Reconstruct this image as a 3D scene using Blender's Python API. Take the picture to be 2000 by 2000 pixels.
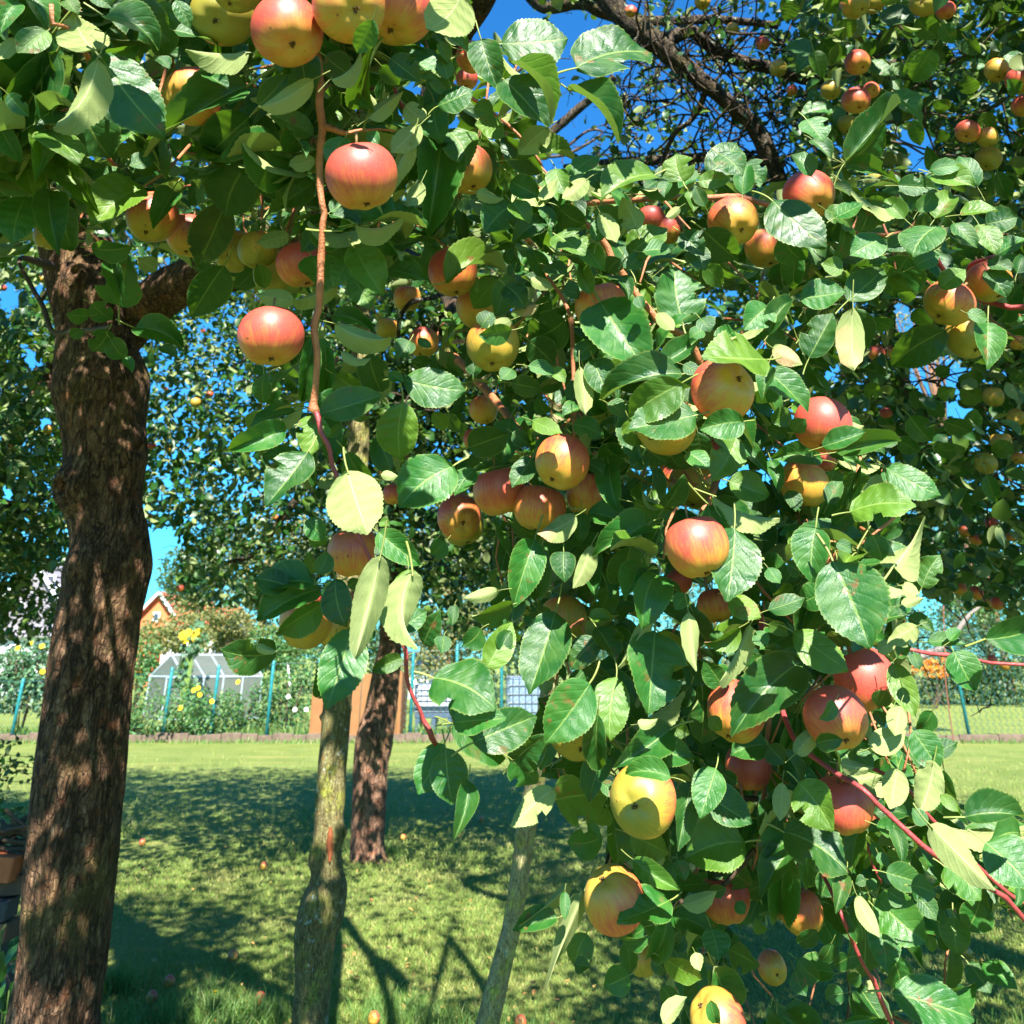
import bpy, math, random
import numpy as np
from mathutils import Vector, Matrix, noise as mnoise

for _o in list(bpy.data.objects):
    bpy.data.objects.remove(_o)
SC = bpy.context.scene
COL = SC.collection
rnd = random.Random(7)
rng = np.random.default_rng(11)
PI = math.pi

# ------------------------------------------------------------------ camera
F = 1300.0                       # nominal scale: photograph pixels per metre at nominal depth 1
FT = 1705.0                      # focal length in photograph pixels (the photograph is 2000 wide)
PY0 = 500.0                      # row of the optical axis: the photograph is the lower part of a larger frame
K = FT / F                       # metres per unit of nominal depth
KY = 1.41                        # the same for distances over the ground
PITCH = math.atan((1280 - PY0) / FT)
CAM = Vector((0, 0, 1.6))
cd = bpy.data.cameras.new('camera')
cam = bpy.data.objects.new('camera', cd)
COL.objects.link(cam)
cam.location = CAM
cam.rotation_euler = (PI / 2 + PITCH, 0, 0)
cd.sensor_width = 36
cd.lens = FT / 2000 * 36
cd.shift_y = -(1000 - PY0) / 2000
cd.clip_start = 0.05
cd.clip_end = 900
cd.dof.use_dof = True
cd.dof.focus_distance = 0.95 * K
cd.dof.aperture_fstop = 11
SC.camera = cam
SC.render.resolution_x = SC.render.resolution_y = 1024

# ------------------------------------------------------------------ light
SUN_EL = math.radians(44)
SUN_AZ = math.radians(172)       # behind the camera, a little to the right
SUNV = Vector((math.sin(SUN_AZ) * math.cos(SUN_EL), math.cos(SUN_AZ) * math.cos(SUN_EL), math.sin(SUN_EL)))
W = bpy.data.worlds.new("World")
SC.world = W
W.use_nodes = True
wn = W.node_tree
wn.nodes.clear()
sky = wn.nodes.new('ShaderNodeTexSky')
sky.sky_type = 'NISHITA'
sky.sun_disc = False
sky.sun_elevation = SUN_EL
sky.sun_rotation = SUN_AZ
sky.air_density = 1.25
sky.dust_density = 0.15
sky.ozone_density = 3.5
bg = wn.nodes.new('ShaderNodeBackground')
bg.inputs['Strength'].default_value = 0.055
wo = wn.nodes.new('ShaderNodeOutputWorld')
tint = wn.nodes.new('ShaderNodeMix')            # the photograph's sky is a deep, saturated blue all over
tint.data_type = 'RGBA'
tint.blend_type = 'MULTIPLY'
tint.inputs[0].default_value = 1.0
tint.inputs[7].default_value = (0.20, 0.82, 1.32, 1)
wn.links.new(sky.outputs[0], tint.inputs[6])
wn.links.new(tint.outputs[2], bg.inputs[0])
wn.links.new(bg.outputs[0], wo.inputs[0])
sl = bpy.data.lights.new('sun', 'SUN')
sl.energy = 5.0
sl.angle = math.radians(0.53)
sl.color = (1.0, 0.95, 0.86)
so = bpy.data.objects.new('sun', sl)
COL.objects.link(so)
so.rotation_euler = SUNV.to_track_quat('Z', 'Y').to_euler()
so.location = SUNV * 30
SC.view_settings.view_transform = 'Standard'
SC.view_settings.look = 'None'
SC.view_settings.gamma = 1
SC.view_settings.use_curve_mapping = False
SC.view_settings.exposure = 1.92

# ------------------------------------------------------------------ geometry of the view
CP, SP = math.cos(PITCH), math.sin(PITCH)
def ray(px, py):
    x = (px - 1000) / FT
    y = (PY0 - py) / FT
    return Vector((x, CP - SP * y, SP + CP * y))
def at(px, py, d):
    return CAM + ray(px, py) * (d * K)
def atY(px, py, Y):
    r = ray(px, py)
    return CAM + r * (Y / r.y)
def ground(px, py, z=0.0):
    r = ray(px, py)
    return CAM + r * ((z - CAM.z) / r.z)
def proj(P):
    """world points (n,3) -> px, py, nominal depth"""
    P = np.atleast_2d(np.asarray(P, float))
    x = P[:, 0]; y = P[:, 1]; z = P[:, 2] - CAM.z
    dep = y * CP + z * SP
    up = -y * SP + z * CP
    dd = np.where(np.abs(dep) < 1e-4, 1e-4, dep)
    return 1000 + FT * x / dd, PY0 - FT * up / dd, dep / K
def atN(px, py, d):
    x = (px - 1000) / FT; y = (PY0 - py) / FT; d = d * K
    return np.stack([x * d, (CP - SP * y) * d, CAM.z + (SP + CP * y) * d], -1)
def inpoly(px, py, poly):
    px = np.asarray(px, float); py = np.asarray(py, float)
    c = np.zeros(px.shape, bool)
    n = len(poly)
    for i in range(n):
        x1, y1 = poly[i]; x2, y2 = poly[(i + 1) % n]
        if y1 == y2: continue
        m = ((y1 > py) != (y2 > py)) & (px < (x2 - x1) * (py - y1) / (y2 - y1) + x1)
        c ^= m
    return c

# ------------------------------------------------------------------ object helpers
def tag(o, label=None, cat=None, group=None, kind=None):
    if label: o['label'] = label
    if cat: o['category'] = cat
    if group: o['group'] = group
    if kind: o['kind'] = kind
    return o
def empty(name, loc):
    o = bpy.data.objects.new(name, None)
    o.empty_display_size = 0.1
    o.location = loc
    COL.objects.link(o)
    return o
def link(name, me, parent=None, M=None, color=(0, 0, 0, 1)):
    """a mesh given in world coordinates (or with world matrix M) under a purely translated parent"""
    o = bpy.data.objects.new(name, me)
    COL.objects.link(o)
    T = Matrix.Identity(4)
    if parent is not None:
        o.parent = parent
        p = parent
        off = Vector((0, 0, 0))
        while p is not None:
            off += p.location
            p = p.parent
        T = Matrix.Translation(-off)
    o.matrix_basis = T @ M if M is not None else T
    o.color = color
    return o
def mesh_np(name, V, T, mats, uv=None, smooth=True, midx=None):
    """V (n,3), T (m,3) triangles, uv per vertex (n,2)"""
    me = bpy.data.meshes.new(name)
    V = np.ascontiguousarray(V, np.float32); T = np.ascontiguousarray(T, np.int32)
    me.vertices.add(len(V)); me.vertices.foreach_set('co', V.ravel())
    me.loops.add(T.size); me.loops.foreach_set('vertex_index', T.ravel())
    me.polygons.add(len(T))
    me.polygons.foreach_set('loop_start', np.arange(0, T.size, 3, dtype=np.int32))
    me.polygons.foreach_set('loop_total', np.full(len(T), 3, np.int32))
    if smooth: me.polygons.foreach_set('use_smooth', np.ones(len(T), bool))
    if midx is not None: me.polygons.foreach_set('material_index', np.ascontiguousarray(midx, np.int32))
    if uv is not None:
        l = me.uv_layers.new(name='UVMap')
        l.data.foreach_set('uv', np.ascontiguousarray(uv[T.ravel()], np.float32).ravel())
    for m in (mats if isinstance(mats, (list, tuple)) else [mats]): me.materials.append(m)
    me.update(calc_edges=True)
    return me
class MB:
    """collects simple shapes into one mesh"""
    def __init__(s): s.v = []; s.f = []
    def add(s, vs, fs):
        k = len(s.v); s.v += [tuple(v) for v in vs]; s.f += [tuple(i + k for i in f) for f in fs]
        return s
    def box(s, c, d, rot=None, bev=0.0):
        c = Vector(c); hx, hy, hz = d[0] / 2, d[1] / 2, d[2] / 2
        vs = []
        if bev <= 0:
            for x in (-hx, hx):
                for y in (-hy, hy):
                    for z in (-hz, hz): vs.append(Vector((x, y, z)))
            fs = [(0, 1, 3, 2), (4, 6, 7, 5), (0, 4, 5, 1), (2, 3, 7, 6), (0, 2, 6, 4), (1, 5, 7, 3)]
        else:
            b = min(bev, hx * .45, hy * .45, hz * .45)
            for zz, k in ((-hz, 1), (-hz + b, 0), (hz - b, 0), (hz, 1)):
                e = b if k else 0
                for x, y in ((-hx + e, -hy + b + e * .4), (-hx + b + e * .4, -hy + e), (hx - b - e * .4, -hy + e), (hx - e, -hy + b + e * .4),
                             (hx - e, hy - b - e * .4), (hx - b - e * .4, hy - e), (-hx + b + e * .4, hy - e), (-hx + e, hy - b - e * .4)):
                    vs.append(Vector((x, y, zz)))
            fs = [tuple(range(7, -1, -1)), tuple(range(24, 32))]
            for r in range(3):
                for i in range(8):
                    j = (i + 1) % 8
                    fs.append((r * 8 + i, r * 8 + j, r * 8 + 8 + j, r * 8 + 8 + i))
        if rot is not None: vs = [rot @ v for v in vs]
        return s.add([v + c for v in vs], fs)
    def tube(s, pts, rad, n=8, cap=True):
        pts = [Vector(p) for p in pts]
        if not hasattr(rad, '__len__'): rad = [rad] * len(pts)
        k = len(s.v)
        up = None
        for i, p in enumerate(pts):
            t = (pts[min(i + 1, len(pts) - 1)] - pts[max(i - 1, 0)])
            if t.length < 1e-9: t = Vector((0, 0, 1))
            t.normalize()
            if up is None:
                up = t.orthogonal().normalized()
            else:
                up = (up - t * up.dot(t))
                up = up.normalized() if up.length > 1e-6 else t.orthogonal().normalized()
            w = t.cross(up)
            for j in range(n):
                a = 2 * PI * j / n
                s.v.append(tuple(p + (up * math.cos(a) + w * math.sin(a)) * rad[i]))
        m = len(pts)
        for i in range(m - 1):
            for j in range(n):
                j2 = (j + 1) % n
                s.f.append((k + i * n + j, k + i * n + j2, k + (i + 1) * n + j2, k + (i + 1) * n + j))
        if cap:
            s.f.append(tuple(k + j for j in range(n - 1, -1, -1)))
            s.f.append(tuple(k + (m - 1) * n + j for j in range(n)))
        return s
    def mesh(s, name, mats, smooth=False):
        me = bpy.data.meshes.new(name)
        me.from_pydata(s.v, [], s.f)
        for m in (mats if isinstance(mats, (list, tuple)) else [mats]): me.materials.append(m)
        if smooth: me.polygons.foreach_set('use_smooth', np.ones(len(me.polygons), bool))
        me.update()
        return me
    def build(s, name, mats, parent=None, smooth=False, color=(0, 0, 0, 1)):
        return link(name, s.mesh(name, mats, smooth), parent, color=color)
def spline(pts, n=6):
    """Catmull-Rom through tuples of any length"""
    P = [np.array(p, float) for p in pts]
    P = [2 * P[0] - P[1]] + P + [2 * P[-1] - P[-2]]
    out = []
    for i in range(1, len(P) - 2):
        for k in range(n):
            t = k / n
            a, b, c, d = P[i - 1], P[i], P[i + 1], P[i + 2]
            out.append(.5 * ((2 * b) + (c - a) * t + (2 * a - 5 * b + 4 * c - d) * t * t + (3 * b - a - 3 * c + d) * t ** 3))
    out.append(P[-2])
    return out

# ------------------------------------------------------------------ materials
class NT:
    def __init__(s, name):
        s.m = bpy.data.materials.new(name); s.m.use_nodes = True
        s.t = s.m.node_tree; s.t.nodes.clear()
        s.out = s.t.nodes.new('ShaderNodeOutputMaterial')
    def n(s, typ, **kw):
        nd = s.t.nodes.new(typ)
        for k, v in kw.items():
            if k.startswith('_'): setattr(nd, k[1:], v)
        return nd
    def l(s, a, b): s.t.links.new(a, b)
    def val(s, sock, v):
        if isinstance(v, bpy.types.NodeSocket): s.l(v, sock)
        else: sock.default_value = v
    def math(s, op, a, b=0.0, c=None, clamp=False):
        nd = s.t.nodes.new('ShaderNodeMath'); nd.operation = op; nd.use_clamp = clamp
        s.val(nd.inputs[0], a); s.val(nd.inputs[1], b)
        if c is not None: s.val(nd.inputs[2], c)
        return nd.outputs[0]
    def vmath(s, op, a, b=None):
        nd = s.t.nodes.new('ShaderNodeVectorMath'); nd.operation = op
        s.val(nd.inputs[0], a)
        if b is not None: s.val(nd.inputs[1], b)
        return nd.outputs[0]
    def mix(s, f, a, b):
        nd = s.t.nodes.new('ShaderNodeMix'); nd.data_type = 'RGBA'
        s.val(nd.inputs[0], f)
        for k, v in ((6, a), (7, b)):
            if isinstance(v, tuple) and len(v) == 3: v = v + (1,)
            s.val(nd.inputs[k], v)
        return nd.outputs[2]
    def ss(s, x, lo, hi, a=0.0, b=1.0):
        nd = s.t.nodes.new('ShaderNodeMapRange'); nd.interpolation_type = 'SMOOTHSTEP'
        s.val(nd.inputs[0], x)
        nd.inputs[1].default_value = lo; nd.inputs[2].default_value = hi
        nd.inputs[3].default_value = a; nd.inputs[4].default_value = b
        return nd.outputs[0]
    def noise(s, vec, scale, det=3, rough=.55, dist=0.0, col=False):
        nd = s.t.nodes.new('ShaderNodeTexNoise')
        if vec is not None: s.l(vec, nd.inputs['Vector'])
        nd.inputs['Scale'].default_value = scale; nd.inputs['Detail'].default_value = det
        nd.inputs['Roughness'].default_value = rough; nd.inputs['Distortion'].default_value = dist
        return nd.outputs[1] if col else nd.outputs[0]
    def voro(s, vec, scale, feature='F1', out=0, rand=1.0):
        nd = s.t.nodes.new('ShaderNodeTexVoronoi'); nd.feature = feature
        if vec is not None: s.l(vec, nd.inputs['Vector'])
        nd.inputs['Scale'].default_value = scale
        nd.inputs['Randomness'].default_value = rand
        return nd.outputs[out]
    def mapping(s, vec, scale=(1, 1, 1), loc=(0, 0, 0)):
        nd = s.t.nodes.new('ShaderNodeMapping'); s.l(vec, nd.inputs[0])
        nd.inputs['Scale'].default_value = scale; nd.inputs['Location'].default_value = loc
        return nd.outputs[0]
    def coord(s, k='Object'):
        return s.t.nodes.new('ShaderNodeTexCoord').outputs[k]
    def pos(s): return s.t.nodes.new('ShaderNodeNewGeometry').outputs['Position']
    def bump(s, h, strength=.5, dist=.01, normal=None):
        nd = s.t.nodes.new('ShaderNodeBump'); s.l(h, nd.inputs['Height'])
        nd.inputs['Strength'].default_value = strength; nd.inputs['Distance'].default_value = dist
        if normal is not None: s.l(normal, nd.inputs['Normal'])
        return nd.outputs[0]
    def bsdf(s, col, rough=.6, spec=.5, normal=None, metal=0.0, coat=0.0, trans=0.0):
        b = s.t.nodes.new('ShaderNodeBsdfPrincipled')
        if isinstance(col, tuple) and len(col) == 3: col = col + (1,)
        s.val(b.inputs['Base Color'], col); s.val(b.inputs['Roughness'], rough)
        s.val(b.inputs['Specular IOR Level'], spec)
        b.inputs['Metallic'].default_value = metal
        b.inputs['Coat Weight'].default_value = coat
        b.inputs['Transmission Weight'].default_value = trans
        if normal is not None: s.l(normal, b.inputs['Normal'])
        return b.outputs[0]
    def done(s, sh):
        s.l(sh, s.out.inputs[0]); return s.m
def simple(name, col, rough=.7, spec=.4, var=.25, scale=8.0, bump=0.0, metal=0.0, obj=False):
    n = NT(name)
    p = n.coord('Object') if obj else n.pos()
    f = n.noise(p, scale, 4)
    dark = tuple(c * (1 - var) for c in col); light = tuple(min(1, c * (1 + var)) for c in col)
    c = n.mix(f, dark, light)
    nm = n.bump(n.noise(p, scale * 6, 4), bump, .01) if bump > 0 else None
    return n.done(n.bsdf(c, rough, spec, nm, metal))

def leaf_material(name, dark, mid, yel, back, fine=True, rough=.38, transl=.17, tcol=(.20, .44, .02)):
    n = NT(name)
    oi = n.n('ShaderNodeObjectInfo')
    geo = n.n('ShaderNodeNewGeometry')
    r = n.math('FRACT', n.math('ADD', oi.outputs['Random'], geo.outputs['Random Per Island']))
    r2 = n.math('FRACT', n.math('MULTIPLY', r, 17.31))
    r3 = n.math('FRACT', n.math('MULTIPLY', r, 41.77))
    c = n.mix(n.ss(r, 0, 1), dark, mid)
    c = n.mix(n.math('MULTIPLY', n.ss(r2, .72, 1.0), .75), c, yel)
    sep = n.n('ShaderNodeSeparateColor'); n.l(oi.outputs['Color'], sep.inputs[0])
    c = n.mix(n.math('MULTIPLY', sep.outputs[0], .8), c, yel)
    nm = None
    cb = n.mix(r3, back, tuple(k * .78 for k in back))
    if fine:
        uv = n.coord('UV')
        sx = n.n('ShaderNodeSeparateXYZ'); n.l(uv, sx.inputs[0])
        u, v = sx.outputs[0], sx.outputs[1]
        s_ = n.math('SUBTRACT', u, .5)
        side = n.math('MULTIPLY', n.math('ABSOLUTE', s_), 2.0)
        sgn = n.math('MULTIPLY', n.math('SIGN', s_), .22)
        p = geo.outputs['Position']
        wob = n.math('MULTIPLY', n.noise(p, 60, 2), .5)
        q = n.math('ADD', n.math('SUBTRACT', n.math('MULTIPLY', v, 6.3), n.math('MULTIPLY', n.math('POWER', side, .8), 2.2)), sgn)
        q = n.math('ADD', q, wob)
        fr = n.math('ABSOLUTE', n.math('SUBTRACT', n.math('FRACT', q), .5))     # .5 at the vein
        lat = n.ss(fr, .455, .5)
        lat = n.math('MULTIPLY', lat, n.ss(side, .92, .2))
        mid_ = n.ss(side, .055, .02)
        vein = n.math('MAXIMUM', n.math('MULTIPLY', lat, .34), mid_, clamp=True)
        # net of small veins, mottling, rust and scorch
        net = n.voro(n.coord('UV'), 28, 'DISTANCE_TO_EDGE')
        blot = n.noise(p, 45, 3)
        c = n.mix(n.ss(blot, .35, .75), n.mix(.25, c, dark), n.mix(.18, c, yel))
        c = n.mix(n.math('MULTIPLY', vein, .55), c, (.22, .32, .07))
        rim = n.ss(side, .90, 1.0)
        c = n.mix(n.math('MULTIPLY', rim, .35), c, (.26, .33, .09))
        rust = n.math('MULTIPLY', n.ss(n.noise(p, 55, 4, .65), .60, .68), n.ss(n.math('ADD', r3, sep.outputs[1]), .45, .85))
        c = n.mix(n.math('MULTIPLY', rust, .85), c, (.15, .065, .02))
        cb = n.mix(n.math('MULTIPLY', vein, .5), cb, (.50, .52, .28))
        cb = n.mix(n.ss(n.noise(p, 30, 3), .45, .8), cb, n.mix(.35, cb, (.30, .36, .16)))
        cb = n.mix(n.math('MULTIPLY', n.ss(n.noise(p, 16, 2), .58, .72), n.math('MULTIPLY', n.ss(n.math('ADD', r2, sep.outputs[1]), .7, 1.0), .7)), cb, (.62, .30, .20))
        h = n.math('SUBTRACT', n.math('MULTIPLY', n.ss(fr, .28, .5), -1.0), n.math('MULTIPLY', n.ss(side, .12, .0), 1.2))
        h = n.math('ADD', h, n.math('MULTIPLY', n.ss(net, .0, .12), .35))
        h = n.math('ADD', h, n.math('MULTIPLY', n.noise(p, 90, 2), 1.3))
        nm = n.bump(h, .34, .0009)
        rough_s = n.ss(blot, .3, .7, rough - .02, rough + .16)
    else:
        rough_s = rough
    bf = geo.outputs['Backfacing']
    col = n.mix(bf, c, cb)
    rr = n.math('ADD', rough_s, n.math('MULTIPLY', bf, .35)) if fine else rough
    sp = n.math('SUBTRACT', .46, n.math('MULTIPLY', bf, .33))
    b = n.bsdf(col, rr, sp, nm)
    tr = n.n('ShaderNodeBsdfTranslucent')
    tc = n.mix(n.math('MULTIPLY', bf, .35), tcol + (1,), (.30, .42, .12, 1))
    if fine: tc = n.mix(n.math('MULTIPLY', vein, .5), tc, (.08, .20, .02, 1))
    n.l(tc, tr.inputs[0])
    mx = n.n('ShaderNodeMixShader'); mx.inputs[0].default_value = transl
    n.l(b, mx.inputs[1]); n.l(tr.outputs[0], mx.inputs[2])
    return n.done(mx.outputs[0])

M = {}
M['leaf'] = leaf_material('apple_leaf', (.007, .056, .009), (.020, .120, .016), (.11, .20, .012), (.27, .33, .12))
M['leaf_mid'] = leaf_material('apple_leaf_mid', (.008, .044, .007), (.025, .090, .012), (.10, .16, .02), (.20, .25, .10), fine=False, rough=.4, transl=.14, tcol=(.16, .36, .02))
M['leaf_garden'] = leaf_material('garden_leaf', (.03, .10, .03), (.07, .19, .05), (.18, .24, .06), (.20, .28, .13), fine=False, rough=.55, transl=.25)
M['leaf_dark'] = leaf_material('hedge_leaf', (.010, .04, .014), (.03, .08, .03), (.07, .12, .03), (.12, .16, .08), fine=False, rough=.5, transl=.2)
M['leaf_dry'] = leaf_material('dry_leaf', (.10, .11, .03), (.16, .17, .05), (.26, .18, .06), (.26, .24, .12), fine=False, rough=.6, transl=.25)
M['leaf_blue'] = leaf_material('blue_green_leaf', (.03, .10, .05), (.08, .18, .10), (.14, .22, .08), (.22, .30, .20), fine=False, rough=.5, transl=.2)
M['petiole'] = simple('leaf_stalk', (.19, .23, .05), .5, .4, .25, 60)

def apple_material(name='apple_skin'):
    n = NT(name)
    oc = n.coord('Object')
    sx = n.n('ShaderNodeSeparateXYZ'); n.l(oc, sx.inputs[0])
    x, y, z = sx.outputs
    oi = n.n('ShaderNodeObjectInfo')
    sep = n.n('ShaderNodeSeparateColor'); n.l(oi.outputs['Color'], sep.inputs[0])
    red, ripe = sep.outputs[0], sep.outputs[1]
    off = n.n('ShaderNodeCombineXYZ'); n.l(n.math('MULTIPLY', oi.outputs['Random'], 40), off.inputs[0])
    oc2 = n.vmath('ADD', oc, off.outputs[0])
    # meridian streaks
    rad = n.math('SQRT', n.math('ADD', n.math('ADD', n.math('MULTIPLY', x, x), n.math('MULTIPLY', y, y)), .02))
    cx = n.n('ShaderNodeCombineXYZ')
    n.l(n.math('DIVIDE', x, rad), cx.inputs[0]); n.l(n.math('DIVIDE', y, rad), cx.inputs[1])
    n.l(n.math('ADD', n.math('MULTIPLY', z, .14), oi.outputs['Random']), cx.inputs[2])
    st = n.noise(cx.outputs[0], 9, 4, .65)
    st2 = n.noise(cx.outputs[0], 24, 3, .6)
    big = n.noise(oc2, 1.4, 2)
    f = n.math('ADD', n.math('MULTIPLY', x, .30), n.math('ADD', n.math('MULTIPLY', z, .38), .08))
    f = n.math('ADD', f, n.math('MULTIPLY', n.math('SUBTRACT', big, .5), .9))
    f = n.math('ADD', f, n.math('MULTIPLY', n.math('SUBTRACT', st, .5), 1.0))
    f = n.math('ADD', f, n.math('MULTIPLY', n.math('SUBTRACT', st2, .5), .75))
    f = n.math('ADD', f, n.math('MULTIPLY', n.math('SUBTRACT', red, .5), 1.15))
    base = n.mix(ripe, (.15, .20, .020), (.45, .27, .035))
    c = n.mix(n.ss(f, -.50, .0), base, n.mix(ripe, (.46, .32, .035), (.58, .30, .035)))
    c = n.mix(n.ss(f, -.22, .34), c, (.58, .155, .040))
    c = n.mix(n.ss(f, .12, .72), c, (.46, .052, .042))
    c = n.mix(n.ss(n.noise(oc2, 22, 4, .7), .35, .75, 0, .35), c, n.mix(.5, c, (.50, .26, .05)))
    # green cup round the calyx
    rim = n.math('MULTIPLY', n.ss(z, -.45, -.85), n.math('SUBTRACT', 1.0, n.math('MULTIPLY', red, .55)))
    c = n.mix(n.math('MULTIPLY', rim, .7), c, base)
    dots = n.ss(n.voro(oc2, 11, 'F1', 0), .13, .06)
    c = n.mix(n.math('MULTIPLY', dots, .45), c, (.62, .42, .16))
    scab = n.math('MULTIPLY', n.ss(n.voro(oc2, 1.7, 'F1', 0), .10, .05), n.ss(n.noise(oc2, 3.0, 2), .45, .55))
    c = n.mix(n.math('MULTIPLY', scab, .8), c, (.07, .035, .015))
    fl = n.ss(n.noise(oc2, 6, 4, .7), .66, .73)
    c = n.mix(n.math('MULTIPLY', fl, .55), c, (.16, .06, .02))
    h = n.noise(oc2, 40, 3)
    nm = n.bump(h, .06, .02)
    return n.done(n.bsdf(c, n.ss(n.noise(oc2, 5, 3), .3, .7, .42, .52), .6, nm))
M['apple'] = apple_material()
M['calyx'] = simple('dried_calyx', (.11, .065, .030), .9, .2, .6, 12, .4, obj=True)
M['stalk'] = simple('fruit_stalk', (.20, .13, .05), .7, .3, .4, 8, obj=True)

def bark_material(name, dark, mid, light, moss, vs=1.0, mossamt=.5, rough=.9, crack=1.0, lichen=0.0):
    n = NT(name)
    p = n.pos()
    ps = n.mapping(p, (38 * vs, 38 * vs, 13 * vs))
    ps = n.vmath('ADD', ps, n.vmath('MULTIPLY', n.noise(p, 9 * vs, 3, .6, 0, True), (1.1, 1.1, 1.1)))
    v1 = n.voro(ps, 1.0, 'DISTANCE_TO_EDGE')
    v2 = n.voro(n.vmath('MULTIPLY', ps, (1.9, 1.9, 2.6)), 1.0, 'DISTANCE_TO_EDGE')
    nz = n.noise(n.mapping(p, (60 * vs, 60 * vs, 22 * vs)), 1.0, 6, .68)
    big = n.noise(p, 5 * vs, 3)
    cr = n.ss(n.math('ADD', v1, n.math('MULTIPLY', n.ss(n.noise(p, 13 * vs, 3), .42, .62), .3)), .0, .12 * crack)
    fz = n.noise(n.mapping(p, (19 * vs, 19 * vs, 4.2 * vs)), 1.0, 6, .6, .8)
    fis = n.ss(n.math('ABSOLUTE', n.math('SUBTRACT', fz, .5)), .0, .05 * crack)
    cr = n.math('MINIMUM', cr, n.math('ADD', fis, .15), clamp=True)
    cr2 = n.ss(v2, .0, .16)
    c = n.mix(n.ss(nz, .32, .68), dark, mid)
    c = n.mix(n.ss(nz, .52, .80), c, light)
    c = n.mix(n.ss(cr, .75, .0), c, tuple(k * .40 for k in dark))
    c = n.mix(n.math('MULTIPLY', n.ss(cr2, .6, .0), .5), c, tuple(k * .45 for k in dark))
    red = n.ss(n.noise(p, 17 * vs, 3), .56, .74)
    c = n.mix(n.math('MULTIPLY', red, .5), c, (mid[0] * 1.35, mid[1] * .72, mid[2] * .5))
    mo = n.math('MULTIPLY', n.ss(n.math('ADD', n.math('MULTIPLY', big, .6), n.math('MULTIPLY', nz, .4)), .50, .66), mossamt)
    c = n.mix(mo, c, moss)
    if lichen > 0:
        lv = n.ss(n.noise(p, 34, 5, .72, .6), .62 - .03 * lichen, .66 - .03 * lichen)
        lm = n.math('MULTIPLY', lv, n.ss(n.noise(p, 4.5, 2), .5, .6))
        c = n.mix(lm, c, (.42, .50, .44))
    h = n.math('ADD', n.math('MULTIPLY', cr, 1.0), n.math('ADD', n.math('MULTIPLY', nz, .9), n.math('MULTIPLY', cr2, .35)))
    nm = n.bump(h, 1.0, .008 / vs)
    return n.done(n.bsdf(c, rough, .25, nm))
M['bark_brown'] = bark_material('rough_brown_bark', (.070, .038, .020), (.175, .095, .050), (.34, .24, .17), (.16, .13, .03), 1.0, .40)
M['bark_grey'] = bark_material('smooth_grey_bark', (.14, .12, .05), (.25, .22, .09), (.38, .34, .20), (.26, .29, .035), 2.2, .8, .8, .45, 1.0)
M['bark_pale'] = bark_material('mossy_pale_bark', (.30, .27, .13), (.44, .40, .20), (.56, .52, .36), (.46, .52, .06), 2.6, .9, .8, .3, .6)
M['bark_far'] = bark_material('reddish_brown_bark', (.17, .09, .055), (.34, .19, .12), (.44, .30, .21), (.24, .20, .07), .9, .3)
M['bark_limb'] = bark_material('dark_limb_bark', (.045, .032, .022), (.10, .075, .050), (.33, .27, .21), (.15, .13, .03), 1.4, .5, .9, 1.0, .5)
M['twig_tan'] = simple('tan_twig_bark', (.40, .145, .06), .5, .45, .5, 70, .4)
M['twig_red'] = simple('red_twig_bark', (.30, .045, .045), .45, .5, .45, 40, .2)
M['twig_dark'] = simple('dark_twig_bark', (.075, .050, .030), .8, .3, .5, 30, .3)
M['wound'] = simple('bare_red_wood', (.24, .07, .025), .7, .3, .35, 22, .4)
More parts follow.
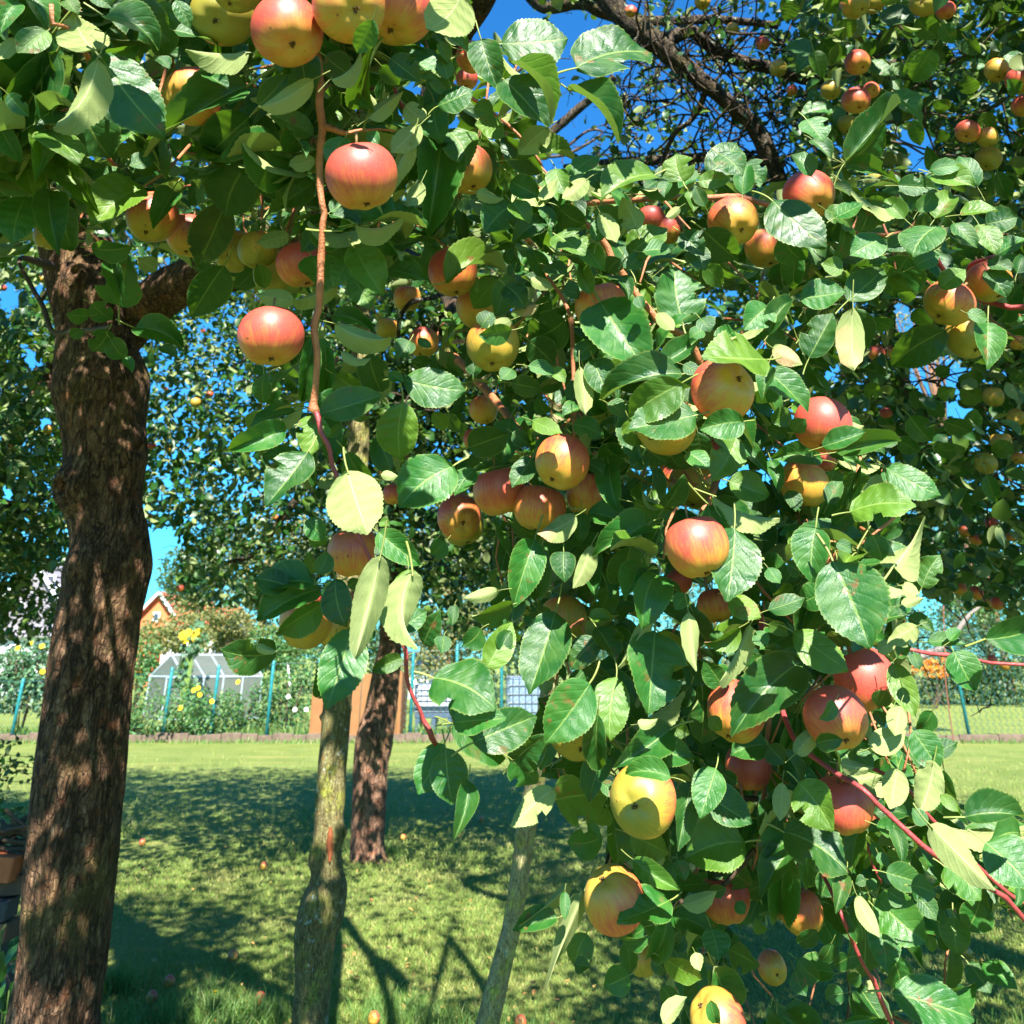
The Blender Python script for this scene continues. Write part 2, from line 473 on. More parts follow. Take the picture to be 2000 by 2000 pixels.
# ------------------------------------------------------------------ leaves
def leaf_shape(seed, fold=15, curl=15, side=0.0, twist=0, wave=.02, cup=0.0, nL=36, cols=(-1, -.62, -.28, 0, .28, .62, 1), serr=.026, bite=False, petiole=True, roll=0):
    """an apple leaf from (0,0,0) to (0,1,0), natural width about .62; returns V, T, UV, material index"""
    R = np.random.default_rng(seed)
    tpos = [0]
    rows = []
    fold = math.radians(fold); tw = math.radians(twist)
    ph = R.uniform(0, 6.28, 4)
    broad = R.uniform(.9, 1.08)
    n = nL
    cy, cz, ang = 0.0, 0.0, -math.radians(curl) / 2
    lx = 0.0
    V = []; UV = []
    k1 = R.uniform(.78, .92)
    bp = R.uniform(.3, .8); bs = R.choice([-1, 1])
    for i in range(n + 1):
        t = i / n
        # half width: rounded base, widest below the middle, short drawn-out tip
        w = .31 * broad * (math.sin(PI * min(1, t ** k1)) ** .66 if 0 < t < 1 else 0)
        w *= 1 - .5 * max(0, (t - .78) / .22) ** 1.1
        w = max(w, .004)
        a = math.radians(curl) * (t - .5) + ang * 0
        if i:
            cy += math.cos(a) / n; cz += -math.sin(a) / n
            lx += side * math.sin((t - .5) * 2.2) / n
        f = fold * (1 - .35 * math.cos(PI * t * 1.1))
        q = tw * (t - .35)
        for c in cols:
            se = 1.0
            if abs(c) >= 1 and 0 < i < n:
                se = 1 + (serr if i % 2 else -serr * .6) + R.uniform(-.012, .012)
                if bite and (c > 0) == (bs > 0) and abs(t - bp) < .08: se *= .62
            s = c * w * se
            asy = 1 + .07 * np.sign(c) * np.sign(ph[3] - 3)
            s *= asy
            ff = f
            x = s * math.cos(ff); z = abs(s) * math.sin(ff)
            if roll: 
                rr = math.radians(roll) * abs(c); x = s * math.cos(ff + rr * .5); z = abs(s) * math.sin(ff + rr * .5)
            z += wave * abs(c) ** 2 * (math.sin(t * 9 + ph[0] + (1.7 if c > 0 else 0)) + .5 * math.sin(t * 19 + ph[1] + (2 if c > 0 else 0)))
            z += -.006 * math.cos(t * 2 * PI * 6.3 - abs(c) * 3) * abs(math.sin(abs(c) * PI)) * (1 if n > 15 else 0)
            z += cup * abs(c) ** 2
            xx = x * math.cos(q) - z * math.sin(q); zz = x * math.sin(q) + z * math.cos(q)
            V.append((xx + lx, cy + (.012 if (abs(c) >= 1 and i % 2) else 0) - zz * math.sin(a) * -1, cz + zz * math.cos(a)))
            UV.append((.5 + c * .5, t))
    V = np.array(V); UV = np.array(UV)
    m = len(cols); mid = m // 2
    # bring the tip to (0,1,0)
    b = V[mid].copy(); V -= b
    tip = V[n * m + mid].copy()
    L = np.linalg.norm(tip)
    yv = tip / L
    xv = np.array([1., 0, 0]); xv -= yv * xv.dot(yv); xv /= np.linalg.norm(xv)
    zv = np.cross(xv, yv)
    V = np.stack([V @ xv, V @ yv, V @ zv], -1) / L
    T = []
    for i in range(n):
        for j in range(m - 1):
            a0 = i * m + j
            T += [(a0, a0 + 1, a0 + m + 1), (a0, a0 + m + 1, a0 + m)]
    T = np.array(T); MI = np.zeros(len(T), int)
    if petiole:
        # curved stalk behind the base
        pts = []
        pl = R.uniform(.28, .42); bx = R.uniform(-.08, .08); bz = R.uniform(-.10, .02)
        K = 4
        k0 = len(V)
        pv = []; pt = []
        for i in range(K + 1):
            t = i / K
            c = np.array([bx * t * t, -pl * t + .06 * (i == 0), bz * t * t - .006])
            for j in range(4):
                an = PI / 2 * j
                r = .0115 + .004 * t
                pv.append(c + np.array([math.cos(an) * r, 0, math.sin(an) * r]))
        for i in range(K):
            for j in range(4):
                j2 = (j + 1) % 4
                a0, a1, a2, a3 = k0 + i * 4 + j, k0 + i * 4 + j2, k0 + i * 4 + 4 + j2, k0 + i * 4 + 4 + j
                pt += [(a0, a2, a1), (a0, a3, a2)]
        V = np.vstack([V, pv]); UV = np.vstack([UV, np.full((len(pv), 2), .5)])
        T = np.vstack([T, pt]); MI = np.concatenate([MI, np.ones(len(pt), int)])
    return V, T, UV, MI

LEAFV = {'flat': [], 'fold': [], 'thin': [], 'curl': []}
LOWV = []
_sd = 100
for i in range(8):
    LEAFV['flat'].append(leaf_shape(_sd + i, fold=rnd.uniform(8, 30), curl=rnd.uniform(0, 55), side=rnd.uniform(-.2, .2), twist=rnd.uniform(-22, 22), wave=rnd.uniform(.014, .038), cup=rnd.uniform(-.05, .05), bite=(i in (3, 6))))
for i in range(7):
    LEAFV['fold'].append(leaf_shape(_sd + 20 + i, fold=rnd.uniform(30, 52), curl=rnd.uniform(15, 75), side=rnd.uniform(-.3, .3), twist=rnd.uniform(-30, 30), wave=rnd.uniform(.015, .035), cup=rnd.uniform(-.02, .03), bite=(i == 2)))
for i in range(5):
    LEAFV['thin'].append(leaf_shape(_sd + 40 + i, fold=rnd.uniform(50, 66), curl=rnd.uniform(25, 80), side=rnd.uniform(-.6, .6), twist=rnd.uniform(-45, 45), wave=rnd.uniform(.02, .04)))
for i in range(5):
    LEAFV['curl'].append(leaf_shape(_sd + 60 + i, fold=rnd.uniform(18, 40), curl=rnd.uniform(70, 120), side=rnd.uniform(-.6, .6), twist=rnd.uniform(-80, 80), wave=rnd.uniform(.03, .05)))
for i in range(12):
    LOWV.append(leaf_shape(_sd + 80 + i, fold=rnd.uniform(8, 40), curl=rnd.uniform(5, 60), side=rnd.uniform(-.3, .3), twist=rnd.uniform(-30, 30), wave=.02, nL=9, cols=(-1, -.5, 0, .5, 1), serr=.03, petiole=True))
MIDV = [leaf_shape(300 + i, fold=rnd.uniform(10, 35), curl=rnd.uniform(5, 50), side=rnd.uniform(-.2, .2), twist=rnd.uniform(-20, 20), wave=.01, nL=5, cols=(-1, 0, 1), serr=0, petiole=False) for i in range(5)]
TINY = [(np.array([(0, 0, 0), (-.28, .42, .06), (0, 1, -.06), (.28, .42, .06)], float), np.array([(0, 2, 1), (0, 3, 2)]), np.array([(.5, 0), (0, .4), (.5, 1), (1, .4)], float), np.zeros(2, int))]
# winding of the tiny leaf: front face up (+z)
LEAFM = {}
for k, vs in LEAFV.items():
    LEAFM[k] = [mesh_np('apple_leaf_%s' % k, v[0], v[1], [M['leaf'], M['petiole']], v[2], midx=v[3]) for v in vs]
LOWM = [mesh_np('apple_leaf_low', v[0], v[1], [M['leaf'], M['petiole']], v[2], midx=v[3]) for v in LOWV]
MIDM = [mesh_np('apple_leaf_mid', v[0], v[1], [M['leaf_mid']], v[2], midx=v[3]) for v in MIDV]

def unit(v):
    return v / np.maximum(1e-9, np.linalg.norm(v, axis=-1, keepdims=True))
def cloud(name, C, A, N, L, Wd, temps, mats, parent=None, kind='stuff'):
    """joined leaves: base points C, axis A, normal N, length L, width factor Wd"""
    n = len(C)
    if n == 0: return None
    A = unit(A); N = N - A * np.sum(N * A, 1, keepdims=True); N = unit(N); X = np.cross(A, N)
    pick = rng.integers(0, len(temps), n)
    Vs, Ts, Us, Ms = [], [], [], []
    off = 0
    for k, (v, t, u, mi) in enumerate(temps):
        ix = np.where(pick == k)[0]
        if not len(ix): continue
        P = C[ix][:, None, :] + A[ix][:, None, :] * (v[None, :, 1:2] * L[ix][:, None, None]) \
            + X[ix][:, None, :] * (v[None, :, 0:1] * (L[ix] * Wd[ix])[:, None, None]) \
            + N[ix][:, None, :] * (v[None, :, 2:3] * L[ix][:, None, None])
        m = len(v)
        Vs.append(P.reshape(-1, 3))
        Ts.append((t[None] + (np.arange(len(ix)) * m)[:, None, None] + off).reshape(-1, 3))
        Us.append(np.tile(u, (len(ix), 1))); Ms.append(np.tile(mi, len(ix)))
        off += m * len(ix)
    me = mesh_np(name, np.vstack(Vs), np.vstack(Ts), mats, np.vstack(Us), midx=np.concatenate(Ms))
    o = link(name, me, parent)
    if kind: o['kind'] = kind
    return o
def leaf_matrix(base, axis, normal, L, wf):
    a = Vector(axis).normalized(); nn = Vector(normal); nn = (nn - a * nn.dot(a)).normalized()
    x = a.cross(nn)
    m = Matrix.Identity(4)
    for r in range(3):
        m[r][0] = x[r] * L * wf; m[r][1] = a[r] * L; m[r][2] = nn[r] * L; m[r][3] = base[r]
    return m
# ------------------------------------------------------------------ the apples: x, y, radius (photograph pixels), calyx offset or None, redness, ripeness, depth, label
APPLES = [
 (561,60,70,(.12,.42),.88,.35,None,"big red and green apple at the top edge, touching the long bare twig"),
 (683,12,72,(.17,.12),.70,.35,None,"large red-striped green apple cut by the top edge, with withered calyx bristles in its middle"),
 (776,22,71,None,.72,.30,.73,"big red-topped green apple tucked behind the pale leaf at the top edge"),
 (435,30,62,(-.3,.2),.12,.35,None,"pale green apple with small dark eye, at the top edge left of the red one"),
 (462,-18,46,None,.1,.4,.72,"green apple cut off by the top edge above the pale green one"),
 (376,188,57,(-.36,.08),.68,.5,None,"shaded orange-red apple with a round scab spot, between dark leaves in the upper left"),
 (706,344,71,(.15,.93),.80,.55,None,"big red-streaked apple with yellow base hanging right against the long bare twig"),
 (592,515,52,None,.82,.5,None,"half-hidden red apple left of the twig, a green leaf across its right side"),
 (530,656,64,(.0,.90),.80,.55,None,"large red and orange apple left of the twig with a leaf shading its top"),
 (912,330,49,None,.50,.65,None,"orange apple showing only its right edge behind a dark veined leaf"),
 (922,112,32,None,.85,.4,1.30,"deep red apple beside the patch of blue sky, left of the oval leaf"),
 (912,155,22,None,.90,.5,1.45,"little shiny pink-red apple just under the deep red one near the sky patch"),
 (298,424,49,(-.3,.68),.60,.3,None,"apple with a bright red cheek and green base, at the fork of the thick trunk"),
 (370,460,44,None,.55,.6,None,"yellow-orange apple half covered by a dark oval leaf above the thick limb"),
 (460,492,42,(-.4,.25),.22,.4,None,"dull green apple with a reddish flush above the thick limb"),
 (505,488,40,None,.05,.3,1.0,"shaded green apple just left of the twig in the upper left cluster"),
 (540,535,45,None,.05,.35,1.02,"lowest shaded green apple of the cluster left of the twig"),
 (1432,432,48,(.35,.40),.64,.55,None,"round apple hanging under the horizontal branch, leaf shadow across its right half"),
 (1495,484,41,None,.35,.5,1.10,"green and orange apple touching the round one under the horizontal branch"),
 (1580,380,48,(.45,.45),.92,.5,None,"pink-red apple resting on a large glossy leaf at the upper right"),
 (1174,600,51,None,.52,.7,None,"red and yellow apple behind the very large wrinkled leaf in the centre"),
 (1411,762,62,(.62,-.42),.78,.75,None,"red-orange apple turned sideways, calyx bristles at its upper right"),
 (1300,829,60,(-.60,.50),.25,.6,None,"green-yellow apple hidden under a broad bright leaf, right of centre"),
 (1098,902,54,(-.45,.72),.55,.85,None,"smooth orange-yellow apple on top of the central cluster of four"),
 (1054,992,52,None,.50,.7,.98,"apple half in shadow below the smooth orange-yellow one"),
 (1150,968,44,None,.45,.8,1.0,"orange apple at the right side of the central cluster"),
 (975,958,52,None,.65,.65,1.0,"orange-red apple at the left side of the central cluster"),
 (897,1010,43,(.20,.30),.82,.4,1.08,"shaded red apple with a dark calyx tail, alone left of the central cluster"),
 (903,1022,43,None,.05,.35,1.16,"green apple peeping out behind the shaded red one"),
 (963,672,53,(-.05,.80),.28,.4,None,"large dull green apple with faint stripes left of the centre"),
 (936,600,46,None,.22,.6,1.05,"yellow-green apple tucked above the large dull green one"),
 (885,530,48,None,.72,.45,1.0,"shaded red and green apple under dark leaves in the upper middle"),
 (1607,829,56,None,.95,.5,None,"bright pink-red apple in full sun above the leafy right-hand mass"),
 (1853,592,47,(-.5,.66),.45,.45,None,"yellow-green apple with red streaks, largest of the three at the right edge"),
 (1931,549,43,None,.50,.25,1.08,"green apple with a red shoulder between reddish twigs at the right edge"),
 (1890,658,43,(.35,.70),.10,.35,1.06,"plain green apple, lowest of the three at the right edge"),
 (1570,945,48,None,.22,.65,1.02,"yellow-green apple standing behind a dark shiny leaf, right of centre"),
 (1603,893,34,None,.80,.6,1.06,"small patch of orange-red apple just below the bright pink-red one"),
 (1361,1067,63,(.3,1.0),.60,.6,None,"round red apple with green base hanging on a straight stalk at the centre right"),
 (1437,1388,55,(-.38,.86),.66,.6,None,"tall yellow-orange apple, a sunlit leaf across its right side"),
 (1130,1425,58,(.08,.72),.35,.4,None,"green apple with brown withered calyx behind two big light leaves"),
 (1632,1401,61,(.26,.84),.82,.5,None,"shiny red apple in front of another red one, lower right"),
 (1689,1326,57,None,.88,.5,.88,"striped red apple behind and above the shiny red one, lower right"),
 (1256,1562,65,(-.32,.20),.42,.30,None,"big green apple with a red-ringed dark eye, lower centre"),
 (1199,1756,59,(-.42,-.66),.58,.95,None,"sunlit golden-orange apple with a dark withered calyx at its upper left"),
 (1417,1755,47,None,.72,.5,.98,"shaded orange-red apple right of the golden one"),
 (1645,1570,58,None,.72,.75,.82,"orange apple half in shadow above the red slanting twig"),
 (1690,1583,40,None,.75,.6,1.0,"orange apple mostly hidden behind the half-shaded orange one"),
 (1462,1498,45,None,.85,.5,.98,"red apple mostly hidden behind a dark leaf in the lower right cluster"),
 (1400,1995,56,(-.62,-.55),.55,.7,None,"yellow-green apple cut off by the bottom edge, sun on its left cheek"),
 (1565,1780,42,None,.45,.75,.98,"orange-brown apple under hanging dark leaves, lower right"),
 (1508,1890,28,(.3,.45),.52,.7,1.6,"small orange apple hanging over the sunlit lawn near the bottom"),
 (1255,1872,32,None,.05,.35,1.1,"green apple half hidden by a narrow leaf below the golden one"),
 (690,1077,51,None,.50,.75,None,"orange apple left of the hanging twig with a pale leaf over its top"),
 (598,1212,52,(-.42,.62),.58,.65,None,"yellow apple with red flush under the dark drooping leaves, left of the grey trunk"),
 (652,1222,40,None,.05,.4,1.02,"green apple directly behind the yellow flushed one over the grey trunk"),
 (702,1192,38,None,.40,.85,1.04,"golden apple seen between leaves above the brown trunk"),
 (1100,1210,48,None,.12,.35,1.0,"shaded green apple behind the glossy leaf below the central cluster"),
 (1326,1135,26,None,.85,.6,1.1,"small orange-red piece of apple under the round red apple"),
 (1398,1182,36,None,.45,.95,1.08,"golden apple in bright sun under the round red one"),
 (795,582,27,None,.35,.6,1.7,"small orange-green apple among bare grey twigs in the middle left"),
 (827,668,30,None,.55,.45,1.6,"small round apple with a tiny leaf across it among bare twigs"),
 (757,642,24,None,.05,.35,1.8,"small green apple left of the bare grey twigs"),
 (925,857,20,None,.95,.5,1.5,"small pink-red apple beside a dark oval leaf, left of centre"),
 (945,800,28,None,.30,.9,1.5,"small yellow apple behind the brown diagonal branch"),
 (1272,425,27,None,.85,.5,1.3,"small pink apple left of the horizontal branch behind grey-backed leaf"),
 (1305,448,29,None,.70,.5,1.3,"small orange-red apple hanging just above a wide bright leaf"),
 (1312,928,28,None,.55,.75,1.25,"small orange apple in the shade right of the central cluster"),
 (1400,888,32,None,.75,.6,1.2,"rusty orange apple below the sideways turned apple"),
 (1352,948,46,None,.05,.3,1.15,"dark green apple deep in shade right of the central cluster"),
 (768,965,21,None,.75,.6,1.3,"little orange-red apple beside the large pale leaf on the hanging twig"),
 (237,168,36,None,.05,.35,1.0,"green apple deep behind the blue-green curved leaf, upper left"),
 (95,462,29,None,.10,.4,1.1,"yellow-green apple under hanging leaves at the left edge"),
]
# apples of the tree behind (top right) and of the far crowns
APPLES2 = [
 (1675,122,25,(.5,.45),.72,.5,2.0,"upper of the two red apples in the shaded crown at the top right"),
 (1672,197,27,(.3,.6),.85,.5,1.95,"lower of the two red apples in the crown, sun on its upper half"),
 (1702,176,16,(.3,0),.85,.5,2.1,"small pink apple half behind the lower red one in the crown"),
 (1622,176,20,None,.08,.35,2.1,"shaded green apple left of the pair of red ones in the crown"),
 (1656,243,20,None,.05,.35,2.2,"green apple hanging just below the pair of red ones in the crown"),
 (1669,10,27,(.6,.3),.40,.45,1.9,"orange-green apple at the top edge right of the blue sky"),
 (1706,5,22,None,.08,.45,2.0,"yellow-green apple at the top edge next to the orange-green one"),
 (1804,6,27,(-.2,-.1),.30,.45,1.9,"green apple with orange flush at the top edge, left of a red one"),
 (1847,20,19,None,.85,.55,2.0,"small orange-red apple at the top edge beside the flushed green one"),
 (1947,137,23,None,.12,.6,2.0,"yellow-green apple hanging from fine stalks near the right edge"),
 (1992,157,27,None,.70,.5,1.95,"red and yellow apple cut off by the right edge, upper one"),
 (1999,207,22,None,.70,.6,2.0,"orange apple cut off by the right edge, below the red and yellow one"),
 (1890,257,23,(-.1,.5),.80,.45,2.0,"red apple left of two green ones near the right edge"),
 (1928,268,21,None,.12,.4,2.0,"green apple directly right of the red one near the right edge"),
 (1930,310,25,None,.05,.3,2.05,"dark green apple, lowest of the trio near the right edge"),
 (1520,133,17,None,.05,.35,2.6,"dark green apple in front of the forked limb's right end"),
 (1711,350,20,None,.05,.3,2.2,"shaded green apple above the pointed leaf at the upper right"),
 (1742,350,17,None,.05,.35,2.3,"small green apple just right of the shaded one above the pointed leaf"),
 (1547,176,11,None,.85,.4,2.8,"tiny dark red apple left of the shaded crown"),
 (1232,22,12,(-.2,.4),.85,.5,3.0,"tiny red apple on the thick dark limb at the top edge"),
 (1372,3,16,(.1,.6),.30,.6,2.9,"small yellow-green apple at the top edge over the dark limb"),
 (1431,57,13,None,.05,.4,3.0,"tiny green apple hanging between the two dark limbs"),
 (1490,85,14,None,.85,.5,2.9,"tiny red apple beside the right-hand dark limb"),
 (1712,690,17,None,.80,.5,2.3,"small red apple in the gap under the large dark glossy leaf"),
 (1745,690,13,None,.45,.5,2.5,"tiny reddish green apple right of the small red one in the gap"),
 (1510,655,18,(.0,.2),.72,.5,2.4,"small orange apple behind the pale folded leaf, right of the sky gap"),
 (1583,525,15,(.0,.4),.80,.4,2.4,"small dark red apple between leaves right of the sky gap"),
 (1557,745,16,(.4,.4),.99,.3,2.3,"small deep crimson apple above the bright pink-red one"),
 (1730,806,12,None,.95,.4,2.5,"tiny crimson apple in the deep shade of the right-hand crown"),
 (1988,665,19,None,.40,.8,2.1,"orange-yellow apple at the right edge below the green trio"),
 (1940,775,19,None,.05,.4,2.1,"green apple in shade above the lower right crown"),
 (1955,862,20,None,.05,.35,2.15,"pale green apple behind a hanging leaf at the right"),
 (1925,905,21,(-.2,.0),.10,.4,2.1,"green apple with a dark eye in the right-hand crown"),
 (1985,815,17,(.2,.0),.35,.7,2.2,"orange-green apple with a dark eye at the right edge"),
 (1990,895,13,None,.20,.9,2.4,"little pale yellow apple at the right edge"),
 (1884,1038,12,None,.60,.4,3.4,"small shaded apple, left of a loose row in the sunlit lower crown"),
 (1905,1054,12,None,.60,.5,3.4,"small shaded apple below a pink one in the sunlit lower crown"),
 (1938,1023,13,None,.85,.4,3.4,"small pink-red apple in the middle of the sunlit lower crown"),
 (1973,1049,9,None,.50,.9,3.5,"tiny golden apple at the right of the sunlit lower crown"),
 (1875,1150,13,None,.40,.8,3.3,"yellow apple with orange flush low on the right-hand crown"),
 (1907,1158,13,None,.70,.7,3.2,"orange apple with bright cheek low on the right-hand crown"),
 (1949,1178,13,None,.75,.6,3.2,"orange-red apple, lowest bright one of the right-hand crown"),
 (1931,1180,12,None,.10,.4,3.3,"green apple touching the lowest bright one of the right-hand crown"),
 (1938,1288,9,None,.80,.5,2.4,"tiny red apple on the thin branch in front of the wire mesh"),
 (1962,1300,10,None,.25,.9,2.4,"tiny yellow apple on the thin branch in front of the wire mesh"),
]
FALLEN = [(278,1645,"red fallen apple in the dappled grass right of the thick trunk"),(455,1867,"dark red fallen apple on the lawn between thick and grey trunk"),
 (296,1948,"red fallen apple low on the lawn near the foot of the thick trunk"),(508,1950,"crimson fallen apple left of the grey trunk's foot"),
 (730,1989,"brownish fallen apple at the bottom edge right of the grey trunk"),(1017,1996,"pink fallen apple at the bottom edge beside the thin trunk"),
 (787,1635,"orange fallen apple right of the brown trunk's foot"),(941,1600,"small pink fallen apple on the sunlit lawn"),
 (331,1916,"dark fallen apple in shade above the one near the thick trunk"),(1851,1845,"yellow-orange fallen apple on the lawn at the lower right"),
 (1889,1861,"pale yellow fallen apple beside the yellow-orange one at the lower right"),(515,1691,"orange fallen apple on dry grass left of the grey trunk")]

# ------------------------------------------------------------------ large leaves, noted crop by crop: base x y, tip x y, width, kind (t top, u underside, d shaded, y yellowish)
LV = {}
LV[(0,0)] = """730 380 1245 1040 420 t;710 370 560 90 380 u;430 390 110 1010 320 d;740 440 400 960 220 u;620 780 830 1190 350 d;840 20 1285 320 300 t;790 120 1190 380 200 t;1880 400 1400 370 190 u;1860 650 1110 1180 260 t;1890 880 1560 1190 360 d;1900 1200 1700 1640 400 d;1070 1410 700 1720 300 ty;1300 1440 1160 1730 150 t;1700 1540 1500 2000 300 d;370 1220 750 1620 200 t;950 1390 700 1310 180 t;170 1130 260 1490 240 t;200 1480 100 1840 270 t;370 1440 450 1930 200 t;480 1480 560 1880 280 d;0 960 160 1230 130 t;60 710 220 880 110 t;400 250 50 700 360 d;360 230 130 400 190 ty;110 290 0 450 120 u;1320 230 1650 350 110 t;500 0 590 110 150 t;130 10 0 280 140 t;975 1250 1180 1180 120 t;860 1130 1080 1110 110 d;1570 560 1730 680 110 t;700 1870 1010 1850 150 d;1250 0 1240 430 190 d;1050 1300 1240 1270 70 t;190 620 450 700 240 d;0 620 130 940 200 d;830 760 960 970 100 t;-60 100 60 330 130 t;250 -60 150 180 160 d;700 -50 850 60 120 t;820 420 1060 330 110 d;1180 430 1280 520 90 t;1330 0 1440 220 120 t;1120 900 1060 1150 130 d;-50 1250 90 1420 150 d;0 1560 60 1720 90 t"""
LV[(1,0)] = """1560 -60 1290 230 420 u;430 1020 100 870 160 ty;670 1040 540 1240 150 t;450 1200 250 1250 130 u;450 1370 90 1600 200 t;850 830 970 280 140 d;560 600 790 370 90 u;850 890 1110 690 130 u;1400 1050 1290 1780 340 t;1450 980 1600 1250 260 t;1240 940 1020 1150 200 u;1340 760 1400 1080 200 t;1180 1070 1030 1480 130 u;1370 800 1640 680 180 t;1700 300 1830 690 240 t;1460 230 1600 390 130 t;1380 310 1450 480 100 t;1280 540 1460 740 170 t;1880 990 1650 940 170 ty;1640 820 1800 880 130 t;1010 440 1240 620 160 t;740 1690 1130 1600 90 u;250 1780 0 1830 140 u;560 1600 730 1500 120 t;560 1620 780 1750 110 t;620 1740 1290 1720 260 t;460 1740 340 1900 150 t;1932 1540 1720 1760 260 t;1660 1450 1870 1500 90 u;60 860 80 1280 210 d;520 420 700 560 220 d;20 800 240 560 160 t;430 600 20 800 180 u;1250 1370 1150 1560 130 u;340 1330 170 1400 100 t;0 1330 140 1500 150 t;300 1070 380 1190 90 t;700 720 860 830 100 t;1130 790 1290 900 200 u;940 490 1080 640 130 d;500 870 640 700 90 d;1450 600 1380 420 110 t;1260 1010 1500 1100 150 d;850 1000 930 1100 80 t;1080 1270 1200 1180 130 d;880 150 760 400 150 d"""
LV[(2,0)] = """-90 330 425 290 380 t;485 510 1062 400 390 t;440 690 795 1080 180 t;10 480 290 950 130 ty;-60 600 260 960 320 t;270 960 50 1170 210 u;40 1200 460 1210 150 ty;650 1180 470 1320 150 t;560 1300 690 1430 160 t;330 1270 420 1480 120 ty;210 1510 340 1350 90 u;570 1350 380 1500 150 u;1075 1320 680 1520 240 t;1290 1370 1240 1160 220 t;1080 1330 1255 1320 100 t;1480 1310 1700 1075 250 t;1560 1160 1740 1330 180 t;1760 1230 1900 1380 160 t;1400 1370 1650 1350 130 ty;1740 1470 1780 1250 120 t;940 1730 830 1490 200 u;650 1560 820 1750 170 t;660 1600 790 1830 120 u;350 1560 560 1690 180 d;330 1770 550 1930 210 t;0 1370 210 1480 160 t;230 1660 0 1840 160 t;880 1930 1170 1720 230 t;1280 1760 1450 1930 160 t;1450 1740 1700 1960 280 d;990 1900 1200 1900 110 ty;1330 1440 1370 1600 95 t;1460 1560 1380 1400 90 t;1180 1370 1150 1490 90 t;1290 1340 1400 1290 100 t;570 1890 700 1940 120 t;0 1530 130 1690 150 t;200 1560 280 1700 100 ty;640 1830 700 1650 90 t;1270 1560 1170 1640 70 u;1800 1330 1870 1420 90 t;140 520 270 400 110 d;420 1640 560 1720 110 d"""
LV[(3,0)] = """30 1510 440 1870 320 t;290 900 420 1070 180 t;330 1050 480 1200 100 ty;330 1330 170 1170 130 t;590 1215 1000 770 110 t;590 1215 880 930 180 d;590 1240 980 1390 120 t;980 1400 1270 1420 140 t;1215 1290 1460 1250 110 t;1250 1310 1555 1410 180 ty;1580 1410 1440 1180 95 t;1260 1650 1390 1470 150 ty;1040 1410 1090 1620 140 t;1130 1600 1250 1450 120 t;1030 1650 890 1500 140 t;1290 1700 1090 1940 270 t;870 1800 620 1930 210 t;1060 1790 860 1890 130 t;1450 1620 1730 1600 150 ty;1650 1690 1880 1640 180 t;1590 1690 1720 1920 140 ty;1720 1930 1950 1800 140 t;1400 1680 1580 1870 120 t;500 1380 620 1480 80 ty;430 1580 640 1740 140 t;510 1640 720 1540 150 t;690 1760 760 1560 130 d;110 1780 260 1960 210 d;750 1500 900 1540 80 d;1180 1600 1170 1800 120 d;1800 1700 1690 1760 90 t"""
LV[(0,1)] = """900 380 960 -10 280 d;1040 30 1190 110 140 u;1690 70 1440 460 270 d;680 450 500 440 160 d;690 360 850 480 140 d;820 560 690 720 210 d;1015 540 1380 690 170 t;830 620 950 770 130 d;950 760 1000 880 60 t;1200 690 1330 790 70 t;530 610 640 560 80 d;815 60 930 380 110 t;1930 80 1770 240 120 d;700 -20 860 -80 80 d"""
LV[(1,1)] = """590 510 1010 610 180 u;570 450 880 570 110 t;640 720 870 770 70 u;430 610 340 1080 150 d;510 620 510 1020 140 d;480 1190 950 1050 230 t;220 1300 -200 1460 170 t;440 1200 390 1520 210 t;390 1480 70 1890 250 t;430 1420 450 1770 120 t;690 1480 940 1740 160 d;690 1620 850 2100 420 u;940 1650 1070 1660 80 u;1480 1590 1080 1900 340 t;1640 1620 1500 1810 140 t;1600 1450 1915 1340 210 d;1110 930 1590 1020 270 t;850 740 950 1030 210 d;1110 1100 1090 1550 290 dy;1090 1560 1260 1620 120 d;290 350 0 290 150 u;610 230 280 330 120 u;420 0 540 260 250 ty;740 10 590 240 150 t;720 150 870 400 180 t;740 -60 960 300 240 ty;1000 100 1290 180 150 t;1430 200 1890 140 130 ty;1830 180 1640 400 200 d;1932 150 1800 470 180 t;1932 480 1740 560 90 u;1932 560 1680 600 130 d;1932 850 1840 930 130 ty;1700 540 1790 430 110 t;1160 640 1060 780 150 t;1170 790 1320 800 100 d;60 890 60 1120 130 d;1340 1170 1430 1320 100 d;1220 625 1330 690 60 t;20 60 60 250 90 d;600 900 800 1000 180 d;480 1040 640 1170 170 d;1250 880 1400 1080 140 d;1000 880 1120 950 80 t;640 1260 520 1370 60 d;0 830 70 900 80 t;1450 1180 1560 1330 100 d"""
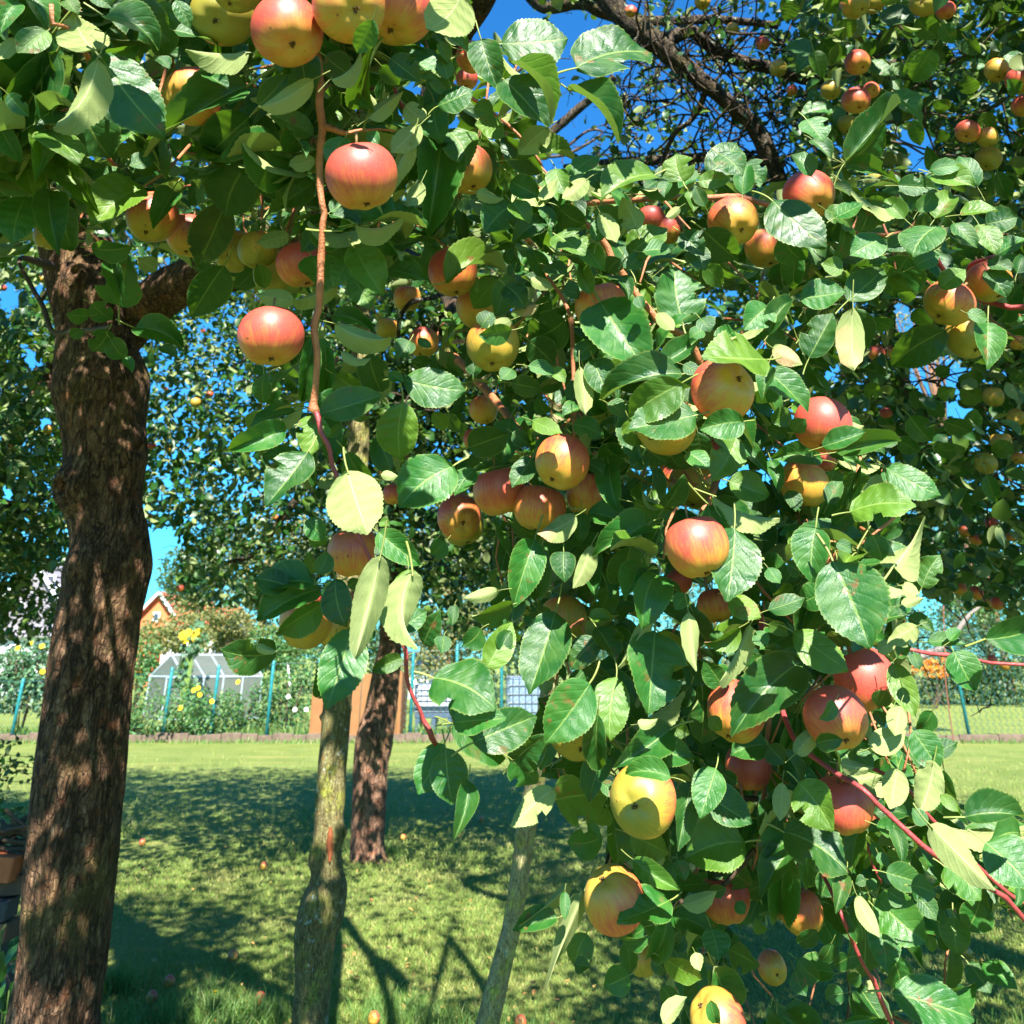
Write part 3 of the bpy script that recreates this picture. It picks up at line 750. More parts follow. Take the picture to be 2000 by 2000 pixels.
LV[(2,1)] = """670 350 1030 890 430 t;1290 510 1230 80 330 t;1910 780 1430 760 310 t;1280 890 690 1090 230 t;1280 960 880 1210 260 d;1390 1200 865 1310 270 t;590 290 510 60 120 ty;400 480 120 620 320 d;390 265 520 300 130 t;-50 220 100 400 170 t;200 370 0 420 120 u;260 70 420 140 140 t;1120 820 1420 610 120 t;1340 -60 1460 110 140 t;1460 70 1580 240 140 d;1932 380 1750 560 210 t;1740 1250 1420 1310 200 t;650 650 470 800 130 t;620 790 740 1070 210 t;560 900 690 1200 150 d;530 1140 380 1210 120 t;460 1270 680 1360 140 t;660 1450 880 1500 230 d;150 1520 0 1750 150 t;720 1110 850 1220 130 t;730 1570 800 1930 180 t;690 1600 760 1930 130 t;1400 1330 1440 1560 160 d;1320 1480 1490 1610 150 t;1690 1370 1510 1700 230 t;1740 1400 1930 1640 100 ty;1932 830 1890 1100 130 t;1640 1700 1932 1810 210 t;920 1860 1220 1900 160 d;510 830 550 1190 70 u;1100 420 1220 560 130 u;130 170 310 240 80 u;820 20 720 130 150 d;960 -20 860 100 120 t;1420 470 1500 570 130 t;130 640 320 820 200 d;120 830 330 900 110 t;0 960 230 1010 140 d;300 850 400 960 90 t;150 1240 380 1340 90 t;1290 820 1420 880 90 t;1450 560 1340 620 90 t;0 1330 120 1420 110 d;260 1190 200 1040 110 d;880 1220 1000 1420 180 d;900 1600 1010 1520 120 t;560 1560 690 1650 110 t;950 300 1000 400 80 t;820 150 880 330 110 t;550 -80 700 120 160 ty;280 300 190 480 120 d;1000 1450 1180 1560 160 d;1150 1900 1300 1650 160 d;1380 1000 1290 1100 110 ty"""
LV[(3,1)] = """570 110 400 60 170 t;240 320 585 270 210 t;600 340 870 100 230 t;1060 0 930 295 340 d;30 690 260 820 160 u;310 770 490 435 210 t;640 380 650 860 60 u;670 400 740 680 150 d;1345 560 945 820 220 d;1300 240 1490 100 150 t;1660 30 1870 130 110 t;1660 110 1800 310 150 t;1660 500 1650 860 210 t;200 -30 190 250 170 d;0 600 185 345 130 t;0 870 300 1180 180 t;410 1540 20 1530 140 t;410 1440 740 1330 120 t;520 1480 990 1400 160 t;710 1410 880 1500 120 t;890 1600 1305 1810 210 t;870 1600 1120 1790 190 t;470 1490 750 1620 110 t;640 1620 700 1790 200 d;500 1610 380 1960 260 d;620 1930 1120 1880 230 t;620 1275 725 1280 75 u;20 1540 80 1790 120 t;190 1330 290 1230 130 d;0 1290 150 1370 110 d;150 1150 20 1260 130 d;860 1430 980 1390 90 t;940 540 790 460 150 d;1100 80 1290 0 120 t;860 0 760 60 110 t;1500 430 1660 480 100 t;1880 130 1932 0 110 t;1100 330 980 280 90 d;700 180 620 150 70 t;150 1770 210 1930 110 t;1180 1710 1130 1850 110 d;450 1880 560 1700 90 t"""
LV[(1,2)] = """940 330 755 1085 280 u;1180 450 1225 1030 260 uc;920 150 1240 400 190 t;1150 430 1140 800 180 t;1080 900 1290 750 140 t;490 580 20 830 240 t;440 540 10 640 160 t;510 690 150 910 160 d;600 500 680 870 210 t;380 60 520 210 150 t;460 470 540 300 130 t;470 460 410 290 120 d;250 560 -10 500 180 t;155 1060 -270 1040 230 d;0 1010 160 1050 60 u;720 880 530 1490 290 t;590 1000 480 1390 140 d;1340 1250 1810 1490 360 t;1490 1590 1890 1560 200 t;1480 1600 1880 1840 170 d;1640 1740 2120 1540 290 t;1740 1180 1932 830 210 t;1840 590 1570 650 80 u;1500 700 1480 860 80 t;1420 930 1400 1070 120 t;1932 700 1630 780 160 d;1430 220 1320 320 120 d;1420 1750 1220 2130 230 t;1430 1780 1480 2210 260 t;1600 2030 1490 2480 150 t;1490 1580 1600 1430 150 t;1700 880 1560 1010 150 d;800 520 690 560 110 d;930 80 1010 110 110 t;1000 420 960 150 150 t;860 830 760 970 130 d;1260 1000 1390 740 170 d;1850 1060 1932 900 150 t;1100 1100 880 1200 120 d;640 600 590 520 130 t;770 750 800 870 100 d;500 260 430 130 110 d"""
LV[(2,2)] = """170 210 10 710 250 t;230 270 190 650 160 d;390 300 400 530 180 t;600 250 460 575 140 u;520 0 510 250 130 t;1020 90 615 340 180 t;580 0 930 100 180 t;480 30 190 160 180 u;420 130 200 230 150 d;330 750 130 1380 300 t;180 720 340 820 150 d;1080 900 1030 1530 370 t;660 960 440 1190 190 t;640 870 790 1120 160 t;1050 770 800 1175 90 u;590 1290 250 1750 340 t;790 1240 740 1730 270 t;1190 1640 760 1932 240 t;990 1750 1365 1850 170 t;650 1530 680 1920 140 d;1440 1420 1430 1750 190 d;1680 120 1620 680 310 t;1690 160 1570 410 110 t;2180 1130 1660 1700 310 t;1930 1760 1650 1840 180 t;1720 870 1450 980 120 d;1330 750 1390 1200 60 u;1780 1170 1890 1080 100 t;1360 740 1500 1000 210 d;950 1600 1100 1560 90 u;0 1900 270 1680 220 d;900 250 850 560 260 d;1000 480 1060 760 200 d;750 520 620 800 160 d;1800 850 1560 1290 100 u;580 790 760 800 100 t;1640 640 1880 800 160 ty;500 640 650 600 120 d;1100 900 1350 1150 220 d;1150 540 1280 610 110 d;1200 700 1060 640 120 d;1330 620 1230 740 100 t;1600 1330 1450 1120 160 d;1550 890 1560 1010 120 d;1350 1300 1250 1460 150 d;1150 1560 1340 1680 150 d;500 960 620 1060 120 d;60 620 0 830 160 t;20 1000 -60 800 130 d;1840 900 1932 1010 110 t;440 1480 560 1600 100 d;1500 1540 1580 1650 90 d;1210 1880 1330 1760 110 t;560 1150 700 1250 100 d;1000 1180 900 1060 130 d"""
LV[(3,2)] = """490 370 770 1035 430 t;360 120 330 535 260 t;940 420 1180 30 260 uc;1160 420 960 560 130 d;1160 570 1300 320 140 t;190 900 610 1200 230 t;780 170 860 370 150 t;1640 960 2060 800 230 t;1400 1050 1555 1345 260 t;1240 1500 1110 1630 130 d;940 1140 1110 1550 180 t;1000 1460 960 1690 140 u;770 1780 1040 1650 200 u;1090 1650 1290 1950 200 t;1270 1850 1430 1740 120 t;210 1820 450 1600 130 u;360 1750 570 1720 140 d;960 970 830 1060 100 u;1130 860 900 1000 150 u;1010 560 1140 610 120 u;1010 700 1180 650 60 u;0 1760 130 1900 160 d;1060 790 1255 910 90 t;0 740 280 650 70 ty;550 1900 800 1930 100 u;650 1800 800 1930 130 t;0 420 90 540 100 t;510 230 640 310 80 t;1200 980 1500 1000 80 ty;1370 980 1480 910 90 t;830 180 960 330 120 u;200 560 40 620 130 d;450 620 240 700 190 d;720 800 560 880 200 d;450 850 590 1010 130 d;250 1230 330 1300 120 t;250 480 150 400 110 t;450 540 560 700 120 t;0 850 160 930 100 d;1060 480 1220 330 150 d;800 1500 880 1620 90 d;900 1350 830 1470 120 d;500 1430 380 1560 100 d;1100 1060 1140 1190 80 t;970 1100 1080 1010 90 t;120 90 0 60 120 t;640 0 480 110 130 d;1000 90 850 180 110 d;620 1880 740 1760 120 d;0 1100 90 1000 120 d"""
LV[(2,3)] = """320 240 730 200 290 d;320 150 -10 450 200 u;0 -60 190 120 190 d;680 520 415 560 190 d;1745 560 1305 690 310 t;1430 170 1810 420 240 t;1540 0 1420 380 230 t;1350 110 1250 630 170 t;1185 1000 790 1165 240 t;1285 1030 1545 930 70 u;1500 950 1620 910 60 d;915 690 1265 920 120 t;1110 680 1220 900 140 d;1500 1200 1560 1450 220 t;540 940 260 1665 120 u;340 1130 5 1230 130 t;430 880 50 1190 70 u;400 930 400 1150 60 t;890 1560 690 1650 210 d;1180 1130 1050 1415 140 d;1380 1390 1420 1530 110 u;1520 1490 1640 1760 240 d;860 1300 900 1540 100 d;1150 1440 1430 1590 150 d;560 1250 470 1490 170 d;1640 1370 1870 1500 160 d;890 500 1190 650 180 d;670 110 810 220 70 t;1200 70 860 50 120 t;1140 1930 1320 1730 70 u;1310 1100 1530 1240 170 d;1590 30 1700 120 110 d;1250 690 1310 850 110 t;1000 620 1110 640 70 d;1480 850 1600 780 130 d;1000 1200 860 1250 120 d;1060 1430 1160 1560 120 d;1300 1260 1200 1350 130 d;1500 1750 1560 1932 110 d;1130 1640 1240 1780 110 d;570 430 650 540 80 t;1750 960 1900 880 130 d;1900 1250 1830 1130 120 d;720 300 600 420 130 d;1060 860 980 800 110 d;820 1290 1050 1240 120 d;1400 1620 1300 1730 100 d;1690 1010 1760 1100 90 t;470 1480 590 1500 110 ty;1620 750 1800 900 170 d"""
LV[(3,3)] = """620 90 860 60 150 u;980 0 920 310 210 u;1250 -50 1140 335 210 u;1330 20 1450 340 140 d;1490 370 1932 380 200 t;1220 430 1715 920 230 u;1640 560 1990 900 350 t;230 110 490 480 270 t;120 480 610 795 310 t;130 600 100 1110 170 d;110 110 90 400 140 u;1330 740 1610 1000 270 t;1400 1130 1430 1420 210 t;1600 1000 1500 1230 200 d;830 990 1200 1320 290 t;830 1130 900 1550 190 t;670 960 840 1280 140 u;870 1130 1185 1545 90 t;930 1400 1000 1690 200 d;1130 1800 1555 1620 170 d;940 1700 1560 1900 300 t;560 1932 900 1890 120 d;370 1220 215 1310 70 d;215 1440 390 1600 130 d;200 1520 290 1720 110 d;1510 1470 1680 1700 170 t;1620 1470 1885 1670 150 t;1280 1590 1175 1700 90 t;950 450 1010 720 90 t;900 660 1090 640 110 d;890 790 1175 880 160 t;1080 890 1270 960 160 t;1130 980 1270 1150 130 t;760 1680 820 1600 90 u;610 1430 480 1490 120 d;700 440 640 800 120 t;800 340 1060 360 120 t;820 430 1100 540 110 t;830 640 910 760 80 t;790 550 900 720 90 t;740 840 660 870 70 t;740 850 820 930 90 t;580 1700 430 1740 110 d;590 800 510 1100 110 t;480 760 400 980 150 d;280 600 300 900 120 d;1200 430 1090 300 100 t;1300 200 1440 330 80 ty;1900 900 1860 1050 80 t;700 350 760 480 80 t;650 460 560 520 70 t;900 920 1040 1000 120 t;1050 1080 1000 960 100 d;600 1100 680 1320 120 d;650 1350 560 1500 110 d;1290 1350 1400 1340 80 t;760 480 830 380 60 t;880 300 990 260 80 t;1100 600 1010 560 90 t;940 860 820 800 80 t;1250 1080 1330 1200 90 t;1200 1260 1240 1390 80 d;480 1320 400 1450 90 d;600 1600 700 1560 80 d"""
LVS = []
for (cx_, cy_), s_ in LV.items():
    for it in s_.replace('\n', '').split(';'):
        a = it.split()
        if len(a) < 6: continue
        v = [float(k) / 3.864 for k in a[:5]]
        LVS.append((cx_ * 500 + v[0], cy_ * 500 + v[1], cx_ * 500 + v[2], cy_ * 500 + v[3], v[4], a[5]))
# leaves of the tree behind, same notation
LE = """850 90 1100 170 160 t;320 410 120 380 120 t;335 420 210 560 110 t;400 290 590 440 190 d;345 380 400 590 120 t;610 610 455 640 90 t;500 800 240 870 130 t;465 800 540 1050 110 t;560 140 630 280 170 d;770 450 930 570 110 t;930 710 1140 860 130 t;1010 780 1160 940 90 t;1240 370 1090 610 160 d;1180 380 1020 550 120 d;1120 140 1280 290 160 d;1800 400 1910 500 110 t;1650 500 1580 530 80 t;1700 310 1760 390 70 t;930 480 1040 580 70 t;940 600 1010 690 80 t;850 830 940 900 90 u;1730 1290 1820 1500 100 d;420 0 570 70 120 d;1500 300 1600 400 110 d;1320 180 1400 330 120 d;600 780 520 700 80 t;200 0 130 160 120 d;1860 880 1800 830 80 t;1900 1450 1850 1500 60 u;1100 900 1150 1100 110 d;1250 1290 1200 1100 100 d;780 420 700 300 110 d;1000 60 1080 0 90 d;1550 700 1490 560 120 d;1350 840 1250 760 110 d;1620 850 1700 1000 110 d;1740 1060 1600 1150 120 d;1880 700 1800 600 100 d"""
LE2 = """740 850 930 870 150 d;1070 1210 1230 1400 160 d;980 1390 1140 1480 120 d;1100 1010 1180 1150 100 d;1280 1060 1420 1000 100 d;1140 600 1000 600 80 d;1110 400 1240 520 140 d;1270 900 1370 830 90 d;1450 1010 1640 1080 150 d;1230 1080 1330 1220 110 d;1430 940 1550 900 90 d;720 1010 880 1020 110 d;600 1020 700 1060 90 d;1250 1450 1450 1450 110 d;1330 1250 1540 1330 130 d;1500 1300 1560 1150 110 d;1720 1080 1850 1200 120 d;860 1180 950 1320 100 d;1370 1610 1560 1540 150 d;1240 1540 1380 1600 110 d;1650 1650 1720 1850 110 d;1820 1400 1700 1500 120 d;1880 1200 1932 1350 100 d;1850 950 1932 850 100 d;1160 700 1210 820 100 d;760 700 640 560 90 d;420 700 560 800 120 d;300 700 420 880 110 d"""
LES = []
for (cx_, cy_), s_ in {(3, 0): LE, (3, 1): LE2}.items():
    for it in s_.split(';'):
        a = it.split(); v = [float(k) / 3.864 for k in a[:5]]
        LES.append((cx_ * 500 + v[0], cy_ * 500 + v[1], cx_ * 500 + v[2], cy_ * 500 + v[3], v[4], a[5]))

# region where the near foliage hides everything behind it
NEARP = [(-400,-400),(1010,-400),(890,40),(900,70),(960,60),(1060,110),(1065,250),(1090,330),(1200,330),(1290,350),(1420,330),(1560,350),(1640,330),(1740,345),(1840,340),(1960,410),(2300,420),(2300,620),(1990,690),(1900,720),(1810,600),(1700,590),(1640,620),(1630,780),(1700,850),(1780,920),(1830,1030),(1810,1120),(1770,1240),(1780,1470),(1850,1560),(2300,1640),(2300,1780),(1900,1800),(1860,1900),(1850,2400),(1330,2400),(1290,1900),(1180,1840),(1190,1600),(1120,1590),(1020,1480),(1060,1400),(1050,1300),(960,1220),(940,1160),(980,1060),(880,1050),(800,1000),(760,960),(700,930),(640,1000),(560,960),(470,900),(480,850),(520,780),(500,740),(470,560),(360,520),(250,470),(140,470),(130,480),(-400,500)]
GAPS = [(710,640,36,70),(700,860,34,80),(770,600,50,40),(830,610,40,50),(790,780,60,110),(880,880,40,60),(1310,470,20,30),(1320,530,25,30),(1430,590,60,30),(1250,900,10,10),(1130,1620,60,60),(1560,1850,120,60),(1780,1880,100,80),(1600,1960,80,50),(1480,1960,30,60),(640,980,60,40),(600,850,40,40),(860,1090,50,60)]
# ------------------------------------------------------------------ trees: trunks
def trunk_mesh(name, prof, mat, seed=0, n=84, ridge=.012, knots=(), step=.02, scale=1.0, zs=.35):
    """prof: world points with radius (x, y, z, r) from the foot upwards; knots: (t, angle, height, size)"""
    P = spline(prof, 10)
    # resample evenly
    P = np.array(P); seg = np.linalg.norm(np.diff(P[:, :3], axis=0), axis=1); cum = np.concatenate([[0], np.cumsum(seg)])
    m = max(8, int(cum[-1] / step))
    ts = np.linspace(0, cum[-1], m)
    Q = np.stack([np.interp(ts, cum, P[:, k]) for k in range(4)], 1)
    V = []; UV = []
    up = None
    for i in range(m):
        t = Vector(Q[min(i + 1, m - 1), :3] - Q[max(i - 1, 0), :3]).normalized()
        if up is None: up = Vector((1, 0, 0))
        up = (up - t * up.dot(t)).normalized(); w = t.cross(up)
        c = Vector(Q[i, :3]); r = Q[i, 3]; s = ts[i]
        for j in range(n):
            a = 2 * PI * j / n
            d = up * math.cos(a) + w * math.sin(a)
            p = Vector((math.cos(a) * 2.2 * scale, math.sin(a) * 2.2 * scale, s * 1.3 * scale + seed * 7))
            lob = mnoise.noise(Vector((math.cos(a) * 1.1, math.sin(a) * 1.1, s * .9 + seed * 3))) * .14 * r
            q = Vector((math.cos(a) * 9 * scale, math.sin(a) * 9 * scale, s * 9 * zs * scale + seed * 5))
            rg = (1 - abs(mnoise.noise(q)) * 2.2) * ridge
            q2 = q * 2.3
            rg += (1 - abs(mnoise.noise(q2)) * 2.0) * ridge * .5 + mnoise.noise(q * 6) * ridge * .25
            kk = 0
            for (kt, ka, kh, ks) in knots:
                da = (a - ka + PI) % (2 * PI) - PI
                dd = ((s - kt) ** 2 + (da * r) ** 2) / (ks * ks)
                kk += kh * (math.exp(-dd) - (1.35 * math.exp(-dd * 9) if kh > .02 else 0))
            V.append(c + d * (r + lob + rg - ridge * .6 + kk))
    V = np.array([tuple(v) for v in V])
    T = []
    for i in range(m - 1):
        for j in range(n):
            j2 = (j + 1) % n
            a0, a1, a2, a3 = i * n + j, i * n + j2, (i + 1) * n + j2, (i + 1) * n + j
            T += [(a0, a1, a2), (a0, a2, a3)]
    k = len(V)
    V = np.vstack([V, Q[-1:, :3]])
    for j in range(n): T.append(((m - 1) * n + j, (m - 1) * n + (j + 1) % n, k))
    return mesh_np(name, V, np.array(T), mat)
def edge_prof(rows, Y):
    """rows: (y, left x, right x) in photograph pixels at forward distance Y"""
    out = []
    for y, l, r in rows:
        a = atY(l, y, Y); b = atY(r, y, Y)
        c = (a + b) / 2
        out.append((c.x, c.y, c.z, (b - a).length / 2))
    return out

trees = {}
# A: thick brown trunk on the left
YA = 2.42 * KY
gA = atY(92, 2140, YA)
rootA = empty('apple_tree', (gA.x, YA, 0))
tag(rootA, 'thick brown-barked apple tree at the left with knotty, sun-flecked, forking trunk', 'apple tree')
rowsA = [(2190, -40, 235), (2130, -20, 212), (2060, 0, 196), (2000, 17, 189), (1900, 40, 203), (1800, 52, 213), (1700, 60, 223), (1600, 70, 232), (1500, 80, 242), (1400, 92, 249),
         (1300, 102, 258), (1250, 108, 265), (1200, 115, 270), (1150, 124, 282), (1110, 128, 290), (1060, 140, 284), (1000, 138, 272), (900, 132, 276), (820, 124, 282), (760, 112, 290), (700, 116, 270),
         (640, 120, 262), (560, 104, 250), (480, 84, 215), (400, 62, 165), (300, 30, 120), (150, -10, 60), (0, -50, 20), (-250, -120, -60)]
profA = [(p[0], p[1] + (.0 if i < 2 else 0), max(p[2], -.05), p[3]) for i, p in enumerate(edge_prof(rowsA, YA))]
HA = lambda y: (atY(150, y, YA).z + .05)
link('trunk', trunk_mesh('trunk', profA, M['bark_brown'], 1, 132, .0045,
     ((HA(1160), 4.0, .075, .075), (HA(770), 5.5, .05, .07), (HA(720), 4.75, .035, .045), (HA(1100), 5.9, .03, .08), (HA(1330), 4.3, .02, .06), (HA(1560), 4.9, .012, .08)), .011), rootA)
def limb(root, name, pts, mat, n=20, ridge=.004, step=.02, seed=3, color=(0, 0, 0, 1)):
    prof = []
    for (x, y, d, w) in pts:
        c = at(x, y, d); prof.append((c.x, c.y, c.z, w * d / F / 2))
    if mat.name.startswith(('tan', 'red')) and w * pts[-1][2] < 40:      # shoots: joints, slight kinks and swellings
        R_ = random.Random(len(name) + int(pts[0][0]))
        P_ = [np.array(p) for p in spline(prof, 2)]
        out = []
        for i_, p_ in enumerate(P_):
            L_ = .0016 + .0 * i_
            q_ = p_ + np.array([R_.gauss(0, L_), R_.gauss(0, L_), R_.gauss(0, L_ * .4), 0]); q_[3] *= R_.uniform(.88, 1.0)
            out.append(tuple(q_))
            if i_ and i_ < len(P_) - 1 and R_.random() < .5:
                e_ = (P_[min(i_ + 1, len(P_) - 1)] - p_) * .12
                k_ = q_ + e_; k_[3] = p_[3] * R_.uniform(1.12, 1.35); out.append(tuple(k_))
                k_ = q_ + e_ * 2.2; k_[3] = p_[3] * .95; out.append(tuple(k_))
        prof = out
    return link(name, trunk_mesh(name, prof, mat, seed, n, ridge, (), step, 1.6), root)
limb(rootA, 'limb', [(175, 740, 2.84, 70), (240, 650, 2.82, 88), (320, 575, 2.74, 88), (400, 535, 2.6, 78), (480, 525, 2.45, 72), (600, 470, 2.2, 62), (700, 300, 2.0, 58), (760, 60, 1.8, 56), (800, -250, 1.6, 56)], M['bark_brown'], 48, .006, .015)
limb(rootA, 'branch', [(150, 440, 2.35, 40), (120, 300, 2.1, 34), (60, 150, 1.7, 30), (30, 40, 1.3, 22), (60, -30, .95, 16), (90, -160, .8, 16)], M['twig_dark'], 12, .002)
limb(rootA, 'branch', [(100, 520, 2.5, 22), (40, 505, 1.75, 9), (62, 560, 1.65, 9), (85, 600, 1.6, 9), (103, 648, 1.55, 9), (142, 648, 1.5, 11), (205, 640, 1.3, 7), (214, 632, 1.05, 6)], M['twig_dark'], 8, .0008)
limb(rootA, 'branch', [(130, 440, 2.3, 22), (180, 380, 1.5, 12), (235, 345, 1.1, 9), (205, 300, .95, 8), (215, 200, .8, 8), (150, 70, .72, 9), (108, 50, .70, 9), (98, 10, .70, 9)], M['twig_tan'], 8, .0006)

# B: grey mossy trunk, whose bough hangs towards the camera
YB = 2.75 * KY
rowsB = [(2240, 530, 630), (2160, 545, 630), (2080, 560, 634), (2000, 567, 641), (1950, 572, 645), (1900, 575, 650), (1850, 572, 655), (1815, 573, 662), (1770, 584, 676), (1735, 598, 679), (1700, 607, 670), (1650, 610, 667), (1600, 614, 669),
         (1560, 617, 674), (1500, 621, 676), (1450, 626, 680), (1388, 631, 684), (1300, 638, 690), (1150, 654, 702), (1000, 669, 712), (880, 678, 720), (760, 684, 722), (620, 689, 722), (520, 690, 718)]
gB = atY(585, 2160, YB)
rootB = empty('apple_tree', (gB.x, YB, 0))
tag(rootB, 'slender grey mossy apple tree with grafting bulge, red wound and a fruiting bough hanging close', 'apple tree')
HB = lambda y: (atY(640, y, YB).z + .05)
profB = [(p[0], p[1], max(p[2], -.05), p[3]) for p in edge_prof(rowsB, YB)]
link('trunk', trunk_mesh('trunk', profB, M['bark_grey'], 2, 72, .0022,
     ((HB(1725), 5.9, .030, .028), (HB(1775), 3.5, .022, .03), (HB(1490), 3.2, .014, .010), (HB(1473), 6.1, .010, .010), (HB(1660), 3.3, .008, .01), (HB(1690), 4.7, .006, .02), (HB(1765), 5.2, .010, .02)), .01), rootB)
# the long bare wound under the graft
wv = MB()
c0 = [atY(x, y, YB) for x, y in ((648, 1610), (643, 1640), (645, 1660), (648, 1676))]
c1 = [atY(x, y, YB) for x, y in ((655, 1610), (656, 1640), (656, 1660), (652, 1676))]
vs = []
for a, b in zip(c0, c1):
    for k in range(5):
        t = k / 4; p = a.lerp(b, t)
        vs.append((p.x, YB - (.0655 if 0 < k < 4 else .058), p.z))
wv.add(vs, [(i * 5 + k, i * 5 + k + 1, i * 5 + k + 6, i * 5 + k + 5) for i in range(3) for k in range(4)])
wv.build('wound', M['wound'], rootB, True)
limb(rootB, 'limb', [(706, 570, 3.18, 36), (735, 440, 3.1, 34), (820, 250, 2.6, 40), (880, 90, 2.4, 56), (945, -30, 2.2, 62), (980, -300, 2.0, 60)], M['bark_limb'], 20, .004)
limb(rootB, 'limb', [(704, 560, 3.18, 28), (690, 430, 2.8, 30), (660, 250, 2.1, 34), (630, 0, 1.6, 36), (620, -150, 1.2, 34)], M['bark_limb'], 16, .003)
limb(rootB, 'limb', [(730, 470, 3.12, 28), (830, 520, 2.6, 30), (885, 600, 2.1, 34), (882, 660, 1.9, 32), (868, 690, 1.8, 22)], M['bark_limb'], 16, .003)
# the long hanging twig with its joints
limb(rootB, 'hanging_branch', [(620, -150, .86, 24), (618, 30, .79, 19), (621, 90, .785, 17), (621, 160, .78, 15), (627, 246, .78, 17), (624, 310, .78, 14), (626, 400, .775, 13), (631, 440, .775, 13), (624, 560, .77, 15), (618, 640, .77, 14), (614, 740, .765, 13),
     (614, 795, .765, 18), (616, 810, .765, 12)], M['twig_tan'], 14, .0005, .006)
limb(rootB, 'hanging_branch', [(617, 806, .765, 12), (628, 845, .76, 11), (648, 905, .755, 10), (668, 960, .75, 10), (700, 1040, .745, 9), (730, 1110, .74, 9), (762, 1200, .74, 9), (785, 1270, .74, 9), (803, 1330, .74, 8), (818, 1385, .74, 8), (838, 1425, .74, 12), (850, 1455, .74, 9)], M['twig_red'], 10, .0003, .008)
limb(rootB, 'twig', [(628, 246, .78, 16), (650, 252, .78, 15), (680, 258, .78, 9), (720, 252, .785, 6), (770, 255, .79, 5)], M['twig_tan'], 8, .0004, .006)
limb(rootB, 'twig', [(720, 55, 1.0, 9), (745, 120, 1.0, 9), (762, 155, 1.0, 8), (790, 215, 1.02, 7)], M['twig_red'], 8, .0003, .01)
limb(rootB, 'branch', [(700, -40, 1.3, 18), (810, 90, 1.1, 15), (840, 130, 1.05, 14), (895, 175, 1.0, 11), (960, 215, 1.0, 7), (1010, 262, 1.0, 6), (1060, 320, 1.0, 6)], M['twig_tan'], 10, .0005, .01)
limb(rootB, 'branch', [(868, 690, 1.8, 20), (905, 712, 1.5, 18), (960, 775, 1.35, 18), (1020, 850, 1.2, 14)], M['twig_tan'], 10, .0006, .012)
limb(rootB, 'branch', [(885, 560, 2.05, 12), (850, 580, 1.8, 10), (805, 590, 1.66, 9), (782, 620, 1.65, 8), (778, 660, 1.65, 6)], M['bark_limb'], 8, .0015, .015)
limb(rootB, 'twig', [(1060, 520, 1.1, 7), (1075, 545, 1.08, 8), (1113, 620, 1.06, 9), (1118, 700, 1.04, 9), (1122, 790, 1.02, 9), (1122, 850, 1.0, 8)], M['twig_tan'], 8, .0004, .01)

# C: thin leaning trunk, whose boughs fill the right
YC = 2.42 * KY
rowsC = [(2200, 872, 922), (2120, 896, 943), (2000, 930, 973), (1900, 957, 996), (1850, 971, 1007), (1800, 984, 1019), (1700, 999, 1034), (1620, 1010, 1046), (1530, 1027, 1063), (1420, 1045, 1079), (1300, 1062, 1094), (1150, 1078, 1108), (950, 1085, 1113), (700, 1060, 1086), (450, 1020, 1044)]
gC = atY(905, 2140, YC)
rootC = empty('apple_tree', (gC.x, YC, 0))
tag(rootC, 'apple tree with thin leaning mossy trunk, sunny boughs filling the right of centre', 'apple tree')
profC = [(p[0], p[1], max(p[2], -.05), p[3]) for p in edge_prof(rowsC, YC)]
link('trunk', trunk_mesh('trunk', profC, M['bark_pale'], 5, 48, .0016, ((1.0, 3.2, .008, .008), (.75, 3.0, .006, .01), (1.25, 6.1, .007, .01)), .012), rootC)
limb(rootC, 'branch', [(1034, 470, 2.9, 22), (1010, 380, 2.1, 20), (1020, 360, 1.4, 18), (1066, 380, 1.05, 15), (1105, 408, 1.0, 15), (1165, 452, .99, 15), (1200, 512, .99, 15), (1242, 572, .99, 14), (1292, 632, .98, 15), (1335, 655, .98, 14), (1365, 700, .98, 13), (1380, 760, 1.0, 12)], M['twig_tan'], 12, .0006, .008)
limb(rootC, 'branch', [(1120, 400, 1.35, 13), (1200, 392, 1.2, 12), (1290, 386, 1.1, 13), (1390, 386, 1.06, 13), (1440, 385, 1.06, 12), (1500, 402, 1.05, 11), (1600, 440, 1.05, 10), (1740, 460, 1.05, 8), (1790, 430, 1.05, 6)], M['twig_tan'], 10, .0005, .01)
limb(rootC, 'branch', [(1100, 900, 2.7, 16), (1180, 780, 2.0, 16), (1300, 880, 1.4, 16), (1400, 900, 1.15, 15), (1393, 960, 1.0, 14), (1372, 1005, .95, 15), (1380, 1100, .95, 14), (1480, 1200, 1.02, 13), (1500, 1300, 1.02, 12), (1500, 1420, 1.0, 11), (1495, 1540, .98, 9), (1480, 1640, .97, 6), (1470, 1700, .97, 4)], M['twig_tan'], 10, .0006, .01)
limb(rootC, 'branch', [(1480, 1200, .98, 12), (1520, 1350, .9, 11), (1545, 1440, .83, 11), (1590, 1480, .8, 11), (1640, 1512, .78, 11), (1690, 1545, .755, 11), (1735, 1590, .75, 11), (1800, 1650, .74, 11), (1870, 1692, .74, 11), (1958, 1752, .74, 11), (2020, 1815, .74, 11), (2120, 1900, .74, 10)], M['twig_red'], 10, .0003, .01)
limb(rootC, 'twig', [(1700, 1500, .85, 8), (1775, 1545, .82, 8), (1800, 1575, .82, 8), (1900, 1680, .82, 8), (1985, 1755, .82, 8), (2080, 1800, .82, 8)], M['twig_red'], 8, .0003, .012)
limb(rootC, 'twig', [(1600, 1700, .9, 8), (1641, 1775, .84, 8), (1660, 1830, .84, 8), (1688, 1890, .84, 8), (1716, 1940, .84, 10), (1745, 2010, .84, 10)], M['twig_red'], 8, .0003, .012)
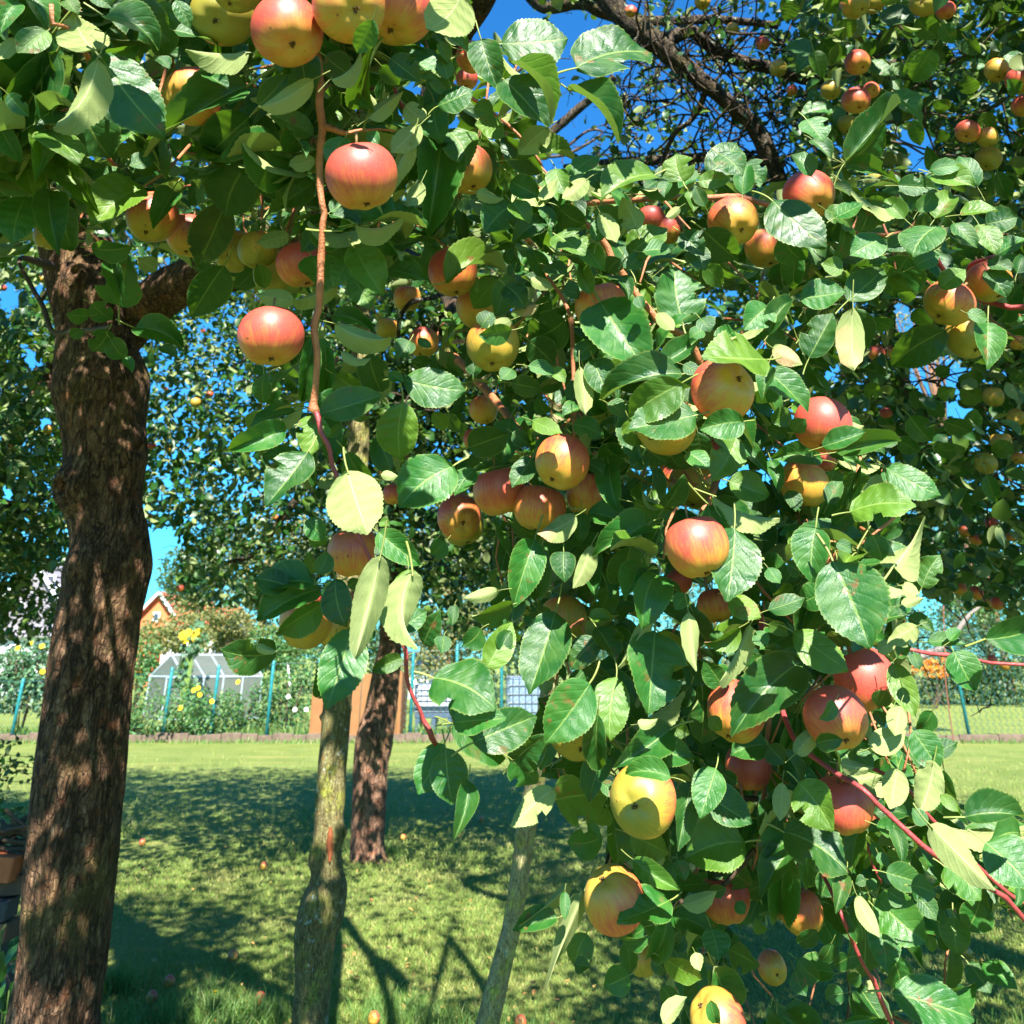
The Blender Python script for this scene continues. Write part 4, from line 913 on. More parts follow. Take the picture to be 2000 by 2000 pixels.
limb(rootC, 'twig', [(1688, 1640, 1.1, 6), (1700, 1680, 1.1, 6), (1722, 1725, 1.1, 5)], M['twig_red'], 6, .0003, .012)
limb(rootC, 'twig', [(1640, 1240, 1.0, 8), (1755, 1264, .92, 8), (1820, 1277, .92, 8), (1870, 1281, .92, 7), (1935, 1294, .92, 7), (2060, 1302, .92, 7)], M['twig_red'], 8, .0003, .012)
limb(rootC, 'twig', [(1790, 430, 1.1, 9), (1870, 560, 1.1, 10), (1940, 590, 1.1, 11), (1975, 600, 1.08, 11), (2060, 590, 1.05, 11)], M['twig_red'], 8, .0004, .012)
limb(rootC, 'twig', [(1880, 545, 1.12, 8), (1902, 515, 1.1, 9), (1945, 500, 1.08, 8)], M['twig_red'], 8, .0003, .01)
limb(rootC, 'twig', [(1655, 1900, 1.5, 7), (1660, 1950, 1.5, 7), (1648, 2030, 1.5, 7)], M['twig_dark'], 6, .0003, .02)
limb(rootC, 'branch', [(1480, 1560, 1.0, 10), (1350, 1560, 1.0, 10), (1240, 1640, 1.0, 9), (1195, 1660, 1.0, 8), (1180, 1700, .95, 6)], M['twig_dark'], 8, .0004, .012)
limb(rootC, 'branch', [(1474, 1660, .95, 10), (1400, 1740, .95, 9), (1320, 1765, .92, 8), (1305, 1800, .92, 7), (1290, 1880, 1.0, 6)], M['twig_dark'], 8, .0004, .012)

# ------------------------------------------------------------------ near leaves
CTRL = [(x, y, (d if d else 48.1 / r) - .04, 1.0) for (x, y, r, c, a, b, d, l) in APPLES if r > 38 and (d is None or d < 1.1)]
CTRL += [(100, 200, .68, 2), (300, 120, .72, 2), (120, 380, .85, 2), (60, 20, .70, 1), (200, 440, .85, 2), (680, 450, .78, 1), (760, 600, .86, 1), (700, 1000, .72, 2), (740, 1150, .71, 3), (560, 850, .74, 2), (930, 1380, .72, 3), (1000, 400, .86, 2),
         (1050, 70, .84, 3), (1200, 120, .86, 4), (1150, 220, .86, 2), (1800, 450, .93, 2), (1960, 1620, .68, 3), (1780, 1700, .68, 3), (1950, 1240, .82, 3), (1880, 1320, .84, 3), (1690, 1150, .74, 3), (1740, 1070, .74, 2), (1780, 1400, .84, 2),
         (1720, 1750, .74, 3), (1850, 1980, .72, 3), (1690, 1700, .9, 1), (1900, 1900, 1.1, 3), (250, 640, 1.0, 3), (400, 600, .9, 2), (860, 1510, .72, 2), (1380, 60, .9, 1), (1250, 340, .92, 2), (620, 1350, .85, 3), (560, 1150, .9, 2), (1080, 1820, .86, 2), (1150, 1650, .9, 2), (1340, 1600, .82, 2), (1880, 1830, 1.0, 1)]
CT = np.array(CTRL)
def dsurf(x, y):
    w = CT[:, 3] / (((CT[:, 0] - x) ** 2 + (CT[:, 1] - y) ** 2) + 35 ** 2) ** 1.5
    return float((w * CT[:, 2]).sum() / w.sum())
def place_leaf(L, depth, names, meshes=LEAFM, natural=.62):
    bx, by, tx, ty, w, fl = L
    P0 = at(bx, by, depth)
    c = (CAM - P0).normalized()
    rv = Vector((rnd.gauss(0, 1), rnd.gauss(0, 1), rnd.gauss(0, 1)))
    if 'd' in fl: n = c * .9 + Vector((0, 0, -.55)) + rv * .2
    elif 'u' in fl: n = c * .75 + SUNV * .55 + rv * .18
    else: n = c * .62 + SUNV * .62 + rv * .24
    n.normalize()
    if n.dot(c) < .35: n = (n + c * .5).normalized()
    R_ = ray(tx, ty)
    den = R_.dot(n)
    lam = (P0 - CAM).dot(n) / den / K if abs(den) > 1e-3 else depth
    Lapp = math.hypot(tx - bx, ty - by) * depth / F
    lam = min(max(lam, depth - .45 * Lapp), depth + .45 * Lapp)
    P1 = at(tx, ty, lam)
    a = P1 - P0; Ln = a.length; a.normalize()
    n = (n - a * n.dot(a)).normalized()
    vis = n
    if 'u' in fl: n = -n
    X = a.cross(n)
    wpx = w * depth / F
    ratio = wpx / Ln
    cls = 'flat' if ratio > .46 else ('fold' if ratio > .29 else 'thin')
    if 'c' in fl: cls = 'thin'
    nat = {'flat': .60, 'fold': .47, 'thin': .33}[cls]
    perp = math.sqrt(max(.15, 1 - X.dot(c) ** 2))
    wf = min(max(ratio / (nat * perp) * (.94 if 'u' in fl else 1.12), .6), 1.7)
    me = rnd.choice(meshes[cls])
    return leaf_matrix(P0, a, n, Ln, wf), me, Ln, cls
def leaf_color(fl):
    return ((rnd.uniform(.6, 1) if 'y' in fl else 0), (rnd.uniform(.2, .5) if 'y' in fl else 0), 0, 1)
cands = {'A': [], 'B': [], 'C': []}
NEAR_LEAF_BOX = []
for L in LVS:
    mx, my = (L[0] + L[2]) / 2, (L[1] + L[3]) / 2
    d = dsurf(mx, my) + rnd.uniform(-.035, .03)
    ln = math.hypot(L[0] - L[2], L[1] - L[3])
    if 'd' in L[5]: d += .06
    if 'u' in L[5]: d -= .03
    if ln < 28: d += .05
    # smaller leaves that lie over an apple's disc go in front of it
    for (x, y, r, c, a, b, dd, l) in APPLES:
        da = dd if dd else 48.1 / r
        if math.hypot(mx - x, my - y) < r * .95 and da < 1.25:
            d = min(d, da - .045)
        elif math.hypot(mx - x, my - y) < r + ln * .4 and 'd' in L[5] and False:
            d = max(d, da + .03)
    own = 'A' if (mx < 430 and my < 720) else ('B' if mx < 1180 else 'C')
    m, me, Ln, cls = place_leaf(L, d, None)
    cands[own].append((ln * L[4], m, me, leaf_color(L[5])))
    NEAR_LEAF_BOX.append((mx, my, ln, d))
# fill: rosettes of leaves on spurs behind and between the noted ones
APD = [(x, y, r, (dd if dd else 48.1 / r)) for (x, y, r, c, a, b, dd, l) in APPLES]
def fill_rosettes(n, x0, x1, y0, y1, dlo, dhi, ok, size=(.062, .095), need=None):
    out = []; spurs = []
    tries = 0
    while len(spurs) < n and tries < n * 30:
        tries += 1
        x = rnd.uniform(x0, x1); y = rnd.uniform(y0, y1)
        if not ok(x, y): continue
        d = dsurf(min(max(x, 0), 2000), min(max(y, 0), 2000)) + rnd.uniform(dlo, dhi)
        C = at(x, y, d)
        axis = Vector((rnd.gauss(0, 1), rnd.gauss(0, .7), rnd.gauss(-.5, .6))).normalized()
        got = 0
        for k in range(rnd.randint(4, 7)):
            dirv = (axis * .4 + Vector((rnd.gauss(0, 1), rnd.gauss(-.2, .8), rnd.gauss(-.25, .8)))).normalized()
            L = rnd.uniform(*size)
            base = C + dirv * L * .32
            nn = Vector((0, 0, .8)) + SUNV * .5 + Vector((rnd.gauss(0, .45), rnd.gauss(-.15, .45), rnd.gauss(0, .45)))
            nn = nn - dirv * nn.dot(dirv)
            if nn.length < .15: continue
            nn.normalize()
            if nn.dot(CAM - C) < 0: nn = -nn
            if rnd.random() < .07: nn = -nn
            out.append((base, dirv, nn, L, rnd.uniform(.8, 1.15)))
            got += 1
        if got: spurs.append((C, axis))
    return out, spurs
def in_gap(x, y, k=1.0):
    for (gx, gy, a, b) in GAPS:
        if ((x - gx) / (a * k)) ** 2 + ((y - gy) / (b * k)) ** 2 < 1: return True
    return False
def okfill(x, y):
    if in_gap(x, y): return False
    return bool(inpoly(x, y, NEARP))
SUNNY = [(at(x, y, dd if dd else 48.1 / r), r * (dd if dd else 48.1 / r) / F) for (x, y, r, c, a, b, dd, l) in APPLES if r >= 44 and (dd is None or dd < 1.06) and 'shad' not in l and 'hidden' not in l]
def keep_leaf(base, dirv, L):
    pts = [base + dirv * (L * t) for t in (0, .35, .7, 1)]
    for P_, R_ in SUNNY:                       # the photograph's sunlit apples hang clear of the leaves above them
        for q in pts[1:]:
            v_ = q - P_; t_ = v_.dot(SUNV)
            if 0 < t_ < 1.6 and (v_ - SUNV * t_).length < R_ * .85: return False
    px, py, dp = proj([tuple(p) for p in pts])
    if not bool(np.all(inpoly(px, py, NEARP))):
        if not (np.all(py < 0) or np.all(px < 0) or np.all(px > 2000) or np.all(py > 2000)): return False
    for X, Y, D in zip(px[1:], py[1:], dp[1:]):
        if in_gap(X, Y, .7): return False
        for (ax, ay, r, ad) in APD:
            if D < ad + .03 and math.hypot(X - ax, Y - ay) < r + 16: return False
    return True
raw, spurs = fill_rosettes(900, -120, 2120, -160, 2120, .06, .95, okfill)
raw2, spurs2 = fill_rosettes(120, -400, 2400, -420, 2400, .0, .4, lambda x, y: (y < -30 or x < -30 or x > 2030) and bool(inpoly(x, y, NEARP)))
NS = 0
stuffL = {'A': [], 'B': [], 'C': []}
for (b, dv, nn, L, wf) in raw + raw2:
    if not keep_leaf(b, dv, L): continue
    px, py, dp = proj(tuple(b + dv * L * .5))
    X, Y, D = float(px[0]), float(py[0]), float(dp[0])
    own = 'A' if (X < 430 and Y < 720) else ('B' if X < 1180 else 'C')
    vis = -40 < X < 2040 and -40 < Y < 2040
    cls = rnd.choices(['flat', 'fold', 'thin', 'curl'], [4, 5, 2, 1.6])[0]
    me = rnd.choice(LEAFM[cls])
    score = (L * F / D) ** 2 * (.18 if vis else .01)
    cands[own].append((score, leaf_matrix(b, dv, nn, L, wf), me, (0, 0, 0, 1)))
for k, root in (('A', rootA), ('B', rootB), ('C', rootC)):
    cs = sorted(cands[k], key=lambda c: -c[0])
    for s_, m, me, col in cs[:300]:
        link('leaf', me, root, m, col)
    rest = cs[300:]
    if rest:
        Cc = np.array([tuple(m.translation) for _, m, _, _ in rest])
        A_ = np.array([[m[r][1] for r in range(3)] for _, m, _, _ in rest])
        N_ = np.array([[m[r][2] for r in range(3)] for _, m, _, _ in rest])
        L_ = np.linalg.norm(A_, axis=1); X_ = np.array([np.linalg.norm([m[r][0] for r in range(3)]) for _, m, _, _ in rest]) / L_
        cloud('smaller_leaves', Cc, A_, N_, L_, X_, LOWV, [M['leaf'], M['petiole']], root)
    print('near leaves', k, len(cs))
# thin spur wood that carries the rosettes
tw = {'A': MB(), 'B': MB(), 'C': MB()}
for C, ax in spurs + spurs2:
    px, py, dp = proj(tuple(C)); X, Y = float(px[0]), float(py[0])
    own = 'A' if (X < 430 and Y < 720) else ('B' if X < 1180 else 'C')
    e = C - ax * rnd.uniform(.05, .10) + Vector((rnd.gauss(0, .02), rnd.uniform(.02, .08), rnd.uniform(.03, .10)))
    qx, qy, _ = proj(tuple(e))
    if in_gap(float(qx[0]), float(qy[0]), .6) or not (inpoly(qx, qy, NEARP)[0] and inpoly(px, py, NEARP)[0]): continue
    if rnd.random() < .35: continue
    mid_ = (C + e) / 2 + Vector((rnd.gauss(0, .012), rnd.gauss(0, .012), rnd.gauss(0, .012)))
    tw[own].tube([e, mid_, C], [.0026, .0021, .0016], 5)
for k, root in (('A', rootA), ('B', rootB), ('C', rootC)):
    o = tw[k].build('spurs', M['twig_tan'], root, True); o['kind'] = 'stuff'
# ------------------------------------------------------------------ apples
def apple_mesh(seed, el=1.0):
    R = np.random.default_rng(seed)
    nu, nv = 36, 26
    V = []; T = []
    ph = R.uniform(0, 6.28, 3); con = R.uniform(.02, .09)
    for i in range(nv + 1):
        th = PI * i / nv
        for j in range(nu):
            a = 2 * PI * j / nu
            z = math.cos(th)
            r = math.sin(th) ** .92 if 0 < th < PI else 0
            r *= 1 + con * z * .9 - .02 * z * z
            top = math.exp(-(th / .42) ** 2); bot = math.exp(-((PI - th) / .36) ** 2)
            zz = z * .96 * el - .34 * top + .17 * bot
            lob = .030 * math.cos(5 * a + ph[0]) * max(0, -z) ** 1.5 + .018 * math.sin(2 * a + ph[1]) + .012 * math.cos(3 * a + ph[2])
            zz += .02 * math.cos(5 * a + ph[0]) * math.exp(-((PI - th - .45) / .25) ** 2) * -1
            V.append((r * (1 + lob) * math.cos(a), r * (1 + lob) * math.sin(a), zz))
    for i in range(nv):
        for j in range(nu):
            j2 = (j + 1) % nu
            a0, a1, a2, a3 = i * nu + j, i * nu + j2, (i + 1) * nu + j2, (i + 1) * nu + j
            T += [(a0, a3, a2), (a0, a2, a1)]
    return mesh_np('apple', np.array(V), np.array(T), M['apple'])
AEL = (1.0, .97, 1.06, 1.02, .95, 1.10, 1.0)
AM = [apple_mesh(k, e) for k, e in enumerate(AEL)]
def calyx_mesh():
    b = MB()
    for k in range(5):
        a = 2 * PI * k / 5 + .2 + (.25, -.2, .1, -.3, .2)[k]; q_ = (1.1, .6, .9, .5, .8)[k]
        d = Vector((math.cos(a), math.sin(a), 0)); s = Vector((-math.sin(a), math.cos(a), 0))
        base = Vector((0, 0, -.76)); 
        p = [base + d * .03, base + d * .09 + Vector((0, 0, -.07)), base + (d * .12 + s * .04) * q_ + Vector((0, 0, -.12)), base + (d * .05 + s * .10) * q_ + Vector((0, 0, -.17 * q_))]
        b.tube(p, [.026, .030, .018, .005], 5)
    b.tube([(0, 0, -.73), (0, 0, -.80), (.01, .01, -.88)], [.085, .06, .008], 7)
    return b.mesh('calyx', M['calyx'], True)
def stalk_mesh():
    b = MB()
    b.tube([(0, 0, .50), (0, 0, .75), (.02, .03, 1.0), (.07, .07, 1.28)], [.032, .030, .032, .048], 6)
    return b.mesh('stalk', M['stalk'], True)
CMx, SMx = calyx_mesh(), stalk_mesh()
def put_apple(x, y, r, cal, red, ripe, d, label, group, minparts=12):
    if d is None: d = 48.1 / r
    rr = r * d / F
    P = at(x, y, d)
    c = (CAM - P).normalized()
    right = Vector((1, 0, 0)); right = (right - c * right.dot(c)).normalized()
    upv = c.cross(right) * -1
    if upv.z < 0: upv = -upv
    if cal is None:
        dn = (Vector((rnd.gauss(0, .22), rnd.uniform(-.25, .25), -1))).normalized()
    else:
        q = math.hypot(*cal); qq = min(q, .985)
        ux, uy = cal[0] / max(q, 1e-6) * qq, cal[1] / max(q, 1e-6) * qq
        dn = (right * ux - upv * uy + c * math.sqrt(max(0, 1 - qq * qq))).normalized()
    zax = -dn
    s = SUNV + Vector((rnd.gauss(0, .35), rnd.gauss(0, .35), 0)) + c * .35
    xax = (s - zax * s.dot(zax))
    xax = xax.normalized() if xax.length > .1 else zax.orthogonal().normalized()
    yax = zax.cross(xax)
    m = Matrix.Identity(4)
    for k in range(3): m[k][0], m[k][1], m[k][2], m[k][3] = xax[k] * rr, yax[k] * rr, zax[k] * rr, P[k]
    ki = rnd.randrange(len(AM))
    o = bpy.data.objects.new('apple', AM[ki])
    COL.objects.link(o); o.matrix_basis = m
    o.color = (red, ripe, 0, 1)
    tag(o, label, 'apple', group)
    if r >= minparts:
        for nm, me in (('calyx', CMx), ('stalk', SMx)):
            q = bpy.data.objects.new(nm, me); COL.objects.link(q); q.parent = o
            q.location = (0, 0, -(AEL[ki] - 1) * .9 + .03) if nm == 'calyx' else (0, 0, 0)
            q.scale = (.8, .8, 1) if nm == 'calyx' else (1, 1, 1)
    return o
for (x, y, r, cal, red, ripe, d, lab) in APPLES:
    put_apple(x, y, r, cal, red, ripe, d, lab, 'apples ripening on the near boughs')
for (x, y, r, cal, red, ripe, d, lab) in APPLES2:
    put_apple(x, y, r, cal, red, ripe, d, lab, 'apples in the crown behind')
for (x, y, lab) in FALLEN:
    g = ground(x, y, .025)
    dd = float(proj(tuple(g))[2][0])
    cr = {'red': .9, 'crimson': .97, 'dark': .85, 'pink': .9, 'orange': .6, 'yellow-orange': .35, 'pale': .1, 'brownish': .6, 'small': .85}.get(lab.split()[0], .7)
    put_apple(x, y, .028 * F / dd, (rnd.uniform(-.5, .5), rnd.uniform(-.2, .6)), cr, .8, dd, lab, 'windfall apples on the lawn', 99)
# ------------------------------------------------------------------ the trees behind
def rand_dirs(n, mean=(0, 0, 0), sd=1.0):
    return unit(rng.normal(0, sd, (n, 3)) + np.array(mean))
def crown_fill(n, x0, x1, y0, y1, d0, d1, mask, size, lean=(0, -.1, .75), clump=1.0, cs=3.0, thr=-.1, zmin=.3):
    """n leaf rosette points in a view volume that pass the mask and a 3-D clump noise; returns base, axis, normal, L"""
    px = rng.uniform(x0, x1, n); py = rng.uniform(y0, y1, n)
    d = (rng.uniform(0, 1, n) ** (1 / 1.6)) * (d1 - d0) + d0
    ok = mask(px, py)
    P = atN(px[ok], py[ok], d[ok])
    P = P[P[:, 2] > zmin]
    keep = np.array([mnoise.noise(Vector(p * cs)) * clump > thr + 0 for p in P]) if thr > -1 else np.ones(len(P), bool)
    P = P[keep]
    # each point is a small rosette
    k = 4
    C = np.repeat(P, k, 0)
    A = rand_dirs(len(C), (0, 0, -.45))
    L = rng.uniform(size[0], size[1], len(C))
    C = C + A * L[:, None] * .35 + rng.normal(0, .012, C.shape)
    qx, qy, qd = proj(C + A * L[:, None] * .6)
    ok = mask(qx, qy) & (C[:, 2] > zmin)
    C, A, L = C[ok], A[ok], L[ok]
    N = unit(rng.normal(0, .55, C.shape) + np.array(lean) + np.array(SUNV) * .35)
    N[np.sum(N * (np.array(CAM) - C), 1) < 0] *= -1
    flip = rng.random(len(N)) < .14
    N[flip] *= -1
    return C, A, N, L
def near_apple(C, A, L, lst, pad=5):
    qx, qy, qd = proj(C + A * L[:, None] * .5)
    bad = np.zeros(len(C), bool)
    for (x, y, r, c, a, b, dd, l) in lst:
        D = dd if dd else 48.1 / r
        bad |= (np.hypot(qx - x, qy - y) < r + pad) & (qd < D + .06)
    return ~bad
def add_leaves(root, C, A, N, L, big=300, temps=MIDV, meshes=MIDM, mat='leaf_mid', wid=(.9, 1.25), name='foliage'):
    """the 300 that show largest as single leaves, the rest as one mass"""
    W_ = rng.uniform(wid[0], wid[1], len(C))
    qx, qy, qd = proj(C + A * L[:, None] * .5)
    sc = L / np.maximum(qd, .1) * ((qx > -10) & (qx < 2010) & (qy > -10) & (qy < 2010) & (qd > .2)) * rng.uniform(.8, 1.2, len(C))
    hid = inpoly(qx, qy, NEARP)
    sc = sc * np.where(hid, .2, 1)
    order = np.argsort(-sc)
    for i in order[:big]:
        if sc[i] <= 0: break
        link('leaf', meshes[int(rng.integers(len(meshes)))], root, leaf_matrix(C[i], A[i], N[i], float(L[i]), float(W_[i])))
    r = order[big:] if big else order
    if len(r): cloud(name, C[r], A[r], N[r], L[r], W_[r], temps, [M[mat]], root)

# E: big tree at the upper right, dark scaly limbs against the sky
rootE = empty('apple_tree', (3.4, 4.8, 0))
tag(rootE, 'large old apple tree at the upper right, dark scaly limbs and shaded crown against sky', 'apple tree')
profE = [(3.4, 4.8, -.05, .20), (3.35, 4.8, .5, .15), (3.2, 4.8, 1.3, .135), (3.0, 4.7, 2.2, .125), (2.7, 4.4, 3.1, .12), (2.3, 4.2, 3.9, .10)]
link('trunk', trunk_mesh('trunk', profE, M['bark_limb'], 8, 48, .008, (), .03), rootE)
limb(rootE, 'limb', [(2120, -420, 3.9, 60), (1700, -480, 3.6, 56), (1350, -330, 3.4, 54), (1150, -130, 3.3, 52), (1165, -40, 3.2, 46), (1215, 30, 3.15, 42), (1290, 92, 3.1, 42), (1360, 150, 3.1, 34), (1410, 190, 3.1, 30), (1470, 245, 3.1, 32), (1500, 300, 3.1, 34), (1530, 370, 3.1, 30), (1560, 470, 3.1, 26), (1590, 640, 3.15, 20)], M['bark_limb'], 24, .007)
limb(rootE, 'limb', [(1290, 85, 3.12, 34), (1350, 62, 3.2, 26), (1400, 100, 3.25, 26), (1455, 122, 3.3, 24), (1510, 135, 3.3, 24), (1620, 160, 3.4, 20), (1760, 120, 3.5, 16)], M['bark_limb'], 16, .005)
limb(rootE, 'limb', [(1100, -60, 3.4, 40), (1160, 12, 3.4, 30), (1250, 40, 3.4, 20), (1400, 38, 3.5, 16), (1520, 50, 3.5, 14)], M['bark_limb'], 14, .005)
limb(rootE, 'limb', [(1000, -60, 3.6, 30), (1060, 12, 3.6, 26), (1130, 5, 3.5, 26), (1200, 20, 3.4, 26)], M['bark_limb'], 14, .005)
limb(rootE, 'branch', [(1380, 165, 3.1, 14), (1372, 195, 3.1, 12), (1350, 235, 3.12, 11), (1320, 258, 3.15, 9), (1300, 300, 3.2, 8), (1285, 330, 3.2, 7)], M['bark_limb'], 8, .002)
limb(rootE, 'branch', [(1100, 325, 3.6, 8), (1180, 320, 3.6, 18), (1300, 312, 3.6, 20), (1420, 308, 3.5, 20), (1530, 325, 3.4, 22)], M['bark_limb'], 10, .003)
limb(rootE, 'branch', [(1060, 60, 4.0, 7), (1030, 120, 4.0, 7), (1000, 150, 4.0, 6)], M['twig_dark'], 6, .001)
limb(rootE, 'branch', [(1095, 300, 4.0, 4), (1110, 285, 4.0, 5), (1150, 255, 4.0, 5), (1175, 262, 4.0, 4), (1110, 300, 4.0, 6), (1060, 308, 4.0, 5)], M['twig_dark'], 6, .001)
limb(rootE, 'limb', [(2300, 300, 3.6, 50), (2100, 420, 3.2, 30), (1900, 560, 2.9, 20), (1740, 680, 2.8, 14), (1640, 740, 2.8, 9)], M['bark_limb'], 12, .003)
limb(rootE, 'limb', [(2300, 700, 3.9, 36), (2080, 800, 3.7, 24), (1900, 900, 3.6, 15), (1800, 1010, 3.5, 9), (1770, 1100, 3.5, 6)], M['bark_limb'], 10, .003)
# loose net of twigs
def twig_net(anchors, n, spread, mat, root, lens=(.15, .5), r0=.006, name='twigs', down=-.1, mask=None, step=.06):
    b = MB(); tips = []
    for i in range(n):
        a = rnd.choice(anchors)
        p = Vector(a) + Vector((rnd.gauss(0, 1), rnd.gauss(0, 1), rnd.gauss(0, 1))) * spread
        d = Vector((rnd.gauss(0, 1), rnd.gauss(0, .8), rnd.gauss(down, .8))).normalized()
        L = rnd.uniform(*lens); m = max(3, int(L / step))
        pts = [p]
        for k in range(m):
            d = (d + Vector((rnd.gauss(0, .28), rnd.gauss(0, .28), rnd.gauss(0, .28)))).normalized()
            pts.append(pts[-1] + d * (L / m))
            if k > 0 and rnd.random() < .45:
                e = (d + Vector((rnd.gauss(0, .9), rnd.gauss(0, .9), rnd.gauss(0, .9)))).normalized()
                l2 = rnd.uniform(.03, .16)
                q = pts[-1]
                b.tube([q, q + e * l2 * .5 + Vector((0, 0, rnd.gauss(0, .01))), q + e * l2], [r0 * .42, r0 * .34, r0 * .25], 4, False)
                tips.append(q + e * l2)
        if mask is not None:
            X, Y, _ = proj([tuple(q) for q in pts])
            if not mask(X, Y).all(): continue
        b.tube(pts, [r0 * (1 - .6 * k / m) for k in range(m + 1)], 5, False)
        tips.append(pts[-1])
    if b.v:
        o = b.build(name, mat, root, True); o['kind'] = 'stuff'
    return tips
ancE = [at(x, y, d) for x, y, d in ((1290, 92, 3.1), (1360, 150, 3.1), (1410, 190, 3.1), (1470, 245, 3.1), (1500, 300, 3.15), (1350, 62, 3.2), (1455, 122, 3.3), (1510, 135, 3.3), (1400, 38, 3.5), (1200, 30, 3.4), (1300, 312, 3.6), (1420, 308, 3.5), (1180, 290, 3.8), (1320, 250, 3.2), (1500, 380, 3.4), (1250, 200, 3.8), (1380, 240, 3.8), (1450, 330, 3.6), (1550, 200, 3.6), (1600, 80, 3.4))]
skywin = [(1085, -20), (1290, 0), (1120, 60), (1110, 260), (1180, 330), (1090, 320)]
notopen = lambda X, Y: ~inpoly(X, Y, [(1075, 20), (1150, 40), (1165, 130), (1180, 190), (1160, 300), (1085, 310), (1070, 200)])
tips = twig_net(ancE, 230, .13, M['bark_limb'], rootE, (.2, .6), .0065, mask=notopen)
tips2 = twig_net([at(x, y, d) for x, y, d in ((1700, 150, 2.6), (1850, 200, 2.5), (1900, 450, 2.6), (1750, 600, 2.8), (1850, 800, 2.8), (1700, 750, 2.7), (1950, 700, 2.7), (1880, 1000, 3.3), (1850, 1120, 3.3))], 150, .22, M['twig_dark'], rootE, (.2, .5), .005)
EDENSE = [(1540, -500), (2500, -500), (2500, 1235), (2010, 1235), (1960, 1190), (1900, 1190), (1840, 1165), (1760, 1150), (1700, 1140), (1600, 1000), (1600, 600), (1560, 340), (1530, 200)]
EGAPS = [(1790, 275, 40, 30), (1800, 315, 32, 22), (1640, 285, 10, 12), (1775, 610, 28, 50), (1830, 735, 55, 45), (1880, 810, 18, 16), (1550, 160, 28, 26), (1545, 60, 30, 22), (1860, 800, 30, 14)]
def maskE(X, Y):
    ok = inpoly(X, Y, EDENSE)
    for gx, gy, a, b in EGAPS: ok &= ((X - gx) / a) ** 2 + ((Y - gy) / b) ** 2 > 1
    return ok
def clearE(C, A, L): return near_apple(C, A, L, APPLES2) & near_apple(C, A, L, APPLES, 6)
C, A, N, L = crown_fill(3600, 1500, 2450, -450, 1235, 1.75, 3.1, maskE, (.05, .078), thr=-.25)
k = clearE(C, A, L); parts = [(C[k], A[k], N[k], L[k])]
C, A, N, L = crown_fill(5200, 1500, 2450, -450, 1235, 2.6, 4.4, maskE, (.055, .080), thr=-.12, cs=2.2)
k = clearE(C, A, L); parts.append((C[k], A[k], N[k], L[k]))
C, A, N, L = crown_fill(3200, 1500, 2450, -450, 1235, 4.4, 6.0, maskE, (.08, .11), thr=-.25, cs=2.0)
parts.append((C, A, N, L))
# sparse leaves and far branches in the sky part
def maskS(X, Y): return inpoly(X, Y, [(1000, -300), (1560, -300), (1600, 340), (1520, 700), (1240, 700), (1240, 330), (1085, 330), (1060, 250)]) & notopen(X, Y)
C, A, N, L = crown_fill(2200, 1040, 1600, -250, 650, 2.9, 4.8, maskS, (.045, .068), thr=.14, cs=2.6)
k = clearE(C, A, L); parts.append((C[k], A[k], N[k], L[k]))
tp = np.array([tuple(t) for t in rnd.sample(tips, min(len(tips), 300))])
A = rand_dirs(len(tp), (0, 0, -.5)); parts.append((tp, A, rand_dirs(len(tp), (0, -.4, .8)), rng.uniform(.04, .06, len(tp))))
C, A, N, L = [np.concatenate([p[i] for p in parts]) for i in range(4)]
# the leaves noted one by one
placed = 0
for Lf in LES:
    mx, my = (Lf[0] + Lf[2]) / 2, (Lf[1] + Lf[3]) / 2
    ln = math.hypot(Lf[0] - Lf[2], Lf[1] - Lf[3])
    d = min(2.1, max(1.35, .066 * F / ln)) * .96
    for (x, y, r, c, a, b, dd, l) in APPLES2 + APPLES:
        D = dd if dd else 48.1 / r
        if math.hypot(mx - x, my - y) < r + ln * .5: d = D + (.07 if math.hypot(mx - x, my - y) > r * .8 else -.06)
    m, me, Ln, cls = place_leaf(Lf, d, None)
    link('leaf', me, rootE, m, leaf_color(Lf[5])); placed += 1
add_leaves(rootE, C, A, N, L, 300 - placed)
print('E leaves', len(C))

# D: mid-distance brown trunk with a dense crown
YD = 9.1
rowsD = [(1705, 668, 768), (1680, 680, 756), (1655, 685, 750), (1600, 688, 751), (1560, 690, 754), (1500, 692, 757), (1450, 696, 767), (1390, 712, 774), (1310, 728, 781), (1250, 740, 784), (1150, 742, 784), (1000, 740, 780), (850, 745, 780)]
gD = atY(718, 1682, YD)
rootD = empty('apple_tree', (gD.x, YD, 0))
tag(rootD, 'apple tree with stout reddish-brown trunk standing on the sunlit lawn behind the grey trunk', 'apple tree')
profD = [(p[0], p[1], p[2] if i else -.06, p[3]) for i, p in enumerate(edge_prof(rowsD, YD))]
link('trunk', trunk_mesh('trunk', profD, M['bark_far'], 9, 72, .008, ((1.0, 4.2, .03, .07), (1.35, 5.4, .02, .08)), .016), rootD)
limb(rootD, 'limb', [(762, 860, 6.4, 34), (700, 700, 6.2, 26), (560, 500, 5.8, 20), (400, 300, 6.0, 14)], M['bark_limb'], 12, .006)
limb(rootD, 'limb', [(762, 860, 6.4, 34), (850, 650, 6.0, 26), (1000, 350, 5.0, 20), (1200, 150, 4.9, 14)], M['bark_limb'], 12, .006)
limb(rootD, 'limb', [(750, 960, 6.4, 24), (650, 900, 6.3, 18), (560, 1000, 6.0, 14), (500, 1080, 6.0, 10), (440, 1100, 6.0, 7)], M['bark_limb'], 10, .005)
limb(rootD, 'limb', [(762, 900, 6.4, 22), (830, 900, 6.3, 18), (930, 950, 6.0, 14), (1060, 1060, 6.2, 8)], M['bark_limb'], 10, .005)
